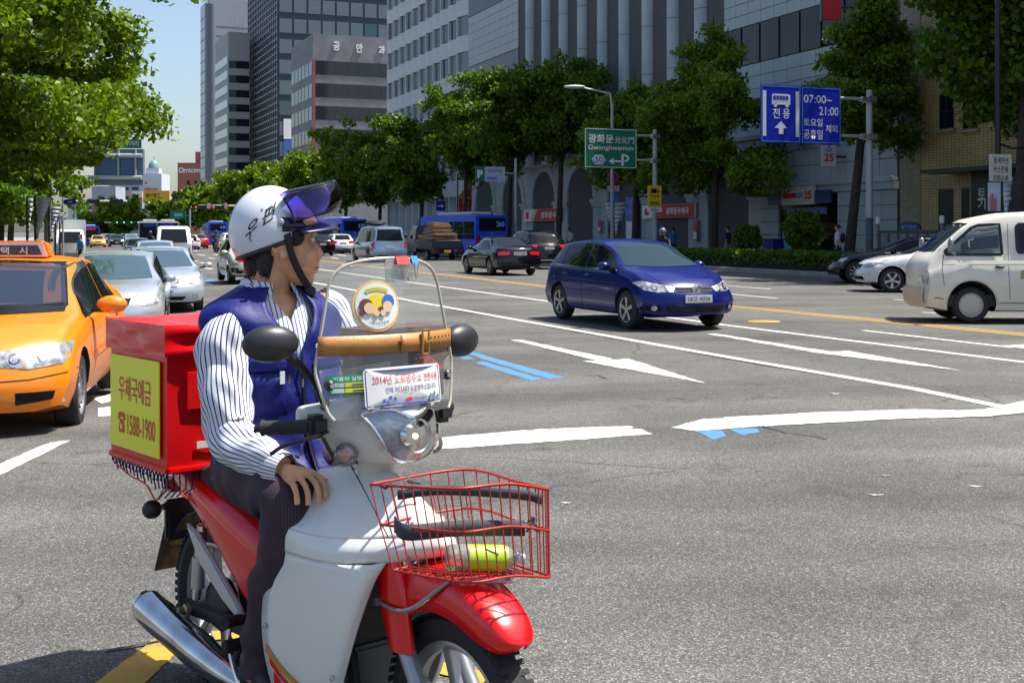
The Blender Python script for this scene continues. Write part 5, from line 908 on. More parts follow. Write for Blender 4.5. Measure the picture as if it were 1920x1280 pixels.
# white mini hatchback behind the helmet
PW_ = mat('paint_white', (.68, .68, .66), .3, coat=1); MINI = dict(GOLF, L=3.55, W=1.6, wx=(1.15, -1.2), wr=.28, top=[(a*.85, b+.02) for a, b in GOLF['top']], belt=[(a*.85, b) for a, b in GOLF['belt']])
c = generic('mini_hatchback', 'pale cream mini hatchback half hidden behind the rider\'s helmet', 'car', MINI, mat('paint_cream', (.55, .55, .5), .3, .2, coat=1), place(462, 41.5), (.36, -.93), win=((.75, -.25), (-.32, -1.2)), screen=(1.04, 1.37, .6, .47), rscreen=(1.05, 1.36, .5, .45), fl=[(.42, .74), (.5, .62), (.7, .6), (.76, .8)], plate=False); c.lamps([(.5, .36), (.72, .36), (.74, .5), (.52, .5)], 'F', GRAP, 'fog_bezel'); c.lamps([(.56, .39), (.66, .39), (.68, .47), (.58, .47)], 'F', LAMP, 'fog_lamp')
# black cars going away
PK = mat('paint_black', (.004, .004, .006), .12, coat=.5, spec=.3); A3 = dict(SED, L=4.46, W=1.8, wx=(1.36, -1.27), top=[(a*.93, b*.965) for a, b in SED['top']], belt=[(a*.93, b*.965) for a, b in SED['belt']])
c = generic('black_saloon', 'glossy black saloon seen from behind with twin exhausts', 'car', A3, PK, place(936, 46.8), (-.36, .93), win=((.88, -.33), (-.4, -1.28)), screen=(.99, 1.33, .66, .5), rscreen=(1.11, 1.34, .58, .48), rl=[(.38, .86), (.42, .76), (.8, .74), (.83, .86), (.6, .89)], plate=False); c.plate(.8, 'B', '52누 2504', w=.5); c.strip('window_trim', CHROME, [(.85, .92), (.4, 1.18), (-.1, 1.32), (-.8, 1.3), (-1.3, .98)], 'L', .016, .008)
for y in (-.5, -.42): q = MB(); p = c.hit(y, .3, 'B', .0); q.lathe([(0, .035), (.05, .035), (.05, .027), (.01, .02)], axis=(-1, 0, 0), o=p, n=12); q.build('exhaust_tip', CHROME, c.r)
c = generic('black_suv', 'black sport utility car with red tail lights beside the black saloon', 'car', SUV, PK, place(996, 54.5), (-.33, .94), win=((.95, -.3), (-.38, -1.7)), screen=(1.16, 1.55, .7, .58), rscreen=(1.16, 1.52, .62, .56), rl=[(.5, 1.05), (.55, .92), (.88, .9), (.88, 1.06)]); c.strip('bumper_trim', STEEL, [(-.7, .4), (.7, .4)], 'B', .06, .01)
generic('black_saloon', 'black saloon in front of the white hatchback beside the rider\'s face', 'car', SED, PK, place(592, 84), AWAY); generic('white_hatchback', 'white hatchback beside the blue bus numbered 370', 'car', GOLF, PW_, place(632, 92), AWAY, win=((.93, -.28), (-.36, -1.5)), rscreen=(1.04, 1.36, .58, .52))
# saloons crossing at the right
hd = (-.97, .12); CH = dict(SED, L=5.1, W=1.9, wx=(1.8, -1.35), wr=.35, ws='multi')
c = generic('black_executive_saloon', 'long black executive saloon with dark windows beside the far kerb', 'car', CH, PK, mid(1606, 532, hd, CH, 'FL'), hd, win=((.95, -.36), (-.44, -1.5)), plate=False); c.strip('window_trim', CHROME, [(.95, .95), (-1.55, 1.01)], 'L', .02, .008); c.strip('window_trim', CHROME, [(-.3, 1.39), (-1.0, 1.37), (-1.65, 1.1)], 'L', .018, .008)
hd = (-.975, .1); WT = dict(SED, L=4.75, ws='five', kf=.36, wx=(1.6, -1.2))
c = generic('white_taxi_saloon', 'white saloon with a blue door sticker between the black saloon and the white van', 'car', WT, PW_, mid(1672, 548.5, hd, WT, 'FL'), hd, plate=False); c.patch('door_sticker', mat('sticker_blue', (.06, .22, .6), .4), [(.3, .58), (1.0, .58), (1.0, .7), (.3, .7)], 'L', .008); c.patch('door_badge', mat('badge_wine', (.25, .03, .12), .4), [(.62, .76), (.8, .76), (.8, .83), (.62, .83)], 'L', .008); c.patch('door_badge', MATS['sticker_blue'], [(.4, .76), (.56, .76), (.56, .83), (.4, .83)], 'L', .008); c.strip('arch_trim', CHROME, [(1.6+.39*math.cos(t), .335+.39*math.sin(t)) for t in np.linspace(.3, 2.85, 14)], 'L', .025, .012, 2)
# old cream van
PC = mat('paint_old_cream', (.72, .69, .58), .4, coat=.4, var=.05, vs_=2, dirt=((.28, .17, .07), 2.2, .66, .6)); hd = (-.985, .08)
c = Car('old_van', 'old cream van with rust stains and a plain wheel cover', 'van', OLDVAN, PC, mid(1820, 606.5, hd, OLDVAN, 'FL', 1.0), hd, sc=1.0); van = c
wins = [[(1.0, 1.2), (1.93, 1.2), (1.95, 1.25), (1.5, 1.66), (1.38, 1.71), (1.02, 1.73)], [(-.55, 1.24), (.72, 1.24), (.74, 1.3), (.74, 1.68), (.7, 1.73), (-.52, 1.73), (-.57, 1.68)], [(-2.1, 1.24), (-.75, 1.24), (-.73, 1.68), (-.78, 1.73), (-2.05, 1.71)]]
bm = bmesh.new(); bm.from_mesh(c.body.data); kill = []
for f in bm.faces:
    ce = f.calc_center_median()
    if abs(f.normal.y) > .5 and any(all(inpoly(v.co.x, v.co.z, [(sum(p[0] for p in w)/len(w)+(a-sum(p[0] for p in w)/len(w))*.97, sum(p[1] for p in w)/len(w)+(b-sum(p[1] for p in w)/len(w))*.95) for a, b in w]) for v in f.verts) for w in wins): kill.append(f)
bmesh.ops.delete(bm, geom=kill, context='FACES'); bm.to_mesh(c.body.data); bm.free()
VG = glass('van_glass', (.55, .6, .58), .06); VGD = glass('van_dark_glass', (.05, .055, .055), .0)
for v in 'LR':
    for i, w in enumerate(wins):
        c.patch('window', VG if i == 0 else VGD, w, v, .006, 20, 6); c.strip('window_rubber', FRIT, w+[w[0]], v, .05, .009, 3)
c.patch('windscreen', TINT, screenpoly(1.26, 1.74, .66, .58), 'F'); c.patch('rear_window', TINT, screenpoly(1.25, 1.7, .55, .5), 'B'); c.lamps([(.5, .82), (.5, .68), (.76, .68), (.78, .82)], 'F', LAMP, 'headlight'); c.patch('bumper', mat('cream_bumper', (.6, .52, .36), .55), [(-.7, .34), (.7, .34), (.7, .6), (-.7, .6)], 'F', .035, 20, 4)
for v in 'LR':
    c.strip('door_seam', SEAM, [(.88, .42), (.9, .9), (.88, 1.74)], v); c.strip('door_seam', SEAM, [(1.99, .66), (2.02, .95), (1.97, 1.2)], v); c.strip('body_crease', PC, [(2.0, 1.02), (-2.2, 1.04)], v, .022, .009); c.strip('body_crease', PC, [(2.15, .62), (1.98, .62)], v, .022, .009); c.strip('body_crease', PC, [(1.04, .62), (-.3, .63)], v, .022, .009); c.strip('sill_seam', mat('rust_line', (.25, .14, .05), .7), [(2.15, .45), (2.0, .43)], v, .02, .007); c.strip('sill_seam', MATS['rust_line'], [(1.05, .36), (-.3, .36)], v, .016, .007)
    c.strip('arch_rim', mat('dirty_rim', (.12, .1, .07), .8), [(1.52+.42*math.cos(t), .325+.42*math.sin(t)) for t in np.linspace(0, math.pi, 16)], v, .03, .01, 2); c.patch('fuel_stain', mat('stain_brown', (.4, .3, .16), .6, var=.4, vs_=20), [(.62, .78), (.7, .78), (.69, .93), (.63, .93)], v, .006, 8, 6)
    p = c.hit(1.05, .99, v, .02); q = MB(); q.ball(p, (.09, .025, .025), 10); q.build('door_handle', BLACK, c.r); sg = 1 if v == 'L' else -1; q = MB(); q.tube([(1.8, sg*.8, 1.2), (1.9, sg*.95, 1.26), (1.92, sg*.99, 1.36)], .018, 6); q.ball((1.93, sg*1.0, 1.38), (.05, .09, .12), 12); q.build('door_mirror', mat('mirror_grey', (.3, .31, .32), .3, .5), c.r)
for sg in (.38, -.38): q = MB(); q.obox(Matrix.Translation((.95, sg, 1.15)) @ Matrix.Rotation(-.2, 4, 'Y'), .14, .5, .75); q.build('seat', mat('seat_pale', (.45, .4, .3), .9), c.r, bevel=.05); q = MB(); q.ball((.9, sg, 1.55), (.08, .16, .1), 10); q.build('headrest', MATS['seat_pale'], c.r)
boxpart(c.r, 'dashboard', SEATM, 1.7, 2.0, -.7, .7, .9, 1.18, bevel=.03); q = MB(); M = Matrix.Translation((1.55, .38, 1.22)) @ Matrix.Rotation(-.6, 4, 'Y'); q.tube([M @ Vector((.19*math.cos(t), .19*math.sin(t), 0)) for t in np.linspace(0, 2*math.pi, 21)], .016, 6); q.build('steering_wheel', BLACK, c.r); boxpart(c.r, 'floor', SEATM, -2.2, 2.0, -.75, .75, .3, .5)
# pale blue minibus and cargo truck
PST = mat('paint_pale_blue', (.2, .29, .4), .25, .4, coat=1)
c = generic('pale_blue_van', 'pale blue passenger van with a black roof bag going away', 'van', VAN, PST, place(708, 66.5), (-.36, .93), win=((1.3, .5), (.4, -.9), (-1.0, -2.2)), screen=(1.2, 1.75, .75, .66), rscreen=(1.15, 1.72, .72, .66), rl=[(.8, 1.1), (.8, .75), (.92, .75), (.92, 1.1)])
T = thing('roof_bag', 'black rolled bag on the roof of the pale blue van', 'bag', tuple(Vector(c.r.location)+Vector((0, 0, 1.93))), c.r.rotation_euler.z); q = MB(); q.ball((.4, 0, .16), (1.3, .5, .17), 16); q.ball((-.5, .15, .1), (.5, .35, .12), 12); q.build('bag', mat('bag_black', (.015, .016, .018), .8, bump=.3, bs=8), T)
def truck(label, paint_, px, Y, head, bed=True, group=None):
    x, y = place(px, Y); T = thing('cargo_truck', label, 'truck', (x, y, gz(x, y)), math.atan2(head[1], head[0]), group); q = MB(); q.loft([[(xx, yy, z) for xx, yy in ((.85, -w), (xf, -w), (xf+.06, -w*.8), (xf+.06, w*.8), (xf, w), (.85, w))] for z, w, xf in ((.45, .82, 2.45), (1.15, .84, 2.45), (1.2, .83, 2.42), (1.9, .74, 1.95), (1.98, .68, 1.8))]); q.build('cab', paint_, T, 30, bevel=.03)
    q = MB(); q.add([(2.485, -.64, 1.2), (2.485, .64, 1.2), (2.03, .57, 1.84), (2.03, -.57, 1.84)], [(0, 1, 2, 3)]); o = q.build('windscreen', TINT, T, angle=0); o.location.x = .03
    for s in (1, -1): q = MB(); q.add([(.95, s*.842, 1.2), (2.3, s*.84, 1.2), (1.88, s*.765, 1.82), (.95, s*.765, 1.82)], [(0, 1, 2, 3)]); q.build('window', TINT, T, angle=0); q = MB(); q.obox(Matrix.Translation((2.52, s*.62, .85)), .04, .3, .2); q.build('headlight', LAMP, T, bevel=.01); q = MB(); q.ball((2.3, s*1.0, 1.35), (.05, .09, .13), 10); q.tube([(2.3, s*.8, 1.25), (2.3, s*.95, 1.3)], .015, 5); q.build('door_mirror', BLACK, T)
    boxpart(T, 'bumper', mat('truck_bumper', (.2, .2, .21), .5), 2.42, 2.56, -.82, .82, .35, .62, bevel=.03); boxpart(T, 'chassis', BLACK, -2.4, 2.2, -.4, .4, .4, .62); m1, m2 = wheelmesh(.3, .19, 'steel')
    for xw in (1.65, -1.2):
        for s in (1, -1): t = bpy.data.objects.new('wheel', m1); link(t, T); t.location = (xw, s*.72, .3); t.rotation_euler = (0, 0, 0 if s > 0 else math.pi); link(bpy.data.objects.new('rim', m2), t)
    if bed:
        bedm = mat('bed_navy', (.012, .02, .06), .5); boxpart(T, 'bed_floor', bedm, -2.55, .8, -.85, .85, .64, .74); boxpart(T, 'tailgate', bedm, -2.6, -2.551, -.86, .86, .72, 1.1)
        for s in (1, -1): boxpart(T, 'side_board', bedm, -2.55, .8, s*.87-.02, s*.87+.02, .741, 1.1); boxpart(T, 'tail_light', REDLAMP, -2.58, -2.55, s*.7-.12, s*.7+.12, .5, .6)
        boxpart(T, 'number_plate', PLATEY, -2.6, -2.58, -.2, .2, .45, .6); boxpart(T, 'rear_bumper', BLACK, -2.57, -2.5, -.8, .8, .38, .48)
    return T
T = truck('dark blue flatbed truck loaded with flattened cardboard', mat('paint_navy', (.012, .02, .07), .4, coat=.5), 813, 71, (-.36, .93)); CARD = mat('cardboard', (.3, .2, .115), .85, var=.25, vs_=4)
LD = thing('cardboard_load', 'heap of brown flattened cardboard boxes on the dark blue truck', 'cardboard', tuple(Vector(T.location)+Vector((0, 0, .745))), T.rotation_euler.z); rng = np.random.default_rng(4)
for i in range(14): q = MB(); q.obox(Matrix.Translation((-.9+rng.uniform(-.2, .2), rng.uniform(-.06, .06), .06+i*.1)) @ Matrix.Rotation(rng.uniform(-.1, .1), 4, 'Z') @ Matrix.Rotation(rng.uniform(-.03, .03), 4, 'Y'), 3.0-.14*i*(i > 6), 1.62-.05*i, .09); q.build('flattened_box', CARD, LD, angle=0)
boxpart(LD, 'yellow_wrap', mat('wrap_ochre', (.45, .25, .04), .7, var=.4, vs_=6), -2.5, -.2, -.82, .82, .0, .3)
x, y = place(131, 74); BT = truck('white box truck parked under the ginkgo trees', PW_, 131, 74, (.34, -.94), bed=False); boxpart(BT, 'cargo_box', mat('box_white', (.6, .63, .62), .5, dirt=((.3, .33, .3), 1.2, .62, .5)), -2.6, .75, -.9, .9, .65, 2.55, bevel=.04)
WTK = truck('white pickup truck with chrome bumper behind the silver saloons', PW_, 322, 62, (.31, -.95)); q = 0
# buses
def bus(label, px, Y, head, col, num=None, rear=True, sc=1, front_band=None, group='blue city buses'):
    x, y = place(px, Y); T = thing('city_bus', label, 'bus', (x, y, gz(x, y)), math.atan2(head[1], head[0]), group, sc); Lb, Wb = 10.6, 2.46
    q = MB(); q.box(-Lb/2, Lb/2, -Wb/2, Wb/2, .38, 3.05); q.build('body', col, T, bevel=.11); q = MB(); q.box(-3.6, 3.0, -.85, .85, 3.04, 3.3); q.build('roof_pod', mat('pod_white', (.6, .63, .66), .5), T, bevel=.12)
    for s in (1, -1):
        for i in range(5): xx = 4.2-i*1.85; boxpart(T, 'window', TINTB, xx-1.72, xx, *sorted((s*Wb/2, s*(Wb/2+.012))), 1.35, 2.6)
        for xw in (3.1, -2.6): m1, m2 = wheelmesh(.48, .28, 'steel'); t = bpy.data.objects.new('wheel', m1); link(t, T); t.location = (xw, s*1.12, .48); t.rotation_euler = (0, 0, 0 if s > 0 else math.pi); link(bpy.data.objects.new('rim', m2), t); q = MB(); q.lathe([(0, .58), (.008, .58)], axis=(0, s, 0), o=(xw, s*(Wb/2-.004), .5), n=24); q.build('wheel_arch', WELL, T)
        boxpart(T, 'tail_light', REDLAMP, -Lb/2-.02, -Lb/2+.05, *sorted((s*(Wb/2-.06), s*(Wb/2-.28))), .75, 1.65); boxpart(T, 'headlight', LAMP, Lb/2-.02, Lb/2+.02, *sorted((s*.75, s*1.12)), .62, .85)
        q = MB(); q.tube([(Lb/2-.1, s*1.15, 2.7), (Lb/2+.2, s*1.35, 2.6), (Lb/2+.2, s*1.36, 2.4)], .025, 5); q.obox(Matrix.Translation((Lb/2+.2, s*1.36, 2.2)), .08, .2, .36); q.build('door_mirror', BLACK, T)
    boxpart(T, 'rear_window', TINTB, -Lb/2-.015, -Lb/2, -1.02, 1.02, 1.95, 2.85, bevel=.005); boxpart(T, 'windscreen', TINTB, Lb/2, Lb/2+.015, -1.1, 1.1, 1.1, 2.85); boxpart(T, 'rear_grille', mat('bus_grille', (.12, .2, .32), .5), -Lb/2-.012, -Lb/2, -.9, .9, 1.38, 1.6)
    boxpart(T, 'number_plate', PLATEY, -Lb/2-.03, -Lb/2-.005, -.26, .26, .55, .78)
    if front_band: boxpart(T, 'route_panel', front_band, Lb/2+.016, Lb/2+.03, -.7, .7, 2.45, 2.8)
    if num: text(num, .62, .38, mat('bus_number', (.35, .55, .9), .5), T, frame((-Lb/2-.02, -.62, 2.42), (0, -1, 0), (0, 0, 1)), bold=.02); boxpart(T, 'badge', mat('badge_gold', (.5, .4, .15), .4, .5), -Lb/2-.014, -Lb/2, -.08, .08, 1.68, 1.84); boxpart(T, 'small_print', SW_, -Lb/2-.013, -Lb/2, -.22, .22, 1.2, 1.32)
    return T
PBUS = mat('paint_bus_blue', (.012, .085, .72), .5, coat=.15); MATS['bus'] = PBUS
bus('blue city bus numbered 260 behind the cardboard truck', 866, 78, (-.44, .9), PBUS, '260', sc=.86); bus('blue city bus numbered 370 ahead of the pale blue van', 636, 101, (-.4, .915), PBUS, '370', sc=.86); bus('far blue city bus beyond the dark trees', 404, 152, (-.3, .95), PBUS, '10', sc=.9); bus('far blue city bus facing us behind the yellow cab', 167, 150, (.37, -.93), PBUS, sc=.8, front_band=RED)
PCO = mat('paint_coach', (.58, .58, .55), .35, coat=.6)
for px, lb in ((281, 'white coach with blue route panel, first of the pair'), (314, 'white coach with blue route panel beside the other coach')): bus(lb, px, 125, (.28, -.96), PCO, sc=.87, front_band=SIGNB, group='white coaches')
bus('far white-roofed bus behind the box truck', 150, 160, (.37, -.93), PCO, sc=.8, group='white coaches')
# far traffic
PG_ = mat('paint_graphite', (.03, .035, .042), .25, .3, coat=1); PYL = mat('paint_yellow_cab', (.75, .33, .01), .3, coat=.7); PRD = mat('paint_red', (.35, .015, .012), .3, coat=1)
FT = [(258, 74, PG_, TOW, 'dark grey saloon coming on past the scooter rider ahead of the coaches'), (183, 138, PYL, TOW, 'yellow cab coming on in the far traffic'), (218, 139, PK, TOW, 'black far saloon beside the yellow cab'), (246, 141, PS, TOW, 'silver far saloon in front of the coaches'), (236, 170, PG_, TOW, 'grey far saloon at the back of the traffic'), (198, 178, PS2, TOW, 'pale far saloon behind the yellow cab'), (207, 160, PG_, TOW, 'dark far saloon between the yellow cab and the black one'), (258, 166, PS2, TOW, 'silver far saloon behind the others near the coaches'),
      (354, 112, PW_, AWAY, 'white saloon with red tail lights going away beside the coaches'), (371, 118, PRD, AWAY, 'red and black saloon going away beside the white one'), (430, 105, PW_, AWAY, 'white sport utility car going away in front of the far blue bus'), (385, 160, PS2, AWAY, 'pale small far car going away in the shade')]
first = {}
for px, Y, pc, hd, lb in FT:
    x, y = place(px, Y); sp = SUV if 'utility' in lb else SED; k = (id(pc), sp is SUV)
    if k not in first: c = generic('far_car', lb, 'car', sp, pc, (x, y), hd, 'cars in the far traffic', .93, **({'win': ((.95, -.3), (-.38, -1.7)), 'screen': (1.16, 1.55, .7, .58), 'rscreen': (1.16, 1.52, .62, .56)} if sp is SUV else {})); first[k] = c.r
    else: o = dup(first[k]); o['label'] = lb; o.location = (x, y, gz(x, y)+.005); o.rotation_euler = (0, 0, math.atan2(hd[1], hd[0]))
# ---------------------------------------------------------------- delivery scooter (local: x forward, y left, z up, origin under the rear axle)
SR = Vector((-1.03, 4.35, 0)); SA = math.atan2(-.761, .649)
def catmull(P_, n):
    P_ = np.array(P_, float); Q = np.vstack([2*P_[0]-P_[1], P_, 2*P_[-1]-P_[-2]]); out = []
    for i in range(1, len(Q)-2):
        for t in np.linspace(0, 1, n, endpoint=False):
            a, b, c, d = Q[i-1], Q[i], Q[i+1], Q[i+2]; out.append(.5*(2*b+(c-a)*t+(2*a-5*b+4*c-d)*t*t+(3*b-a-3*c+d)*t**3))
    out.append(P_[-1]); return np.array(out)
def catgrid(rows, n, k): A = np.array([catmull(r, n) for r in rows]); return np.array([catmull(A[:, j], k) for j in range(A.shape[1])]).transpose(1, 0, 2)
def gridpart(name, G_, m, parent, thick=0, angle=50, m2=None, mf=None):
    b = MB(); r, c = G_.shape[:2]; fs = [(i*c+j, i*c+j+1, (i+1)*c+j+1, (i+1)*c+j) for i in range(r-1) for j in range(c-1)]; b.add([tuple(p) for p in G_.reshape(-1, 3)], fs)
    o = b.build(name, m, parent, angle)
    if thick: md = o.modifiers.new('thick', 'SOLIDIFY'); md.thickness = thick; md.offset = 0
    return o
SC = thing('delivery_scooter', 'white and red delivery scooter with windscreen and wire basket', 'scooter', SR, SA)
PR = mat('paint_post_red', (.78, .002, .005), .25, coat=.4); PWS = mat('paint_shield_white', (.73, .74, .7), .27, coat=.7, var=.03, vs_=4, dirt=((.3, .28, .23), 16, .66, .4))
COWLM = mat('paint_cowl_white', (.6, .61, .56), .32, coat=.5, dirt=((.07, .06, .045), 9, .6, .75)); RWIRE = mat('basket_red', (.36, .018, .01), .45, dirt=((.2, .05, .03), 25, .6, .6)); STRAP = mat('rubber_strap', (.035, .042, .055), .7, bump=.2, bs=30)
def half(rows): return [[(x, y, z) for x, y, z in r][::-1]+[(x, -y, z) for x, y, z in r[1:]] for r in rows]
up_ = [[(.93, 0, .912), (.9, -.045, .91), (.862, -.08, .902), (.825, -.102, .893)], [(1.08, 0, .885), (1.0, -.07, .866), (.9, -.122, .856), (.79, -.155, .83)], [(1.2, 0, .835), (1.09, -.085, .81), (.95, -.162, .795), (.79, -.2, .782)], [(1.3, 0, .775), (1.18, -.1, .752), (1.03, -.195, .742), (.825, -.245, .75)]]
gridpart('leg_shield', catgrid(half(up_), 6, 6), PWS, SC, .008)
nose = [up_[3], [(1.325, 0, .745), (1.2, -.11, .722), (1.04, -.208, .715), (.812, -.25, .72)], [(1.3, 0, .715), (1.185, -.11, .692), (1.045, -.212, .68), (.795, -.252, .68)]]; gridpart('shield_nose', catgrid(half(nose), 6, 4), PWS, SC, .008)
lowr = [[(1.185, -.11, .692), (1.15, -.158, .685), (1.045, -.212, .68), (.795, -.252, .68)], [(1.16, -.135, .635), (1.138, -.18, .61), (1.03, -.218, .59), (.772, -.255, .57)], [(1.12, -.16, .51), (1.1, -.195, .5), (1.0, -.224, .49), (.758, -.256, .47)], [(1.075, -.17, .38), (1.055, -.2, .375), (.965, -.224, .37), (.76, -.25, .37)], [(1.03, -.17, .27), (1.01, -.198, .265), (.93, -.216, .26), (.79, -.238, .27)], [(.98, -.16, .19), (.965, -.185, .188), (.91, -.2, .186), (.835, -.21, .19)]]
G_ = catgrid(lowr, 6, 5)
for sg in (1, -1): o = gridpart('shield_side', G_*np.array([1, sg, 1]), PWS, SC, .008)
shb = BVHTree.FromPolygons([tuple(p) for p in G_.reshape(-1, 3)], [(i*G_.shape[1]+j, i*G_.shape[1]+j+1, (i+1)*G_.shape[1]+j+1, (i+1)*G_.shape[1]+j) for i in range(G_.shape[0]-1) for j in range(G_.shape[1]-1)])
def shstripe(pts, w, m, nm):
    Q = catmull(pts, 8); rows = []
    for i, p in enumerate(Q):
        ww = w*(1-.55*i/len(Q)); r = []
        for e in (-.5, .5): h = shb.ray_cast(Vector((p[0], -1, p[1]+e*ww)), Vector((0, 1, 0))); r.append((h[0]+Vector((0, -.007, 0))) if h[0] else Vector((p[0], -.22, p[1]+e*ww)))
        rows.append(r)
    b = MB(); b.loft(rows, cap=False, closed=False); b.build(nm, m, SC, 50)
shstripe([(.775, .385), (.86, .33), (.99, .285)], .028, mat('stripe_gold', (.55, .25, .02), .35), 'gold_stripe'); shstripe([(.79, .35), (.86, .303), (.985, .262)], .022, PR, 'red_stripe'); shstripe([(.805, .305), (.87, .265), (.96, .24)], .035, PR, 'red_stripe')
for sg in (1, -1):
    b = MB(); b.tube([(x, sg*abs(y), z+.004) for x, y, z in catmull([r[1] for r in up_], 6)], .0022, 5); b.build('panel_gap', SEAM, SC)
    for x, y, z in ((.81, -.24, .7), (.78, -.258, .45), (.84, -.232, .25), (1.13, -.172, .62), (1.06, -.205, .36)): b = MB(); b.ball((x, sg*-y if sg > 0 else y-.004, z), (.008, .004, .008), 10); b.build('screw', STEEL, SC)
boxpart(SC, 'inner_shield', PLASTIC, .9, .94, -.13, .13, .3, .79, bevel=.02)
# steering head cowl and headlight
secs = []
for y, cx, cz, rx, rz in ((-.235, .925, 1.072, .012, .018), (-.225, .93, 1.07, .03, .034), (-.17, .948, 1.055, .06, .055), (-.12, .98, 1.038, .1, .082), (-.06, 1.0, 1.03, .128, .096), (0, 1.005, 1.027, .14, .1), (.06, 1.0, 1.03, .128, .096), (.12, .98, 1.038, .1, .082), (.17, .948, 1.055, .06, .055), (.225, .93, 1.07, .03, .034), (.235, .925, 1.072, .012, .018)):
    secs.append([(cx+rx*math.copysign(abs(math.cos(t))**.75, math.cos(t)), y, cz+rz*math.copysign(abs(math.sin(t))**.8, math.sin(t))) for t in np.linspace(0, 2*math.pi, 24, endpoint=False)])
SSM = np.array(secs); SSM = np.array([catmull(SSM[:, j], 3) for j in range(24)]).transpose(1, 0, 2); b = MB(); b.loft([[tuple(p) for p in r] for r in SSM]); cwl = fixnormals(b.build('handlebar_cowl', COWLM, SC, 60)); CWB = BVHTree.FromPolygons([v.co.copy() for v in cwl.data.vertices], [tuple(p.vertices) for p in cwl.data.polygons])
b = MB(); b.loft([[(cx+rx*math.cos(t), ry*math.sin(t), z) for t in np.linspace(0, 2*math.pi, 18, endpoint=False)] for z, cx, rx, ry in ((.98, 1.0, .1, .1), (.945, .985, .075, .075), (.915, .965, .058, .06), (.885, .955, .058, .06))]); b.build('steering_neck', COWLM, SC, 60)
HLO = [(-.128, 1.088), (-.105, 1.097), (-.06, 1.1), (-.03, 1.088), (0, 1.076), (.035, 1.08), (.07, 1.094), (.1, 1.082), (.108, 1.04), (.105, .985), (.085, .962), (.04, .952), (-.01, .95), (-.05, .962), (-.075, .995), (-.105, 1.05)]
def hlx(y, z):
    return 1.152-3.6*y*y-2.6*(z-1.03)**2
def disc(poly, xf, n=5, c=None):
    """concentric rings of an outline laid on the curved front"""
    c = c or (sum(p[0] for p in poly)/len(poly), sum(p[1] for p in poly)/len(poly)); vs_, fs = [], []; m = len(poly)
    for k in range(n+1):
        for y, z in poly: q = 1-k/n*.98; yy, zz_ = c[0]+(y-c[0])*q, c[1]+(z-c[1])*q; vs_.append((xf(yy, zz_), yy, zz_))
    for k in range(n):
        for i in range(m): fs.append((k*m+i, k*m+(i+1) % m, (k+1)*m+(i+1) % m, (k+1)*m+i))
    return vs_, fs
H_ = [tuple(p) for p in catmull(HLO+[HLO[0]], 3)[:-1]]
b = MB(); b.loft([[(hlx(y, z)+.001, y, z) for y, z in H_], [(hlx(y, z)-.012, y*1.05, 1.028+(z-1.028)*1.05) for y, z in H_], [(1.03, y*1.02, 1.03+(z-1.03)*1.0) for y, z in H_]], cap=False); fixnormals(b.build('headlight_housing', COWLM, SC, 50)); hl = MB(); hl.add(*disc(H_, hlx)); HL = fixnormals(hl.build('headlight', mat('reflector', (.42, .48, .56), .2, .25, var=.5, vs_=11, bump=.5, bs=22), SC, 60)); c_ = [(y, z) for y, z in H_]
b = MB(); b.tube([(hlx(y, z)+.002, y, z) for y, z in H_+[H_[0]]], .0055, 8); b.build('bezel', CHROME, HL); b = MB(); b.add(*disc(H_, lambda y, z: hlx(y, z)+.006)); b.build('lens', glass('lens_glass', (.93, .95, .96), .05), HL, 60)
b = MB(); b.lathe([(0, .05), (.002, .049), (.003, .046), (-.004, .04), (-.012, .02)], axis=(1, 0, 0), o=(1.15, .02, 1.02), n=28); b.build('bulb_ring', STEEL, HL); b = MB(); b.lathe([(0, .03), (.006, .03), (.02, .024)], axis=(1, 0, 0), o=(1.152, -.012, 1.028), n=20); b.build('bulb_socket', CHROME, HL); b = MB(); b.ball((1.174, -.004, 1.026), .0075, 10); b.build('bulb', mat('lit_bulb', (1, .62, .25), .4, emit=6), HL)
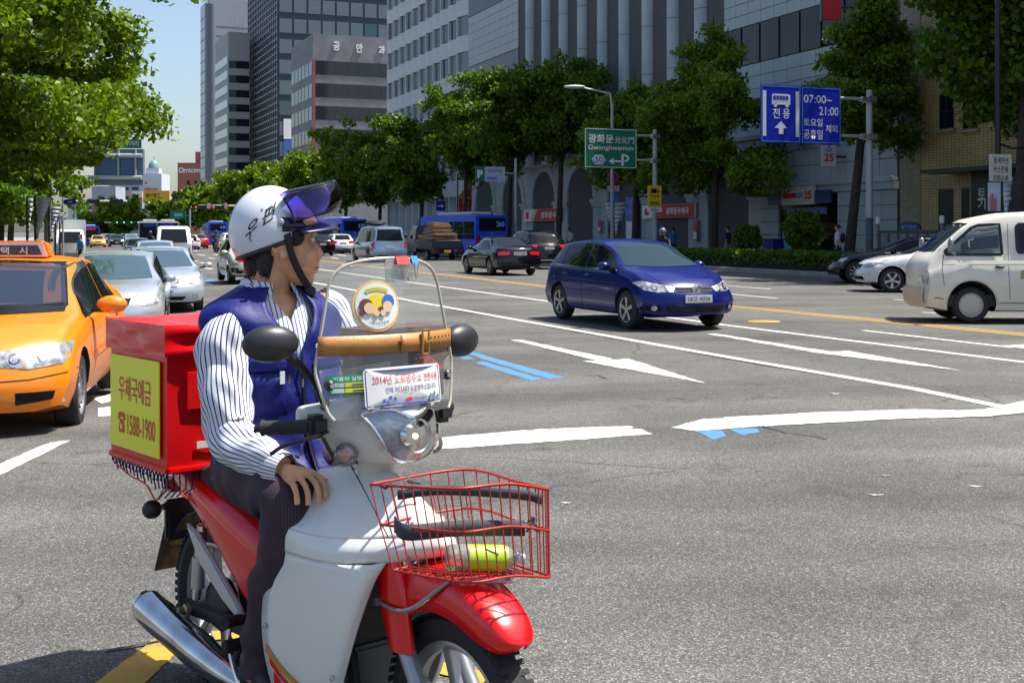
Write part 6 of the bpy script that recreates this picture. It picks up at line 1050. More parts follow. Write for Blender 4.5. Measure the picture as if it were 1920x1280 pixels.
for sg in (1, -1):
    R_ = sg == -1; y = lambda v: v*-sg*-1 if False else v*sg
    b = MB(); b.tube([(.955, sg*.2, 1.058), (.985, sg*.24, 1.056), (.945, sg*.29, 1.05), (.875, sg*.345, 1.045)], .011, 8); bar = b.build('handlebar', DARKMET, SC)
    b = MB(); d = Vector((-.11, sg*.09, -.008)); b.tube([Vector((.995, sg*.237, 1.055))+d*t for t in (0, .02, .05, .95, 1, 1.02)], [.019, .024, .0205, .0205, .024, .02], 16); b.build('grip', mat('grip_rubber', (.016, .016, .017), .7, bump=.5, bs=220), SC, 50); b = MB(); b.obox(Matrix.Translation((.995, sg*.222, 1.055)), .06, .06, .065); b.build('switch_housing', PLASTIC, SC, bevel=.014)
    b = MB(); R_ and b.tube(catmull([(1.02, sg*.2, 1.04), (1.045, sg*.26, 1.035), (1.02, sg*.33, 1.018), (.99, sg*.36, .992)], 5), [.008]*16, 8, sq=.7); b.build('brake_lever', mat('lever_black', (.02, .02, .022), .25, .6), SC)
    mp = Vector((.975, -.352, 1.292)) if R_ else Vector((.925, .35, 1.258)); MR = Matrix.Rotation(.25*sg, 3, 'Z'); b = MB(); b.ball(mp, (.042, .08, .052), 22, M=MR); o = b.build('mirror', mat('mirror_shell', (.022, .024, .027), .4, bump=.05, bs=200), SC, 70); b = MB(); b.lathe([(-.036, .0), (-.036, .04), (-.03, .044)], axis=(1, 0, 0), o=mp, n=24); b.build('mirror_glass', CHROME, o)
    b = MB(); b.tube(catmull([(.96, sg*.175, 1.11), (.965, sg*.22, 1.19), tuple(mp+Vector((-.005, -sg*.05, -.03)))], 5), [.008, .008, .008, .008, .008, .009, .01, .012, .014, .014, .014], 8); b.build('mirror_stalk', BLACK, SC)
    b = MB(); b.tube([(1.0, sg*.06, .972), (1.03, sg*.125, .97)], .016, 8); o = b.build('indicator_stem', PLASTIC, SC); b = MB(); b.ball((1.04, sg*.15, .972), (.036, .036, .034), 16); b.build('indicator', glass('indicator_lens', (.8, .8, .78), .1, .05, .12), o, 70); b = MB(); b.ball((1.035, sg*.15, .972), (.019, .019, .02), 10); b.build('indicator_bulb', AMBER, o, 70)
    b = MB(); b.tube(catmull([(1.0, sg*.2, 1.02), (1.02, sg*.17, .96), (.98, sg*.09, .94), (.96, sg*.04, .92)], 5), .006, 6); b.build('cable', BLACK, SC)
    b = MB(); b.tube([(.97, sg*.18, 1.1), (1.02, sg*.2, 1.12)], .011, 8); b.build('screen_bracket', mat('bracket_rust', (.2, .16, .1), .5, .6), SC)
# windscreen and what is stuck to it
def wx(y, z): return 1.105-1.15*y*y-.13*(z-1.08)
prof = catmull([(.0, 1.525), (.06, 1.522), (.12, 1.512), (.165, 1.49), (.19, 1.45), (.205, 1.38), (.222, 1.3), (.238, 1.22), (.232, 1.17), (.215, 1.1), (.2, 1.075)], 4); zs_ = np.linspace(1.075, 1.5245, 30); hw_ = np.interp(zs_, prof[::-1, 1], prof[::-1, 0])
WSG = np.array([[(wx(w*u, z), w*u, z) for u in np.linspace(-1, 1, 25)] for z, w in zip(zs_, hw_)]); WS = gridpart('windscreen', WSG, glass('scooter_screen', (.93, .95, .94), .03, .03, .12), SC, 0, 70)
edge = [(wx(y, z), y, z) for y, z in prof[::-1]]+[(wx(y, z), -y, z) for y, z in prof[1:]]; b = MB(); b.tube(edge, .0045, 8); b.build('screen_edge', mat('edge_plastic', (.5, .47, .36), .3), WS)
for sg in (1, -1): b = MB(); b.lathe([(-.02, .015), (.006, .015), (.012, .009)], axis=(1, 0, 0), o=(wx(.205, 1.17), sg*.205, 1.172), n=14); o = b.build('bolt_grommet', BLACK, WS); b = MB(); b.lathe([(.013, .008), (.018, .006)], axis=(1, 0, 0), o=(wx(.205, 1.17), sg*.205, 1.172), n=10); b.build('bolt', CHROME, WS)
def onws(off, name, m, poly=None, par=None, n=4): v, f = disc(poly, lambda y, z: wx(y, z)+off, n); b = MB(); b.add(v, f); return fixnormals(b.build(name, m, par or SC, 60))
def wrapws(cy, cz, off, rot=0.0): return lambda x, y, z: (wx(cy+x, cz+y)+off, cy+x*math.cos(rot)-y*math.sin(rot), cz+x*math.sin(rot)+y*math.cos(rot))
def circ(cy, cz, r, n=36, ry=None): return [(cy+r*math.cos(t), cz+(ry or r)*math.sin(t)) for t in np.linspace(0, 2*math.pi, n, endpoint=False)]
def rect(y0, y1, z0, z1, r=.006): return [(y0+r, z0), (y1-r, z0), (y1, z0+r), (y1, z1-r), (y1-r, z1), (y0+r, z1), (y0, z1-r), (y0, z0+r)]
SN = mat('navy_print', (.02, .03, .15), .5); SRD = mat('red_print', (.6, .03, .02), .5); STW_ = mat('sticker_white', (.72, .73, .72), .4)
sc_ = -.06, 1.39; ST = onws(.004, 'round_sticker', mat('sticker_gold', (.72, .5, .12), .45), circ(*sc_, .073)); onws(.0055, 'sticker_field', mat('sticker_cream', (.7, .74, .72), .45), circ(*sc_, .066), ST)
onws(.007, 'yellow_oval', mat('oval_yellow', (.78, .6, .03), .5), circ(sc_[0], sc_[1]+.002, .038, ry=.032), ST); HR = mat('print_brown', (.13, .045, .02), .6); SK = mat('print_skin', (.72, .5, .34), .6)
for dy, dz, r, mm in ((-.036, .0, .021, HR), (-.05, -.02, .008, HR), (.034, .012, .02, mat('print_blue', (.03, .15, .5), .5)), (.01, -.015, .013, HR)): onws(.0085, 'print_hair', mm, circ(sc_[0]+dy, sc_[1]+dz, r, 20), ST, 2)
for dy, dz, r in ((-.028, -.006, .016), (.03, -.003, .016), (-.006, -.02, .009), (.014, -.02, .009)): onws(.01, 'print_face', SK, circ(sc_[0]+dy, sc_[1]+dz, r, 18), ST, 2)
text('서울지방경찰청', .062, .0085, SN, SC, None, bold=.01, wrap=lambda x, y, z: (wx(sc_[0]+x, 1.34)+.008, sc_[0]+x, sc_[1]-.05+x*x*5+y+.0)); [onws(.007, 'print_wave', mat('print_olive', (.5, .45, .02), .5), circ(sc_[0]-.03+.01*k, sc_[1]+.047-6*(-.03+.01*k)**2, .0062, 12), ST, 2) for k in range(7)]
PL = onws(.028, 'campaign_plate', STW_, rect(-.13, .137, 1.105, 1.216, .008), SC, 5)
for r4 in ((-.124, .131, 1.208, 1.2105), (-.124, .131, 1.1105, 1.113), (-.1255, -.123, 1.1105, 1.2105), (.13, .1325, 1.1105, 1.2105)): onws(.0284, 'plate_border', mat('border_navy', (.02, .04, .3), .5), rect(*r4, .0004), PL, 2)
text('2014년 도로명주소', .165, .026, SRD, SC, None, bold=.0, wrap=wrapws(-.024, 1.184, .0288)); text('전면사용', .056, .022, SRD, SC, None, bold=.0, wrap=wrapws(.095, 1.182, .0288)); text('언제 어디서나 도로명주소입니다.', .185, .0165, SN, SC, None, bold=.0, wrap=wrapws(.025, 1.154, .0288)); text('우정사업본부', .05, .009, SN, SC, None, bold=.01, wrap=wrapws(.048, 1.124, .0288))
onws(.0288, 'plate_mark', SRD, rect(.002, .019, 1.119, 1.13, .003), PL, 2)
for cy, h_ in ((-.075, .012), (-.055, .02), (-.04, .016), (.09, .016), (.105, .02), (.12, .012)):
    onws(.0302, 'print_tower', mat('print_grey', (.2, .25, .35), .5), rect(cy-.005, cy+.005, 1.1145, 1.1145+h_, .001), PL, 2); onws(.0306, 'print_tree', mat('print_blue2', (.03, .1, .5), .5) if cy < 0 else mat('print_green', (.03, .3, .15), .5), circ(cy, 1.1145+h_, .0042, 14), PL, 2)
TG = onws(.005, 'name_tag', mat('tag_green', (.015, .25, .1), .45), rect(-.213, -.098, 1.146, 1.2, .004))
for k in range(2): onws(.0065, 'tag_field', mat('tag_pale', (.5, .65, .6), .5), rect(-.207, -.172, 1.151+k*.016, 1.163+k*.016, .001), TG, 2); onws(.0065, 'tag_field', mat('tag_yellow', (.7, .6, .04), .5), rect(-.17, -.103, 1.151+k*.016, 1.163+k*.016, .001), TG, 2); onws(.008, 'tag_print', SN, rect(-.15, -.115, 1.155+k*.016, 1.159+k*.016, .0005), TG, 1)
text('이륜차 실명제', .09, .012, STW_, SC, None, bold=.01, wrap=wrapws(-.155, 1.19, .009))
bl = []
for y in np.linspace(-.232, .232, 24): bl.append([(wx(y, 1.28)+.008, y, 1.253), (wx(y, 1.28)+.009, y, 1.28), (wx(y, 1.28)+.008, y, 1.308)])
LEA = mat('tan_leather', (.42, .19, .045), .45, bump=.1, bs=120, var=.15, vs_=9); BE = gridpart('leather_belt', np.array(bl), LEA, SC, .005, 15)
ov = [[(wx(y, 1.28)+.017, y, 1.257), (wx(y, 1.28)+.021, y, 1.28), (wx(y, 1.28)+.017, y, 1.304)] for y in np.linspace(.0, .078, 8)]; gridpart('belt_tongue', np.array(ov), LEA, BE, .004); GLD = mat('brass', (.5, .36, .1), .3, .9)
yb = .088; b = MB()
for a, c2 in (((yb-.012, 1.246), (yb-.012, 1.316)), ((yb+.014, 1.246), (yb+.014, 1.316)), ((yb-.012, 1.246), (yb+.014, 1.246)), ((yb-.012, 1.316), (yb+.014, 1.316)), ((yb, 1.28), (yb+.03, 1.282))): b.tube([(wx(a[0], 1.28)+.026, *a), (wx(c2[0], 1.28)+.026, *c2)], .0035, 6)
b.build('buckle', GLD, BE)
for i in range(6):
    for dz in (-.009, .009): onws(.0135, 'belt_hole', BLACK, circ(.125+i*.019, 1.281+dz, .0028, 8), BE, 1)
b = MB(); b.obox(Matrix.Translation((wx(.02, 1.5)+.0, .02, 1.49)), .002, .085, .07); b.build('plastic_sleeve', glass('clear_sleeve', (.9, .92, .93), .05, .1, .35), SC)
for cy, w_, mm in ((.035, .046, SRD), (.082, .022, mat('clip_blue', (.02, .25, .6), .4))):
    z = 1.522; b = MB(); b.prism([(wx(cy, z)-.014, z-.012), (wx(cy, z)+.018, z-.016), (wx(cy, z)+.006, z+.008), (wx(cy, z)-.004, z+.008)], 1, cy-w_/2, cy+w_/2); o = b.build('paper_clip', mm, SC, angle=0); b = MB(); k = w_*.35; b.tube([(wx(cy, z)+.02, cy-k, z-.012), (wx(cy, z)+.018, cy-k*.4, z-.05), (wx(cy, z)+.018, cy, z-.058), (wx(cy, z)+.018, cy+k*.4, z-.05), (wx(cy, z)+.02, cy+k, z-.012)], .0016, 5); b.build('clip_wire', STEEL, o)
# front fender, fork and wheels
AX = (1.38, .29); rows = []
for i, (an, r, hw, dp) in enumerate(((46, .365, .012, .012), (49, .374, .052, .035), (58, .384, .072, .06), (72, .393, .08, .075), (86, .402, .083, .085), (100, .415, .085, .1), (112, .425, .086, .12), (122, .43, .084, .13), (130, .425, .08, .12))):
    a = math.radians(an); er = Vector((math.cos(a), 0, math.sin(a))); c = Vector((AX[0], 0, AX[1])); row = []
    for u in np.linspace(-1, 1, 15):
        ph = u*1.5; y = hw*math.sin(ph)/math.sin(1.5); dd = (1-math.cos(ph))*.35*hw+max(0, abs(u)-.72)/.28*dp*.8+(abs(u) > .6)*.005; row.append(tuple(c+er*(r-dd)+Vector((0, y, 0))))
    rows.append(row)
gridpart('front_fender', catgrid(rows, 1, 5), PR, SC, .005, 60)
for sg in (1, -1):
    b = MB(); b.loft([[(cx+rx*math.cos(t), sg*.085+.026*math.sin(t), z) for t in np.linspace(0, 2*math.pi, 16, endpoint=False)] for z, cx, rx in ((.72, 1.15, .05), (.66, 1.165, .068), (.58, 1.185, .066), (.5, 1.21, .058), (.455, 1.225, .05))]); b.build('fork_cover', PR, SC, 60)
    b = MB(); b.tube([(1.21, sg*.082, .5), (1.29, sg*.082, .38), (1.36, sg*.082, .29)], [.024, .025, .027], 14); b.build('fork_leg', mat('fork_alloy', (.36, .38, .4), .4, .7), SC); b = MB(); b.lathe([(0, .02), (.02, .018)], axis=(0, sg, 0), o=(1.37, sg*.1, .29), n=10); b.build('axle_nut', STEEL, SC)
    b = MB(); b.tube(catmull([(1.14, sg*.115, .575), (1.29, sg*.118, .585), (1.42, sg*.075, .684)], 6), .0062, 8); b.lathe([(-.004, .013), (.012, .012)], axis=(0, sg, 0), o=(1.14, sg*.11, .575), n=10); b.build('basket_stay', mat('stay_grey', (.3, .31, .31), .45, .8, dirt=((.2, .12, .06), 30, .58, .6)), SC)
def spoked(name, x, r, w, kn=.34, kd=.014):
    b = MB(); pr = [(-w*.32, r*.72), (-w/2, r*.84), (-w*.46, r*.93), (-w*.25, r*.985), (0, r), (w*.25, r*.985), (w*.46, r*.93), (w/2, r*.84), (w*.32, r*.72)]; b.lathe(pr, axis=(0, 1, 0), n=64, cap=False)
    for k in range(64):
        for s, off in ((1, 0), (-1, .5)):
            a = 2*math.pi*(k+off)/64; M = Matrix.Rotation(a, 4, 'Y') @ Matrix.Translation((r*.985, s*w*.27, 0)); b.obox(M, kd, w*kn, r*.05)
    o = b.build(name, RUB, SC, 30); o.location = (x, 0, r); q = MB(); ri = r*.73; q.lathe([(-w*.34, ri*1.0), (-w*.36, ri*.96), (-w*.15, ri*.88), (w*.15, ri*.88), (w*.36, ri*.96), (w*.34, ri)], axis=(0, 1, 0), n=48, cap=False); RIMM = mat('cast_rim', (.42, .43, .44), .35, .7, var=.1); q.build('rim', RIMM, o)
    for k in range(6):
        a = 2*math.pi*k/6+.25; M = Matrix.Rotation(a, 4, 'Y'); q = MB(); q.loft([[M @ Vector(p) for p in ((d, -wy, -wz), (d, wy, -wz), (d, wy, wz), (d, -wy, wz))] for d, wy, wz in ((.03, .022, .02), (ri*.5, .014, .013), (ri*.9, .018, .016))]); q.build('spoke', RIMM, o, bevel=.003)
    q = MB(); q.lathe([(-w*.75, .03), (-w*.6, .055), (w*.6, .055), (w*.75, .03)], axis=(0, 1, 0), n=24); q.build('hub', mat('hub_metal', (.2, .2, .2), .5, .7), o); return o
spoked('front_wheel', 1.38, .29, .085, .5, .006); spoked('rear_wheel', 0, .29, .09)
# basket
TOPR = [(1.18, -.16), (1.42, -.165), (1.56, -.15), (1.575, 0), (1.56, .15), (1.42, .165), (1.18, .16)]; tz = lambda x, y: .914+.047*(x-1.18)/.38*max(0, min(1, (.17-y)/.2))
def rim_(z, sx, ins, nm, r=.0036): pts = [(1.18+ins*1.3+(x-1.18)*(1-ins*2.2), y*(1-ins*2.2), z+(tz(x, y)-.914)*sx) for x, y in TOPR]; pts = catmull(pts+[pts[0]], 5); b = MB(); b.tube(pts, r, 8); return b.build(nm, RWIRE, BK, 60), pts
BK = bpy.data.objects.new('wire_basket', None); link(BK, SC); _, tp = rim_(.912, 1, 0, 'rim_wire', .0042); _, mp_ = rim_(.807, .95, .025, 'rim_wire'); _, bp_ = rim_(.69, .8, .06, 'rim_wire')
N_ = len(tp)-1
for i in range(0, N_):
    b = MB(); f = 1; b.tube([tp[i], mp_[i]+np.array([0, 0, 0]), bp_[i]], .002, 6); b.build('basket_wire', RWIRE, BK)
for y in np.linspace(-.12, .12, 9): b = MB(); b.tube([(1.24, y, .689), (1.53, y, .689+.035*(.13-y)/.2)], .0026, 6); b.build('floor_wire', RWIRE, BK)
for x in np.linspace(1.26, 1.5, 7): b = MB(); b.tube([(x, -.13, .684+.13*(x-1.24)), (x, .13, .684)], .0026, 6); b.build('floor_wire', RWIRE, BK)
def band(pts, w, nm, par, m=STRAP): G2 = np.array([[(p[0], p[1], p[2]-w/2), (p[0], p[1], p[2]+w/2)] for p in catmull(pts, 6)]); return gridpart(nm, G2, m, par, .004, 15)
band([(1.3, -.155, .902), (1.36, -.05, .91), (1.5, .1, .9), (1.545, .14, .888)], .026, 'rubber_strap', BK); band([(1.28, -.15, .82), (1.36, -.165, .815), (1.41, -.04, .815), (1.5, .12, .808)], .042, 'rubber_strap', BK)
for p in ((1.26, -.165, .925), (1.33, -.14, .93), (1.52, .13, .825), (1.55, .1, .815), (1.3, -.1, .935)):
    b = MB(); M = Matrix.Translation(p) @ Matrix.Rotation(p[0]*31, 4, 'Z') @ Matrix.Rotation(p[1]*11, 4, 'X'); b.tube([M @ Vector(q) for q in ((-.02, 0, -.012), (0, .008, .008), (.014, 0, -.006))], [.006, .011, .005], 6, sq=.5); b.add([M @ Vector(q) for q in ((.005, 0, 0), (.03, .006, .02), (.022, 0, .032), (-.002, .004, .01))], [(0, 1, 2, 3)]); b.build('strap_knot', STRAP, BK)
for y in (-.05, .06): b = MB(); b.tube([(1.22, y, .8), (1.24, y, .69), (1.3, y, .655)], .006, 6); b.build('carrier_bracket', CHROME, SC)
b = MB(); b.tube([(1.42, -.06, .675), (1.52, .06, .68)], .005, 6); b.tube([(1.4, .0, .64), (1.5, .07, .68)], .006, 6); b.build('carrier_bracket', STEEL, SC)
BO = thing('drink_bottle', 'plastic drink bottle with lime green label lying in the wire basket', 'bottle', Matrix.Translation(SR) @ Matrix.Rotation(SA, 4, 'Z') @ Vector((1.475, -.005, .745)), SA+math.radians(62)); BO.rotation_euler = (0, math.radians(4), SA+math.radians(62))
b = MB(); b.lathe([(-.1, .012), (-.098, .028), (-.09, .034), (-.04, .034)], axis=(1, 0, 0), n=24); b.lathe([(-.04, .033), (.055, .033), (.075, .026), (.092, .013)], axis=(1, 0, 0), n=24); b.build('bottle_body', glass('pet_green', (.75, .85, .5), .12, .05, .25), BO, 50); b = MB(); b.lathe([(-.045, .0338), (.05, .0338), (.064, .031)], axis=(1, 0, 0), n=24); b.build('label', mat('lime_label', (.38, .58, .02), .4), BO, 60); b = MB(); b.lathe([(.09, .0145), (.112, .0145), (.113, .01)], axis=(1, 0, 0), n=16); b.build('cap', mat('cap_clear', (.6, .62, .6), .3), BO)
b = MB(); b.tube([(.0, -.02, .029), (.02, -.026, .022), (.035, -.03, .016)], .0018, 5); b.build('label_print', BLACK, BO)
# rear body, seat, engine, exhaust
def sect(x, w, z0, z1, n=20, e=.62): zc, hz = (z0+z1)/2, (z1-z0)/2; return [(x, w*math.copysign(abs(math.cos(t))**e, math.cos(t)), zc+hz*math.copysign(abs(math.sin(t))**e, math.sin(t))) for t in np.linspace(0, 2*math.pi, n, endpoint=False)]
def bodyloft(name, secs, m, k=4, par=None, ang=60): A = np.array([sect(*s) for s in secs]); A = np.array([catmull(A[:, j], k) for j in range(A.shape[1])]).transpose(1, 0, 2); b = MB(); b.loft([[tuple(p) for p in r] for r in A]); return fixnormals(b.build(name, m, par or SC, ang))
bodyloft('rear_body', [(-.3, .03, .71, .75), (-.26, .07, .69, .77), (-.1, .115, .665, .775), (.08, .14, .6, .76), (.25, .15, .5, .735), (.4, .148, .385, .7), (.52, .14, .34, .66), (.64, .115, .37, .61), (.74, .07, .42, .55), (.78, .03, .45, .52)], PR); bodyloft('seat', [(.02, .05, .74, .78), (.06, .11, .735, .8), (.2, .142, .715, .815), (.35, .15, .695, .8), (.5, .13, .66, .775), (.62, .09, .63, .74), (.67, .04, .64, .7)], mat('seat_mesh', (.018, .02, .022), .75, bump=.6, bs=90))
for sg in (1, -1):
    b = MB(); b.prism([(.03, .6), (.1, .585), (.2, .53), (.41, .4), (.435, .372), (.41, .355), (.3, .395), (.14, .48)], 1, *sorted((sg*.135, sg*.155))); b.build('side_trim', mat('trim_silver', (.5, .52, .53), .35, .4, coat=.5), SC, 40, bevel=.006)
    b = MB(); b.tube([(.1, sg*.125, .6), (.085, sg*.125, .5), (.064, sg*.125, .34)], [.018, .018, .016], 10); o = b.build('shock_absorber', CHROME, SC); b = MB(); b.tube([(.083, sg*.125, .49), (.07, sg*.125, .38)], .024, 12); b.build('shock_cover', mat('shock_silver', (.5, .5, .48), .3, .6), o)
    b = MB(); b.loft([[(x, sg*.11+y, z+dz) for y, dz in ((-.014, -.026), (.014, -.026), (.014, .026), (-.014, .026))] for x, z in ((-.05, .29), (.12, .3), (.45, .315))]); b.build('swing_arm', DARKMET, SC, bevel=.006); b = MB(); b.lathe([(0, .022), (.025, .02), (.03, .012), (.05, .011)], axis=(0, sg, 0), o=(0, sg*.115, .29), n=10); b.build('axle_nut', mat('nut_brass', (.4, .33, .2), .4, .8), SC)
    b = MB(); b.tube([(-.2, sg*.06, .625), (-.2, sg*.13, .61)], .012, 8); o = b.build('indicator_stem', PLASTIC, SC); b = MB(); b.ball((-.2, sg*.17, .608), (.034, .036, .034), 14); b.build('rear_indicator', PLASTIC, o, 70)
    b = MB(); b.lathe([(0, .018), (.1, .022), (.105, .015)], axis=(0, sg, 0), o=(.47, sg*.13, .3), n=12); b.build('foot_peg', RUB, SC)
b = MB(); b.lathe([(-.02, .085), (.01, .09), (.025, .075), (.03, .02)], axis=(0, -1, 0), o=(.17, -.085, .34), n=24); b.build('sprocket_cover', DARKMET, SC)
EG = mat('engine_grey', (.09, .09, .09), .5, .6); b = MB(); b.obox(Matrix.Translation((.6, 0, .27)), .34, .2, .17); b.obox(Matrix.Translation((.85, 0, .3)) @ Matrix.Rotation(-.2, 4, 'Y'), .26, .15, .13); b.lathe([(-.125, .07), (.125, .07)], axis=(0, 1, 0), o=(.58, 0, .27), n=24); b.build('engine', EG, SC, bevel=.012); b = MB(); b.tube([(.95, 0, .88), (.88, 0, .6), (.72, 0, .5), (.45, 0, .52)], .04, 10); b.build('frame_tube', PR, SC)
b = MB()
for k in range(8): b.obox(Matrix.Translation((.78+k*.022, 0, .3)), .006, .19, .17)
b.build('cooling_fins', EG, SC)
b = MB(); b.tube(catmull([(-.19, -.185, .262), (-.17, -.185, .258), (.1, -.185, .222), (.36, -.18, .188), (.5, -.165, .17), (.62, -.12, .17), (.85, -.05, .2)], 4), [.057]+[.061]*6+[.06, .059, .061, .058, .054, .05, .045, .038, .03, .024, .022, .02, .018, .018, .018, .018, .018, .018][:18], 24); b.build('exhaust', mat('chrome_exhaust', (.6, .61, .62), .14, 1, var=.2, vs_=7), SC, 60); b = MB(); b.lathe([(0, .05), (.003, .05)], axis=(-1, 0, .13), o=(-.192, -.185, .2622), n=20); b.build('exhaust_end', BLACK, SC)
b = MB(); b.tube(catmull([(.43, -.19, .37), (.44, -.2, .3), (.5, -.2, .2), (.56, -.19, .16)], 4), .009, 8); b.build('kick_lever', CHROME, SC); b = MB(); b.tube([(.42, -.15, .36), (.5, -.25, .385)], [.018, .02], 10); b.build('pillion_peg', RUB, SC)
for dx in (0, .012): pass
fl = [[(-.27-.02*t*0-.13*t, y, .6-.27*t) for y in (-.07, -.035, 0, .035, .07)] for t in np.linspace(0, 1, 6)]; gridpart('mud_flap', np.array(fl), mat('flap_brown', (.05, .04, .03), .8, dirt=((.16, .11, .06), 12, .5, .6)), SC, .006); boxpart(SC, 'plate_bracket', PLASTIC, -.28, -.25, -.09, .09, .47, .62, bevel=.008); boxpart(SC, 'tail_light', REDLAMP, -.33, -.27, -.07, .07, .64, .7, bevel=.012)
b = MB(); rr = .325; G2 = [[(rr*math.cos(a)*-1, y, .29+rr*math.sin(a)) for y in (-.06, -.03, 0, .03, .06)] for a in np.linspace(.5, 2.2, 12)]; gridpart('rear_fender', np.array(G2), PLASTIC, SC, .006)
b = MB(); b.tube([(-.05, -.02, .27), (-.18, .16, .02)], .012, 8); b.build('side_stand', DARKMET, SC); boxpart(SC, 'rear_rack', DARKMET, -.42, .06, -.2, .2, .775, .79)
# red delivery box on the rack
BX = thing('delivery_box', 'red vinyl delivery box with yellow lettered panel on the scooter rack', 'box', Matrix.Translation(SR) @ Matrix.Rotation(SA, 4, 'Z') @ Vector((-.17, 0, .793)), SA); VIN = mat('red_vinyl', (.7, .002, .004), .4, bump=.12, bs=7, coat=.1); VIN2 = mat('red_vinyl_lid', (.74, .003, .006), .33, bump=.2, bs=9, coat=.12)
def puffy(x0, x1, y0, y1, z0, z1, amp, seed, n=9):
    """box with slightly slack, wavy cloth faces"""
    rng = np.random.default_rng(seed); bm = bmesh.new(); bmesh.ops.create_cube(bm, size=1); bmesh.ops.subdivide_edges(bm, edges=bm.edges, cuts=n, use_grid_fill=True); ph = rng.uniform(0, 6, 8); v_, f_ = [], []
    for v in bm.verts:
        u = v.co*2; e = [1-abs(c) for c in u]; w = Vector((x0+(u.x+1)/2*(x1-x0), y0+(u.y+1)/2*(y1-y0), z0+(u.z+1)/2*(z1-z0)))
        for k in range(3):
            if abs(abs(u[k])-1) < 1e-4: o_ = [i for i in range(3) if i != k]; m_ = min(1, e[o_[0]]*4)*min(1, e[o_[1]]*4); w[k] += math.copysign(1, u[k])*amp*m_*(.5+math.sin(5*u[o_[0]]+ph[k])*math.cos(4*u[o_[1]]+ph[k+3]))
        v_.append(w)
    bm.verts.index_update(); f_ = [tuple(v.index for v in f.verts) for f in bm.faces]; bm.free(); return v_, f_
b = MB(); b.add(*puffy(-.235, .235, -.235, .235, .0, .46, .006, 1)); b.build('box_body', VIN, BX, 50); b = MB(); b.add(*puffy(-.25, .25, -.25, .25, .385, .492, .008, 2)); b.build('box_lid', VIN2, BX, 50)
YP = mat('yellow_panel', (.85, .82, .01), .4, bump=.05, bs=6); boxpart(BX, 'yellow_panel', YP, -.215, .2, -.2475, -.2425, .035, .365, bevel=.002)
F2 = lambda x, z: frame((x, -.249, z), (1, 0, 0), (0, 0, 1)); text('우체국예금', .27, .088, SRD, BX, F2(.0, .25), bold=.005); text('1588-1900', .23, .072, SRD, BX, F2(.055, .125), bold=.005)
q = MB(); hx, hz = -.11, .125; q.prism([(hx-.022, hz-.035), (hx+.022, hz-.035), (hx+.022, hz-.012), (hx+.012, hz+.012), (hx-.012, hz+.012), (hx-.022, hz-.012)], 1, -.2495, -.248); q.prism([(hx-.03, hz+.012), (hx-.02, hz+.008), (hx-.014, hz+.02), (hx+.014, hz+.02), (hx+.02, hz+.008), (hx+.03, hz+.012), (hx+.028, hz+.03), (hx+.016, hz+.037), (hx-.016, hz+.037), (hx-.028, hz+.03)], 1, -.2495, -.248); ph_ = q.build('telephone_symbol', SRD, BX, angle=0); q = MB(); q.lathe([(0, .01), (.001, .01)], axis=(0, -1, 0), o=(hx, -.2496, hz-.014), n=12); q.build('dial', YP, ph_)
for z0, z1, y0, y1 in ((.2, .33, -.17, .1), ): boxpart(BX, 'front_pocket', VIN, .242, .25, y0, y1, z0, z1, bevel=.003)
boxpart(BX, 'care_label', STW_, .243, .245, -.13, -.05, .065, .088); boxpart(BX, 'hem', VIN2, -.242, .244, -.244, .244, -.012, .008, bevel=.004)
q = MB(); rng = np.random.default_rng(3); NET = mat('net_cord', (.015, .02, .08), .8)
for i in range(16):
    x = -.22+i*.029; d = .035+.03*(i/16)+rng.uniform(0, .02); q = MB(); q.tube([(x, -.238, -.005), (x+.014+rng.uniform(-.006, .006), -.24, -d*.55), (x+.02, -.236, -d)], .0028, 5); q.tube([(x+.029, -.238, -.005), (x+.014, -.24, -d*.55)], .0028, 5); q.ball((x+.014, -.24, -d*.55), .006, 6); q.build('net_fringe', NET, BX)
for i in range(8): q = MB(); y = -.235+i*.022; q.tube([(.238, y, -.005), (.22, y+.01, -.06-.004*i), (.2, y-.015, -.1)], .0028, 5); q.build('net_fringe', NET, BX)
q = MB(); q.tube(catmull([(-.2, -.24, -.03), (-.05, -.245, -.055), (.08, -.24, -.07), (.14, -.23, -.115), (.17, -.2, -.06), (.26, -.17, -.1)], 5), .003, 5); q.build('red_cord', SRD, BX)
# brown satchel hung behind the windscreen
SG = thing('post_satchel', 'brown leather satchel with red and gold print hung behind the windscreen', 'satchel', Matrix.Translation(SR) @ Matrix.Rotation(SA, 4, 'Z') @ Vector((.92, .1, 1.1)), SA); b = MB(); b.add(*puffy(-.05, .05, -.15, .15, 0, .2, .01, 5, 6)); b.build('satchel_body', mat('brown_leather', (.11, .04, .022), .5, var=.2), SG, 50, bevel=0); b = MB(); b.add(*puffy(-.06, .06, -.155, .155, .12, .215, .006, 6, 6)); b.build('flap', MATS['brown_leather'], SG, 50); q = MB()
for k in range(5): q.obox(Matrix.Translation((.066, .03+.02*k, .1)) @ Matrix.Rotation(.5*k-1, 4, 'X'), .003, .012, .06)
q.build('emblem_print', SRD, SG, angle=0); q = MB(); q.lathe([(0, .022), (.006, .02)], axis=(1, 0, 0), o=(.062, -.08, .1), n=16); q.build('buckle', BLACK, SG)
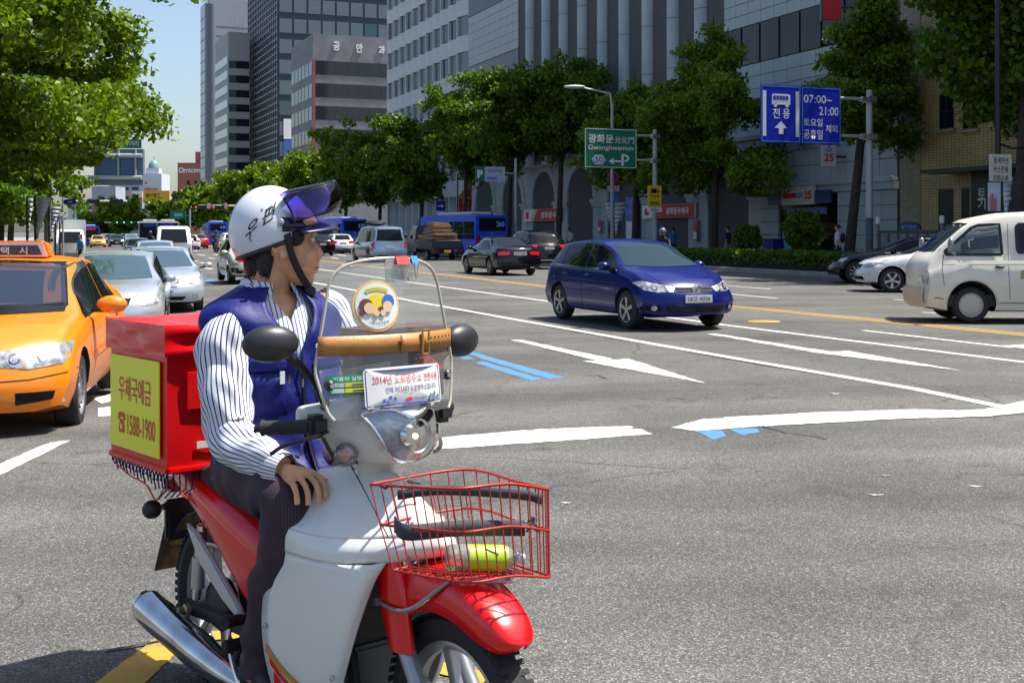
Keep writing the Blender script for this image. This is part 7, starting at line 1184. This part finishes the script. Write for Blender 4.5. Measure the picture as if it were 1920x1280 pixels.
# ---------------------------------------------------------------- people
SKIN = mat('skin', (.7, .36, .185), .5, var=.14, vs_=22, bump=.25, bs=260); HAIR = mat('hair', (.012, .01, .009), .55, bump=.8, bs=120)
def remesh(b, name, vox, m, parent, it=4):
    o = fixnormals(b.build(name, m, parent, 0)); md = o.modifiers.new('r', 'REMESH'); md.mode = 'VOXEL'; md.voxel_size = vox; s = o.modifiers.new('s', 'SMOOTH'); s.factor = .5; s.iterations = it; me = evalmesh(o); o.modifiers.clear(); o.data = me; me.materials.clear(); me.materials.append(m); me.shade_smooth(); return o
def uvtube(name, path, radii, m, parent, n=40, k=6, wr=.006, seed=0, sq=None, caps=False, rep=1):
    """cloth tube with wrinkles; UV runs round and along it"""
    C = catmull(path, k); R_ = catmull([[r] for r in radii], k)[:, 0]; b = MB(); rng = np.random.default_rng(seed); ph = rng.uniform(0, 6.3, 6); prev = None; rows = []; L_ = np.r_[0, np.cumsum(np.linalg.norm(np.diff(C, axis=0), axis=1))]
    for i, p in enumerate(C):
        d = Vector(C[min(i+1, len(C)-1)]-C[max(i-1, 0)]).normalized(); a = d.cross(Vector((0, 1, 0))).normalized() if prev is None else (prev-d*prev.dot(d)).normalized(); prev = a; c = d.cross(a); row = []
        for j in range(n):
            t = 2*math.pi*j/n; l = L_[i]; w = wr*(math.sin(38*l+2.2*math.sin(t+ph[0])+ph[1])*math.sin(t*1.0+ph[2])+.7*math.sin(62*l+3*math.sin(2*t+ph[3])+ph[4])*math.cos(2*t+ph[5])+.5*math.sin(3*t+21*l)); rr = R_[i]+w; row.append(Vector(p)+(a*math.cos(t)*(sq[i] if sq is not None else 1)+c*math.sin(t))*rr)
        rows.append(row)
    b.loft(rows, cap=caps); o = b.build(name, m, parent, 75); me = o.data; uv = me.uv_layers.new(name='UVMap'); kk = len(C)
    for pl in me.polygons:
        if len(pl.vertices) > 4: continue
        js = [v % n for v in pl.vertices]; wrap = max(js)-min(js) > 1
        for li, v in zip(pl.loop_indices, pl.vertices): j = v % n; j = n if (wrap and j == 0) else j; uv.data[li].uv = (j/n*rep, L_[min(v//n, kk-1)])
    return o
def stripes(name, base, line, n, w, axis=0, rough=.75, gen=False):
    m = bpy.data.materials.new(name); m.use_nodes = True; t = m.node_tree; p = t.nodes['Principled BSDF']; L = t.links.new; tc = nd(t, 'ShaderNodeTexCoord'); s = nd(t, 'ShaderNodeSeparateXYZ'); L(tc.outputs['Object' if gen else 'UV'], s.inputs[0])
    mu = nd(t, 'ShaderNodeMath', operation='MULTIPLY'); mu.inputs[1].default_value = n; L(s.outputs[axis], mu.inputs[0]); fr = nd(t, 'ShaderNodeMath', operation='FRACT'); L(mu.outputs[0], fr.inputs[0]); lt = nd(t, 'ShaderNodeMath', operation='LESS_THAN'); lt.inputs[1].default_value = w; L(fr.outputs[0], lt.inputs[0])
    x = nd(t, 'ShaderNodeMix', data_type='RGBA'); x.inputs['A'].default_value = (*base, 1); x.inputs['B'].default_value = (*line, 1); L(lt.outputs[0], x.inputs[0]); L(x.outputs['Result'], p.inputs['Base Color']); p.inputs['Roughness'].default_value = rough; return m
SHIRT = stripes('striped_shirt', (.66, .69, .76), (.012, .02, .1), 30, .27); SHIRTY = stripes('striped_shirt_body', (.64, .68, .76), (.02, .03, .11), 66, .24, 1, gen=True); CUFF = stripes('striped_cuff', (.72, .74, .76), (.02, .03, .1), 21, .2)
TRO = stripes('pinstripe_trousers', (.03, .014, .026), (.055, .03, .05), 60, .3); VEST = mat('blue_vest', (.002, .007, .13), .55, bump=.6, bs=14, spec=.35); NAVYC = mat('navy_cap', (.008, .012, .06), .4)
RD = thing('person', 'postal rider in blue vest, striped shirt and white helmet seated on the scooter', 'person', SR, SA); HC = Vector((.388, .03, 1.56)); HS = 1.16
HM = Matrix.Translation(HC) @ Matrix.Rotation(math.radians(60), 4, 'Z') @ Matrix.Rotation(math.radians(3), 4, 'Y') @ Matrix.Scale(HS, 4)
# one continuous body: head, neck, trunk, arms, hands and legs merged
b = MB(); zz_ = [-.118, -.112, -.1, -.085, -.072, -.063, -.052, -.04, -.02, 0, .02, .045, .07, .1, .12, .13]
xf = dict(zip(zz_, [.07, .084, .09, .088, .094, .087, .097, .089, .086, .084, .08, .092, .09, .07, .04, .005])); xb = dict(zip(zz_, [.045, .03, .01, -.02, -.05, -.065, -.075, -.083, -.092, -.097, -.1, -.1, -.095, -.075, -.045, -.01])); hw = dict(zip(zz_, [.014, .026, .04, .05, .056, .059, .062, .064, .068, .071, .074, .075, .073, .058, .035, .006]))
secs = []
for z in zz_:
    c, r = (xf[z]+xb[z])/2, (xf[z]-xb[z])/2; row = []
    for t in np.linspace(0, 2*math.pi, 32, endpoint=False):
        ct, st = math.cos(t), math.sin(t); y = hw[z]*math.copysign(abs(st)**.85, st); x = c+r*math.copysign(abs(ct)**.8, ct)
        if ct > 0: x += .03*math.exp(-(y/.011)**2)*math.exp(-((z+.028)/.014)**2)*1.0+.016*math.exp(-(y/.009)**2)*math.exp(-((z+.002)/.022)**2); x -= .009*math.exp(-((abs(y)-.032)/.013)**2)*math.exp(-((z-.02)/.011)**2)
        row.append(HM @ Vector((x, y, z)))
    secs.append(row)
b.loft(secs)
for sg in (1, -1):
    EA = [HM @ Vector((-.012+.021*math.cos(q)-.006*math.sin(q), sg*(.079+.006*max(0, -math.cos(q))), -.006+.032*math.sin(q))) for q in np.linspace(-1.2, 3.9, 14)]; b.tube(EA, .0062, 8); b.ball(HM @ Vector((-.012, sg*.072, -.008)), (.016, .016, .026), 12); b.ball(HM @ Vector((-.005, sg*.077, -.036)), (.009, .009, .011), 10)
    b.ball(HM @ Vector((.066, sg*.036, -.03)), .03, 12)
b.ball(HM @ Vector((.093, 0, -.028)), (.017*HS,)*3, 10)
for z, r in ((-.056, .012), (-.071, .011)): b.tube([HM @ Vector((.083, -.022, z)), HM @ Vector((.092, 0, z+.001)), HM @ Vector((.083, .022, z))], [.006, r, .006], 8)
b.tube([HM @ Vector((-.03, 0, -.02)), HM @ Vector((-.035, 0, -.09)), Vector((.345, 0, 1.4)), Vector((.345, 0, 1.33))], [.07, .066, .068, .09], 20)
def ell(z, cx, rx, ry, n=24): return [(cx+rx*math.cos(t), ry*math.sin(t), z) for t in np.linspace(0, 2*math.pi, n, endpoint=False)]
b.loft([ell(*s) for s in ((.76, .34, .12, .16), (.9, .37, .12, .16), (1.1, .37, .125, .18), (1.27, .355, .12, .19), (1.36, .345, .09, .17), (1.4, .345, .06, .1))])
ARMR = [(.385, -.165, 1.305), (.41, -.2, 1.262), (.44, -.22, 1.17), (.49, -.233, 1.06), (.525, -.236, .975), (.615, -.23, .935), (.7, -.216, .92), (.785, -.205, .905)]; ARML = [(.35, .16, 1.35), (.36, .22, 1.29), (.375, .255, 1.18), (.4, .27, 1.07), (.44, .265, .985), (.53, .24, .945), (.61, .2, .93), (.68, .165, .92)]
for A_ in (ARMR, ARML): b.tube(catmull(A_, 4), [.06]*12+[.052]*9+[.045]*4+[.036]*4, 14)
LEGR = [(.36, -.09, .83), (.52, -.14, .835), (.68, -.175, .83), (.79, -.19, .8), (.79, -.195, .7), (.72, -.2, .52), (.665, -.2, .36), (.65, -.2, .25)]; LEGL = [(x-(.09 if x > .6 else 0), -y*.8, z-(.02 if x > .6 else 0)) for x, y, z in LEGR]
for A_ in (LEGR, LEGL): b.tube(catmull(A_, 4), [.085]*14+[.07]*7+[.055]*8, 14)
def hand(b, w, kn, fin, th, r=.0088):
    """palm between wrist w and the knuckle row kn, then four bent fingers and a thumb"""
    w = Vector(w); kn = [Vector(k) for k in kn]
    for k in kn: b.tube([w, w.lerp(k, .5), k], [.02, .017, .0125], 10)
    for a, c in zip(kn, kn[1:]): b.tube([w.lerp(a, .45), w.lerp(c, .75)], .0155, 8)
    for k, pts in zip(kn, fin): b.tube(catmull([k]+[Vector(p) for p in pts], 4), [r*1.25]+[r*1.12]*4+[r]*4+[r*.9]*20 if False else r*1.08, 10)
    b.tube(catmull([w.lerp(kn[0], .25)]+[Vector(p) for p in th], 4), r*1.2, 10)
kR = [(.868, -.148, .893), (.872, -.172, .893), (.866, -.196, .887), (.854, -.217, .877)]
hand(b, (.79, -.205, .9), kR, [[(.905, -.143, .875), (.925, -.146, .848), (.93, -.15, .828)], [(.912, -.17, .873), (.934, -.174, .845), (.938, -.178, .822)], [(.905, -.198, .866), (.926, -.203, .838), (.93, -.206, .818)], [(.888, -.222, .857), (.905, -.227, .834), (.91, -.23, .82)]], [(.83, -.15, .895), (.86, -.128, .88), (.888, -.12, .868)])
kL = [(.755, .11, .9), (.762, .133, .9), (.757, .157, .895), (.745, .178, .888)]
hand(b, (.69, .16, .915), kL, [[(x+.01, y, z-.02), (x+.0, y+.002, z-.045), (x-.03, y, z-.05)] for x, y, z in kL], [(.72, .115, .905), (.745, .095, .89), (.77, .09, .878)])
remesh(b, 'body', .0044, SKIN, RD, 5)
for sg in (1, -1):
    e_ = MB(); e_.ball(HM @ Vector((.0765, sg*.031, .02)), .0115, 12); o = e_.build('eye', mat('eye_white', (.7, .68, .65), .2), RD); e_ = MB(); e_.ball(HM @ Vector((.0845, sg*.0305, .02)), .0058, 10); e_.build('iris', BLACK, o); e_ = MB(); e_.tube([HM @ Vector((.088, sg*.016, .043)), HM @ Vector((.089, sg*.032, .047)), HM @ Vector((.078, sg*.05, .042))], [.003, .004, .002], 6); e_.build('eyebrow', HAIR, RD)
e_ = MB(); e_.tube([HM @ Vector((.0905, -.02, -.0635)), HM @ Vector((.0995, 0, -.063)), HM @ Vector((.0905, .02, -.0635))], [.0015, .0032, .0015], 6); e_.build('mouth_line', mat('lip', (.3, .09, .07), .5), RD)
h_ = MB()
def hm(x, y, z): return HM @ Vector((x, y, z))
h_.ball(hm(-.045, 0, -.0), (.075, .082, .1), 18); h_.ball(hm(-.062, 0, -.06), (.05, .062, .055), 16)
for sg in (1, -1): h_.ball(hm(.03, sg*.066, .025), (.03, .016, .035), 10, M=Matrix.Rotation(math.radians(60), 3, 'Z')); h_.ball(hm(-.055, sg*.05, -.045), (.035, .025, .06), 12)
rng = np.random.default_rng(9)
for i in range(70):
    y = rng.uniform(-.06, .06); x = -.085+.03*(abs(y)/.06)+rng.uniform(0, .03); z = -.07-rng.uniform(0, .015); h_.tube([hm(x, y, z+.05), hm(x-.008, y*1.03, z), hm(x-.012+rng.uniform(-.006, .004), y, z-.022)], [.006, .005, .001], 5)
h_.build('hair', HAIR, RD, 70)
# helmet with trim, visor, peak and strap
HE = bpy.data.objects.new('helmet', None); link(HE, RD); EM = Matrix.Translation((.346, .002, 1.602)) @ Matrix.Rotation(math.radians(58), 4, 'Z'); ex, ey, ez = .136, .126, .15
def shellp(az, t, k=1.0):
    pl = lambda x: -.052+.36*x                               # lower rim rises towards the front
    lo = 0
    th = .0
    a, b_ = 0.0, math.pi*.8
    for _ in range(18):
        m_ = (a+b_)/2
        if ez*math.cos(m_) > pl(ex*math.sin(m_)*math.cos(az)): a = m_
        else: b_ = m_
    th = a*t; return EM @ Vector((k*ex*math.sin(th)*math.cos(az), k*ey*math.sin(th)*math.sin(az), k*ez*math.cos(th)))
SH = np.array([[tuple(shellp(az, t)) for az in np.linspace(0, 2*math.pi, 49)] for t in np.linspace(0, 1, 22)]); HWM = mat('helmet_white', (.68, .71, .76), .3, coat=.7, dirt=((.2, .21, .2), 34, .69, .7)); gridpart('helmet_shell', SH, HWM, HE, .006, 70)
gridpart('helmet_lining', np.array([[tuple(shellp(az, t, .93)) for az in np.linspace(0, 2*math.pi, 37)] for t in np.linspace(.3, 1, 8)]), BLACK, HE, 0, 70)
b = MB(); b.tube([shellp(az, 1.0) for az in np.linspace(0, 2*math.pi, 61)], .0085, 8); b.build('rim_trim', PLASTIC, HE); b = MB(); b.tube([shellp(az, 1.03) for az in np.linspace(2.4, 3.9, 20)], .007, 8); b.build('rear_reflector', REDLAMP, HE)
VG_ = glass('violet_visor', (.5, .45, .85), .02, .03, .0); rows = []
for v in np.linspace(0, 1, 12):
    r = []
    for az in np.linspace(-1.5, 1.5, 33):
        c = max(0.0, math.cos(az))**.62; lowz = .018+.055*c; hiz = .085+.088*c; X = .045+(.178-.012*v+.02*math.sin(v*3.1))*c; r.append(tuple(EM @ Vector((X-.04*(1-c)*v, (.137-.02*v)*math.sin(az)/math.sin(1.5), lowz+(hiz-lowz)*v))))
    rows.append(r)
VGd = np.array(rows); VI = gridpart('visor', VGd, VG_, HE, .002, 70)
cr = [[tuple(np.array(VGd[-1, j])*(1-k)+np.array(EM @ Vector((.03+.035*math.cos(az), .118*math.sin(az), .118+.022*math.cos(az))))*k) for j, az in enumerate(np.linspace(-1.5, 1.5, 33))] for k in np.linspace(0, 1, 5)]; gridpart('visor_crown', np.array(cr), VG_, HE, .002, 70)
rows = [[tuple(EM @ Vector((.03+rr*math.cos(az)*1.0, rr*.82*math.sin(az), .02-.012*(1-math.cos(az))*1.4-.03*max(0, (rr-.13)/.1)**1.0+.01*math.cos(az)))) for az in np.linspace(-1.15, 1.15, 25)] for rr in (.1, .13, .16, .185, .2)]; gridpart('peak', np.array(rows), NAVYC, HE, .006, 60)
rows = [[tuple(EM @ Vector((.012+rr*math.cos(az), rr*.9*math.sin(az), z))) for az in np.linspace(-1.35, 1.35, 25)] for z, rr in ((.0, .14), (.02, .143), (.045, .136))]; gridpart('peak_band', np.array(rows), mat('visor_hinge', (.012, .012, .04), .25), HE, .006, 60)
for sg in (1, -1): p = EM @ Vector((.038, sg*.134, .03)); n_ = EM.to_3x3() @ Vector((.2, sg, 0)); b = MB(); b.lathe([(-.005, .012), (.006, .011), (.009, .006)], axis=n_, o=p, n=14); b.build('visor_screw', STEEL, HE)
for az, t in ((-2.0, .86), (-1.75, .55), (-2.7, .9)): p = shellp(az, t, 1.005); b = MB(); b.ball(p, .0055, 8); b.build('rivet', STEEL, HE)
def htext(s, az0, t0, w, h): text(s, w, h, BLACK, HE, None, bold=.01, wrap=lambda x, y, z: shellp(az0+(x*.94-y*-.34)/.13, t0-(y*.94+x*.34*1.0)/.2, 1.04))
htext('우', -1.98, .745, .04, .042); htext('편', -1.57, .62, .042, .044)
def sband(pts, w, nm, m, par, nrm): Q = catmull([tuple(p) for p in pts], 5); nv = Vector(nrm); G3 = np.array([[tuple(Vector(p)-nv*w/2), tuple(Vector(p)+nv*w/2)] for p in Q]); return gridpart(nm, G3, m, par, .003, 60)
fw = HM.to_3x3() @ Vector((1, 0, .45)); fw.normalize(); STP = mat('strap_black', (.012, .012, .013), .6)
for sg in (-1, 1): sband([hm(.006, sg*.088, .03), hm(.02, sg*.081, -.025), hm(.05, sg*.058, -.085), hm(.08, sg*.014, -.128)], .024, 'chin_strap', STP, HE, fw)
b = MB(); b.obox(Matrix.Translation(hm(.08, -.012, -.128)) @ HM.to_3x3().normalized().to_4x4() @ Matrix.Rotation(.6, 4, 'Y'), .036, .03, .03); b.build('strap_buckle', PLASTIC, HE, bevel=.006); sband([hm(.085, -.012, -.14), hm(.1, -.01, -.17), hm(.115, -.006, -.205)], .02, 'strap_end', STP, HE, fw)
# clothes
uvtube('shirt_sleeve', ARMR, [.066, .078, .081, .078, .076, .069, .058, .047], SHIRT, RD, 72, 12, .0072, 1); uvtube('shirt_sleeve', ARML, [.08, .09, .086, .08, .076, .07, .06, .052], SHIRT, RD, 56, 8, .0075, 2)
uvtube('cuff', [(.745, -.217, .903), (.765, -.212, .902), (.8, -.203, .898)], [.05, .052, .045], SHIRT, RD, 40, 4, .001, 3)
rows = []
for z, cx, rx, ry in catmull([(.8, .37, .15, .19), (1.0, .38, .148, .195), (1.2, .368, .148, .21), (1.33, .35, .122, .2), (1.4, .345, .09, .13), (1.435, .345, .078, .09)], 6):
    row = []; v_ = ss((z-1.3)/.14)*.5
    for t in np.linspace(.001, 2*math.pi-.001, 60):
        d = t if t < math.pi else t-2*math.pi; d = math.copysign(v_+abs(d)*(1-v_/math.pi), d); row.append((cx+rx*math.cos(d), ry*math.sin(d), z))
    rows.append(row)
gridpart('shirt_body', np.array(rows), SHIRTY, RD, .002, 75)
ts = [(.8, .4, .19, .215), (.84, .425, .205, .22), (.9, .41, .185, .215), (1.0, .395, .165, .212), (1.12, .385, .162, .22), (1.22, .372, .16, .236), (1.3, .365, .152, .252), (1.35, .358, .136, .24), (1.385, .35, .112, .18), (1.42, .345, .09, .11)]
TS = catmull(ts, 5); rows = []
for z, cx, rx, ry in TS:
    row = []
    for t in np.linspace(.02, 2*math.pi-.02, 72):
        w = .006*math.sin(30*z+3*math.sin(2*t))*math.sin(3*t)+.004*math.sin(55*z+5*t)+.006*max(0, math.cos(t))*math.sin(9*t+14*z)*ss((1.15-z)/.3); v_ = ss((z-1.17)/.26)*1.05; tt = t
        if math.cos(t) > 0:                                  # open collar
            d = t if t < math.pi else t-2*math.pi; d = math.copysign(v_*.42+abs(d)*(1-v_*.42/(math.pi/2)), d); tt = d
        row.append((cx+(rx+w)*math.cos(tt), (ry+w)*math.sin(tt), z))
    rows.append(row)
gridpart('vest', np.array(rows), VEST, RD, .004, 75)
# collar flaps and undershirt
for sg in (1, -1):
    cl = [[(.345-.085*math.cos(q)*.95, sg*.09*math.sin(q), 1.425+.0), (.345-.083*math.cos(q), sg*.086*math.sin(q), 1.465-.012*q), (.345-.09*math.cos(q), sg*.094*math.sin(q), 1.452-.012*q), (.345-.1*math.cos(q)-(.012 if q < 2.4 else -.02), sg*(.106*math.sin(q)+.005+.02*(q/2.7)**3), 1.405-.014*q-.045*(q/2.8)**4)] for q in np.linspace(0, 2.75, 16)]; gridpart('shirt_collar', np.array(cl), stripes('striped_collar', (.66, .7, .78), (.02, .03, .11), 70, .24, 1, gen=True), RD, .003, 60)
def onvest(y, z):                                            # point on the vest front
    cx, rx, ry = [float(np.interp(z, TS[:, 0], TS[:, k])) for k in (1, 2, 3)]; return Vector((cx+(rx+.012)*math.sqrt(max(.02, 1-(y/ry)**2)), y, z))
for y0, y1, z0, z1, nm in ((-.17, -.055, 1.16, 1.2, 'pocket_flap'), (-.165, -.06, 1.02, 1.16, 'vest_pocket'), (.055, .17, 1.16, 1.2, 'pocket_flap'), (.06, .165, 1.02, 1.16, 'vest_pocket')): gridpart(nm, np.array([[tuple(onvest(y, z)+Vector((.004 if 'flap' in nm else 0, 0, 0))) for y in np.linspace(y0, y1, 8)] for z in np.linspace(z0, z1, 4)]), VEST, RD, .006, 60)
b = MB(); b.tube([onvest(0, z)+Vector((.001, 0, 0)) for z in np.linspace(.82, 1.18, 14)], .0035, 6); b.build('zip', DARKMET, RD)
for y, z in ((-.05, 1.145), (-.005, 1.13), (-.03, .93)): b = MB(); p = onvest(y, z); b.obox(Matrix.Translation(p+Vector((.004, 0, -.012))), .004, .007, .026); b.build('zip_pull', CHROME, RD)
boxpart(RD, 'name_badge', STW_, .0, .004, -.008, .008, 0, .04).location = onvest(-.075, 1.12)+Vector((.006, 0, 0)); text('우체국', .06, .02, STW_, RD, None, bold=.02, wrap=lambda x, y, z: tuple(onvest(.085+x, 1.23+y)+Vector((.004, 0, 0))))
uvtube('trouser_leg', LEGR[:4]+[(.8, -.2, .69)]+LEGR[5:7]+[(.655, -.2, .262)], [.12, .112, .1, .092, .082, .073, .066, .066], TRO, RD, 48, 7, .006, 4); uvtube('trouser_leg', LEGL[:4]+[(.7, .16, .68)]+LEGL[5:7]+[(.565, .16, .28)], [.12, .112, .1, .092, .082, .073, .066, .066], TRO, RD, 48, 7, .006, 5)
b = MB(); b.loft([ell(*s, 36) for s in ((.765, .31, .1, .15), (.79, .32, .15, .19), (.85, .345, .17, .2), (.92, .37, .15, .19))]); b.build('trouser_seat', mat('trouser_plum', (.03, .014, .026), .75), RD, 75)
SHOE = mat('shoe_black', (.013, .014, .02), .5)
for sg in (1, -1):
    secs = [[(x, sg*.205+wy*math.copysign(abs(math.cos(t))**.7, math.cos(t)), z0+(z1-z0)*(.5+.5*math.copysign(abs(math.sin(t))**.7, math.sin(t)))) for t in np.linspace(0, 2*math.pi, 18, endpoint=False)] for x, wy, z0, z1 in ((.575, .02, .2, .27), (.585, .036, .19, .33), (.64, .042, .19, .345), (.7, .044, .19, .3), (.78, .05, .19, .268), (.84, .046, .19, .25), (.875, .03, .195, .235), (.885, .01, .2, .225))]; b = MB(); b.loft(secs); o = b.build('shoe', SHOE, RD, 60)
    for k in range(4): q = MB(); x = .68+k*.024; z = .312-.4*(x-.68); q.tube([(x, sg*.205-.04, z-.02), (x+.004, sg*.205, z+.004), (x, sg*.205+.04, z-.02)], .003, 5); q.build('lace', mat('lace_blue', (.05, .06, .2), .7), o)
# passers-by
def walker(label, px, py, b_, ht, top, leg, skirt=False, face=0, bag=None, hairlong=False, step=.16, xy=None, z0=.15):
    x, y = xy or ab(onb(px, b_), b_); T = thing('person', label, 'person', (x, y, z0), face, 'people on the pavements'); s = ht/1.7; V = lambda *p: Vector(p)*s; b = MB()
    b.loft([[V(rx*math.cos(t), ry*math.sin(t), z) for t in np.linspace(0, 2*math.pi, 14, endpoint=False)] for z, rx, ry in ((.84, .1, .15), (.98, .095, .14), (1.2, .11, .17), (1.36, .09, .18), (1.42, .05, .08), (1.5, .048, .05))]); b.ball(V(.015, 0, 1.59), (.1*s, .082*s, .12*s), 14); b.ball(V(.11, 0, 1.57), (.018*s,)*3, 8)
    for sg in (1, -1):
        b.tube([V(0, sg*.085, .9), V(.02+sg*step*.5, sg*.09, .5), V(sg*step-.03, sg*.09, .08)], [.085*s, .06*s, .042*s], 10); b.tube([V(sg*step-.06, sg*.09, .05), V(sg*step+.14, sg*.095, .035)], [.042*s, .032*s], 8); b.tube([V(0, sg*.18, 1.36), V(-sg*.05, sg*.22, 1.1), V(.06-sg*.06, sg*.2, .86)], [.05*s, .042*s, .032*s], 8); b.ball(V(.07-sg*.06, sg*.2, .8), (.035*s, .02*s, .055*s), 8)
    remesh(b, 'body', .014, SKIN, T, 2)
    def cl(nm, secs, m): q = MB(); q.loft([[V(cx+rx*math.cos(t), ry*math.sin(t), z) for t in np.linspace(0, 2*math.pi, 18, endpoint=False)] for z, cx, rx, ry in secs], cap=False); q.build(nm, m, T, 70)
    cl('shirt', ((.86, 0, .125, .175), (1.0, 0, .12, .165), (1.2, 0, .13, .19), (1.37, 0, .1, .195), (1.44, 0, .06, .085)), top)
    for sg in (1, -1): q = MB(); q.tube([V(0, sg*.17, 1.37), V(-sg*.05, sg*.222, 1.1)], [.066*s, .058*s], 10); q.build('sleeve', top, T)
    if skirt: cl('skirt', ((.52, .02, .2, .21), (.8, 0, .135, .18), (.95, 0, .125, .17)), leg)
    else:
        for sg in (1, -1): q = MB(); q.tube([V(0, sg*.085, .93), V(.02+sg*step*.5, sg*.092, .5), V(sg*step-.03, sg*.092, .1)], [.105*s, .08*s, .065*s], 12); q.build('trouser_leg', leg, T)
    q = MB(); q.ball(V(-.015, 0, 1.63), (.105*s, .092*s, .1*s), 14)
    if hairlong: q.ball(V(-.06, 0, 1.48), (.06*s, .08*s, .14*s), 12)
    q.build('hair', HAIR, T, 70)
    if bag is not None: q = MB(); q.ball(V(-.19, 0, 1.2), (.1*s, .14*s, .2*s), 14); q.build('backpack', bag, T, 70)
    return T
TW = mat('cloth_white', (.6, .6, .6), .8); TB = mat('cloth_black', (.015, .015, .018), .8); TK = mat('cloth_khaki', (.35, .3, .22), .8); TP = mat('cloth_pink', (.5, .35, .42), .8); TN = mat('cloth_navy', (.02, .025, .06), .8); TBL = mat('cloth_blue', (.05, .25, .5), .8)
walker('walker in pale shirt with a dark backpack beside the slanting ginkgo trunk', 1571, 0, 29.2, 1.72, TW, TB, face=2.6, bag=TB); walker('walker in white top and black skirt by the shop window', 1531, 0, 30.5, 1.64, TW, TB, True, 1.8, hairlong=True); walker('walker in pink top and beige shorts half behind the clipped tree', 1508, 0, 30.5, 1.62, TP, TK, False, 2.0, bag=TP); walker('walker in dark shirt and grey shorts by the dark pier', 1365, 0, 30.5, 1.7, TN, TK, False, 2.4); walker('walker in black beside the one in grey shorts', 1384, 0, 30.8, 1.62, TB, TB, True, 2.2, hairlong=True); walker('walker in white shirt passing the post office arch', 1068, 0, 31, 1.68, TW, TB, face=1.5); walker('walker in blue shirt at the post office door', 1262, 0, 31.5, 1.66, TBL, TB, face=2)
p = P(151, Y0, 64); walker('person in a sky blue shirt standing at the white box truck', 0, 0, 0, 1.68, TBL, TB, face=-2.4, hairlong=True, step=.05, xy=(p.x, p.y), z0=gz(p.x, p.y))
def biker(label, px, Y, head, helm, body, zoff=0, col=None):
    x, y = place(px, Y); rz = math.atan2(head[1], head[0]); M_ = thing('motorcycle', label.split('|')[0], 'motorcycle', (x, y, gz(x, y)), rz); b = MB()
    m1, m2 = wheelmesh(.3, .12, 'multi')
    for xw in (.65, -.65): t = bpy.data.objects.new('wheel', m1); link(t, M_); t.location = (xw, 0, .3); link(bpy.data.objects.new('rim', m2), t)
    b.loft([[(xx, w*math.cos(t), z+h*math.sin(t)) for t in np.linspace(0, 2*math.pi, 12, endpoint=False)] for xx, w, z, h in ((-.8, .05, .75, .06), (-.5, .12, .7, .1), (0, .14, .6, .18), (.35, .13, .68, .2), (.6, .08, .75, .15))]); b.build('frame_body', col or PRD, M_, 60); b = MB(); b.tube([(.45, -.35, 1.05), (.5, 0, 1.0), (.45, .35, 1.05)], .015, 6); b.tube([(.5, 0, 1.0), (.65, 0, .35)], .035, 8); b.build('handlebar', DARKMET, M_); b = MB(); b.ball((.62, 0, .85), (.06, .1, .1), 10); b.build('headlight', LAMP, M_)
    T = thing('person', label.split('|')[1], 'person', (x, y, gz(x, y)), rz); b = MB(); b.loft([[(cx+.12*math.cos(t), ry*math.sin(t), z) for t in np.linspace(0, 2*math.pi, 14, endpoint=False)] for z, cx, ry in ((.75, -.2, .16), (1.0, -.15, .16), (1.25, -.05, .2), (1.36, -.02, .16), (1.45, 0, .06), (1.52, .02, .06))]); b.ball((.03, 0, 1.58), (.1, .085, .12), 12)
    for sg in (1, -1): b.tube([(-.15, sg*.1, .8), (.25, sg*.17, .78), (.15, sg*.18, .3)], [.09, .075, .05], 10); b.tube([(.12, sg*.18, .27), (.3, sg*.18, .25)], .04, 8); b.tube([(-.02, sg*.19, 1.33), (.15, sg*.27, 1.12), (.42, sg*.3, 1.06)], [.055, .048, .038], 8)
    remesh(b, 'body', .014, body, T, 2); b = MB(); b.ball((.03, 0, 1.61), (.145, .125, .15), 18); o = b.build('helmet', helm, T, 70); b = MB(); b.ball((.075, 0, 1.6), (.115, .11, .07), 16); b.build('visor', mat('visor_purple', (.12, .05, .3), .08, .6), o, 70)
biker('dark motorcycle hidden behind the blue hatchback|rider with silver grey helmet and violet visor behind the blue hatchback', 1243, 43, (-.3, -.95), mat('helmet_grey', (.13, .13, .14), .25, coat=1), TB); biker('small motorcycle ahead of the coaches|rider in dark clothes on the small motorcycle ahead of the coaches', 282, 84, TOW, mat('helmet_dark', (.03, .03, .03), .3), TB); biker('dark red motorcycle beside the far white car|rider in black on the dark red motorcycle beside the far white car', 405, 96, AWAY, MATS['helmet_dark'], TB)
flush_texts()
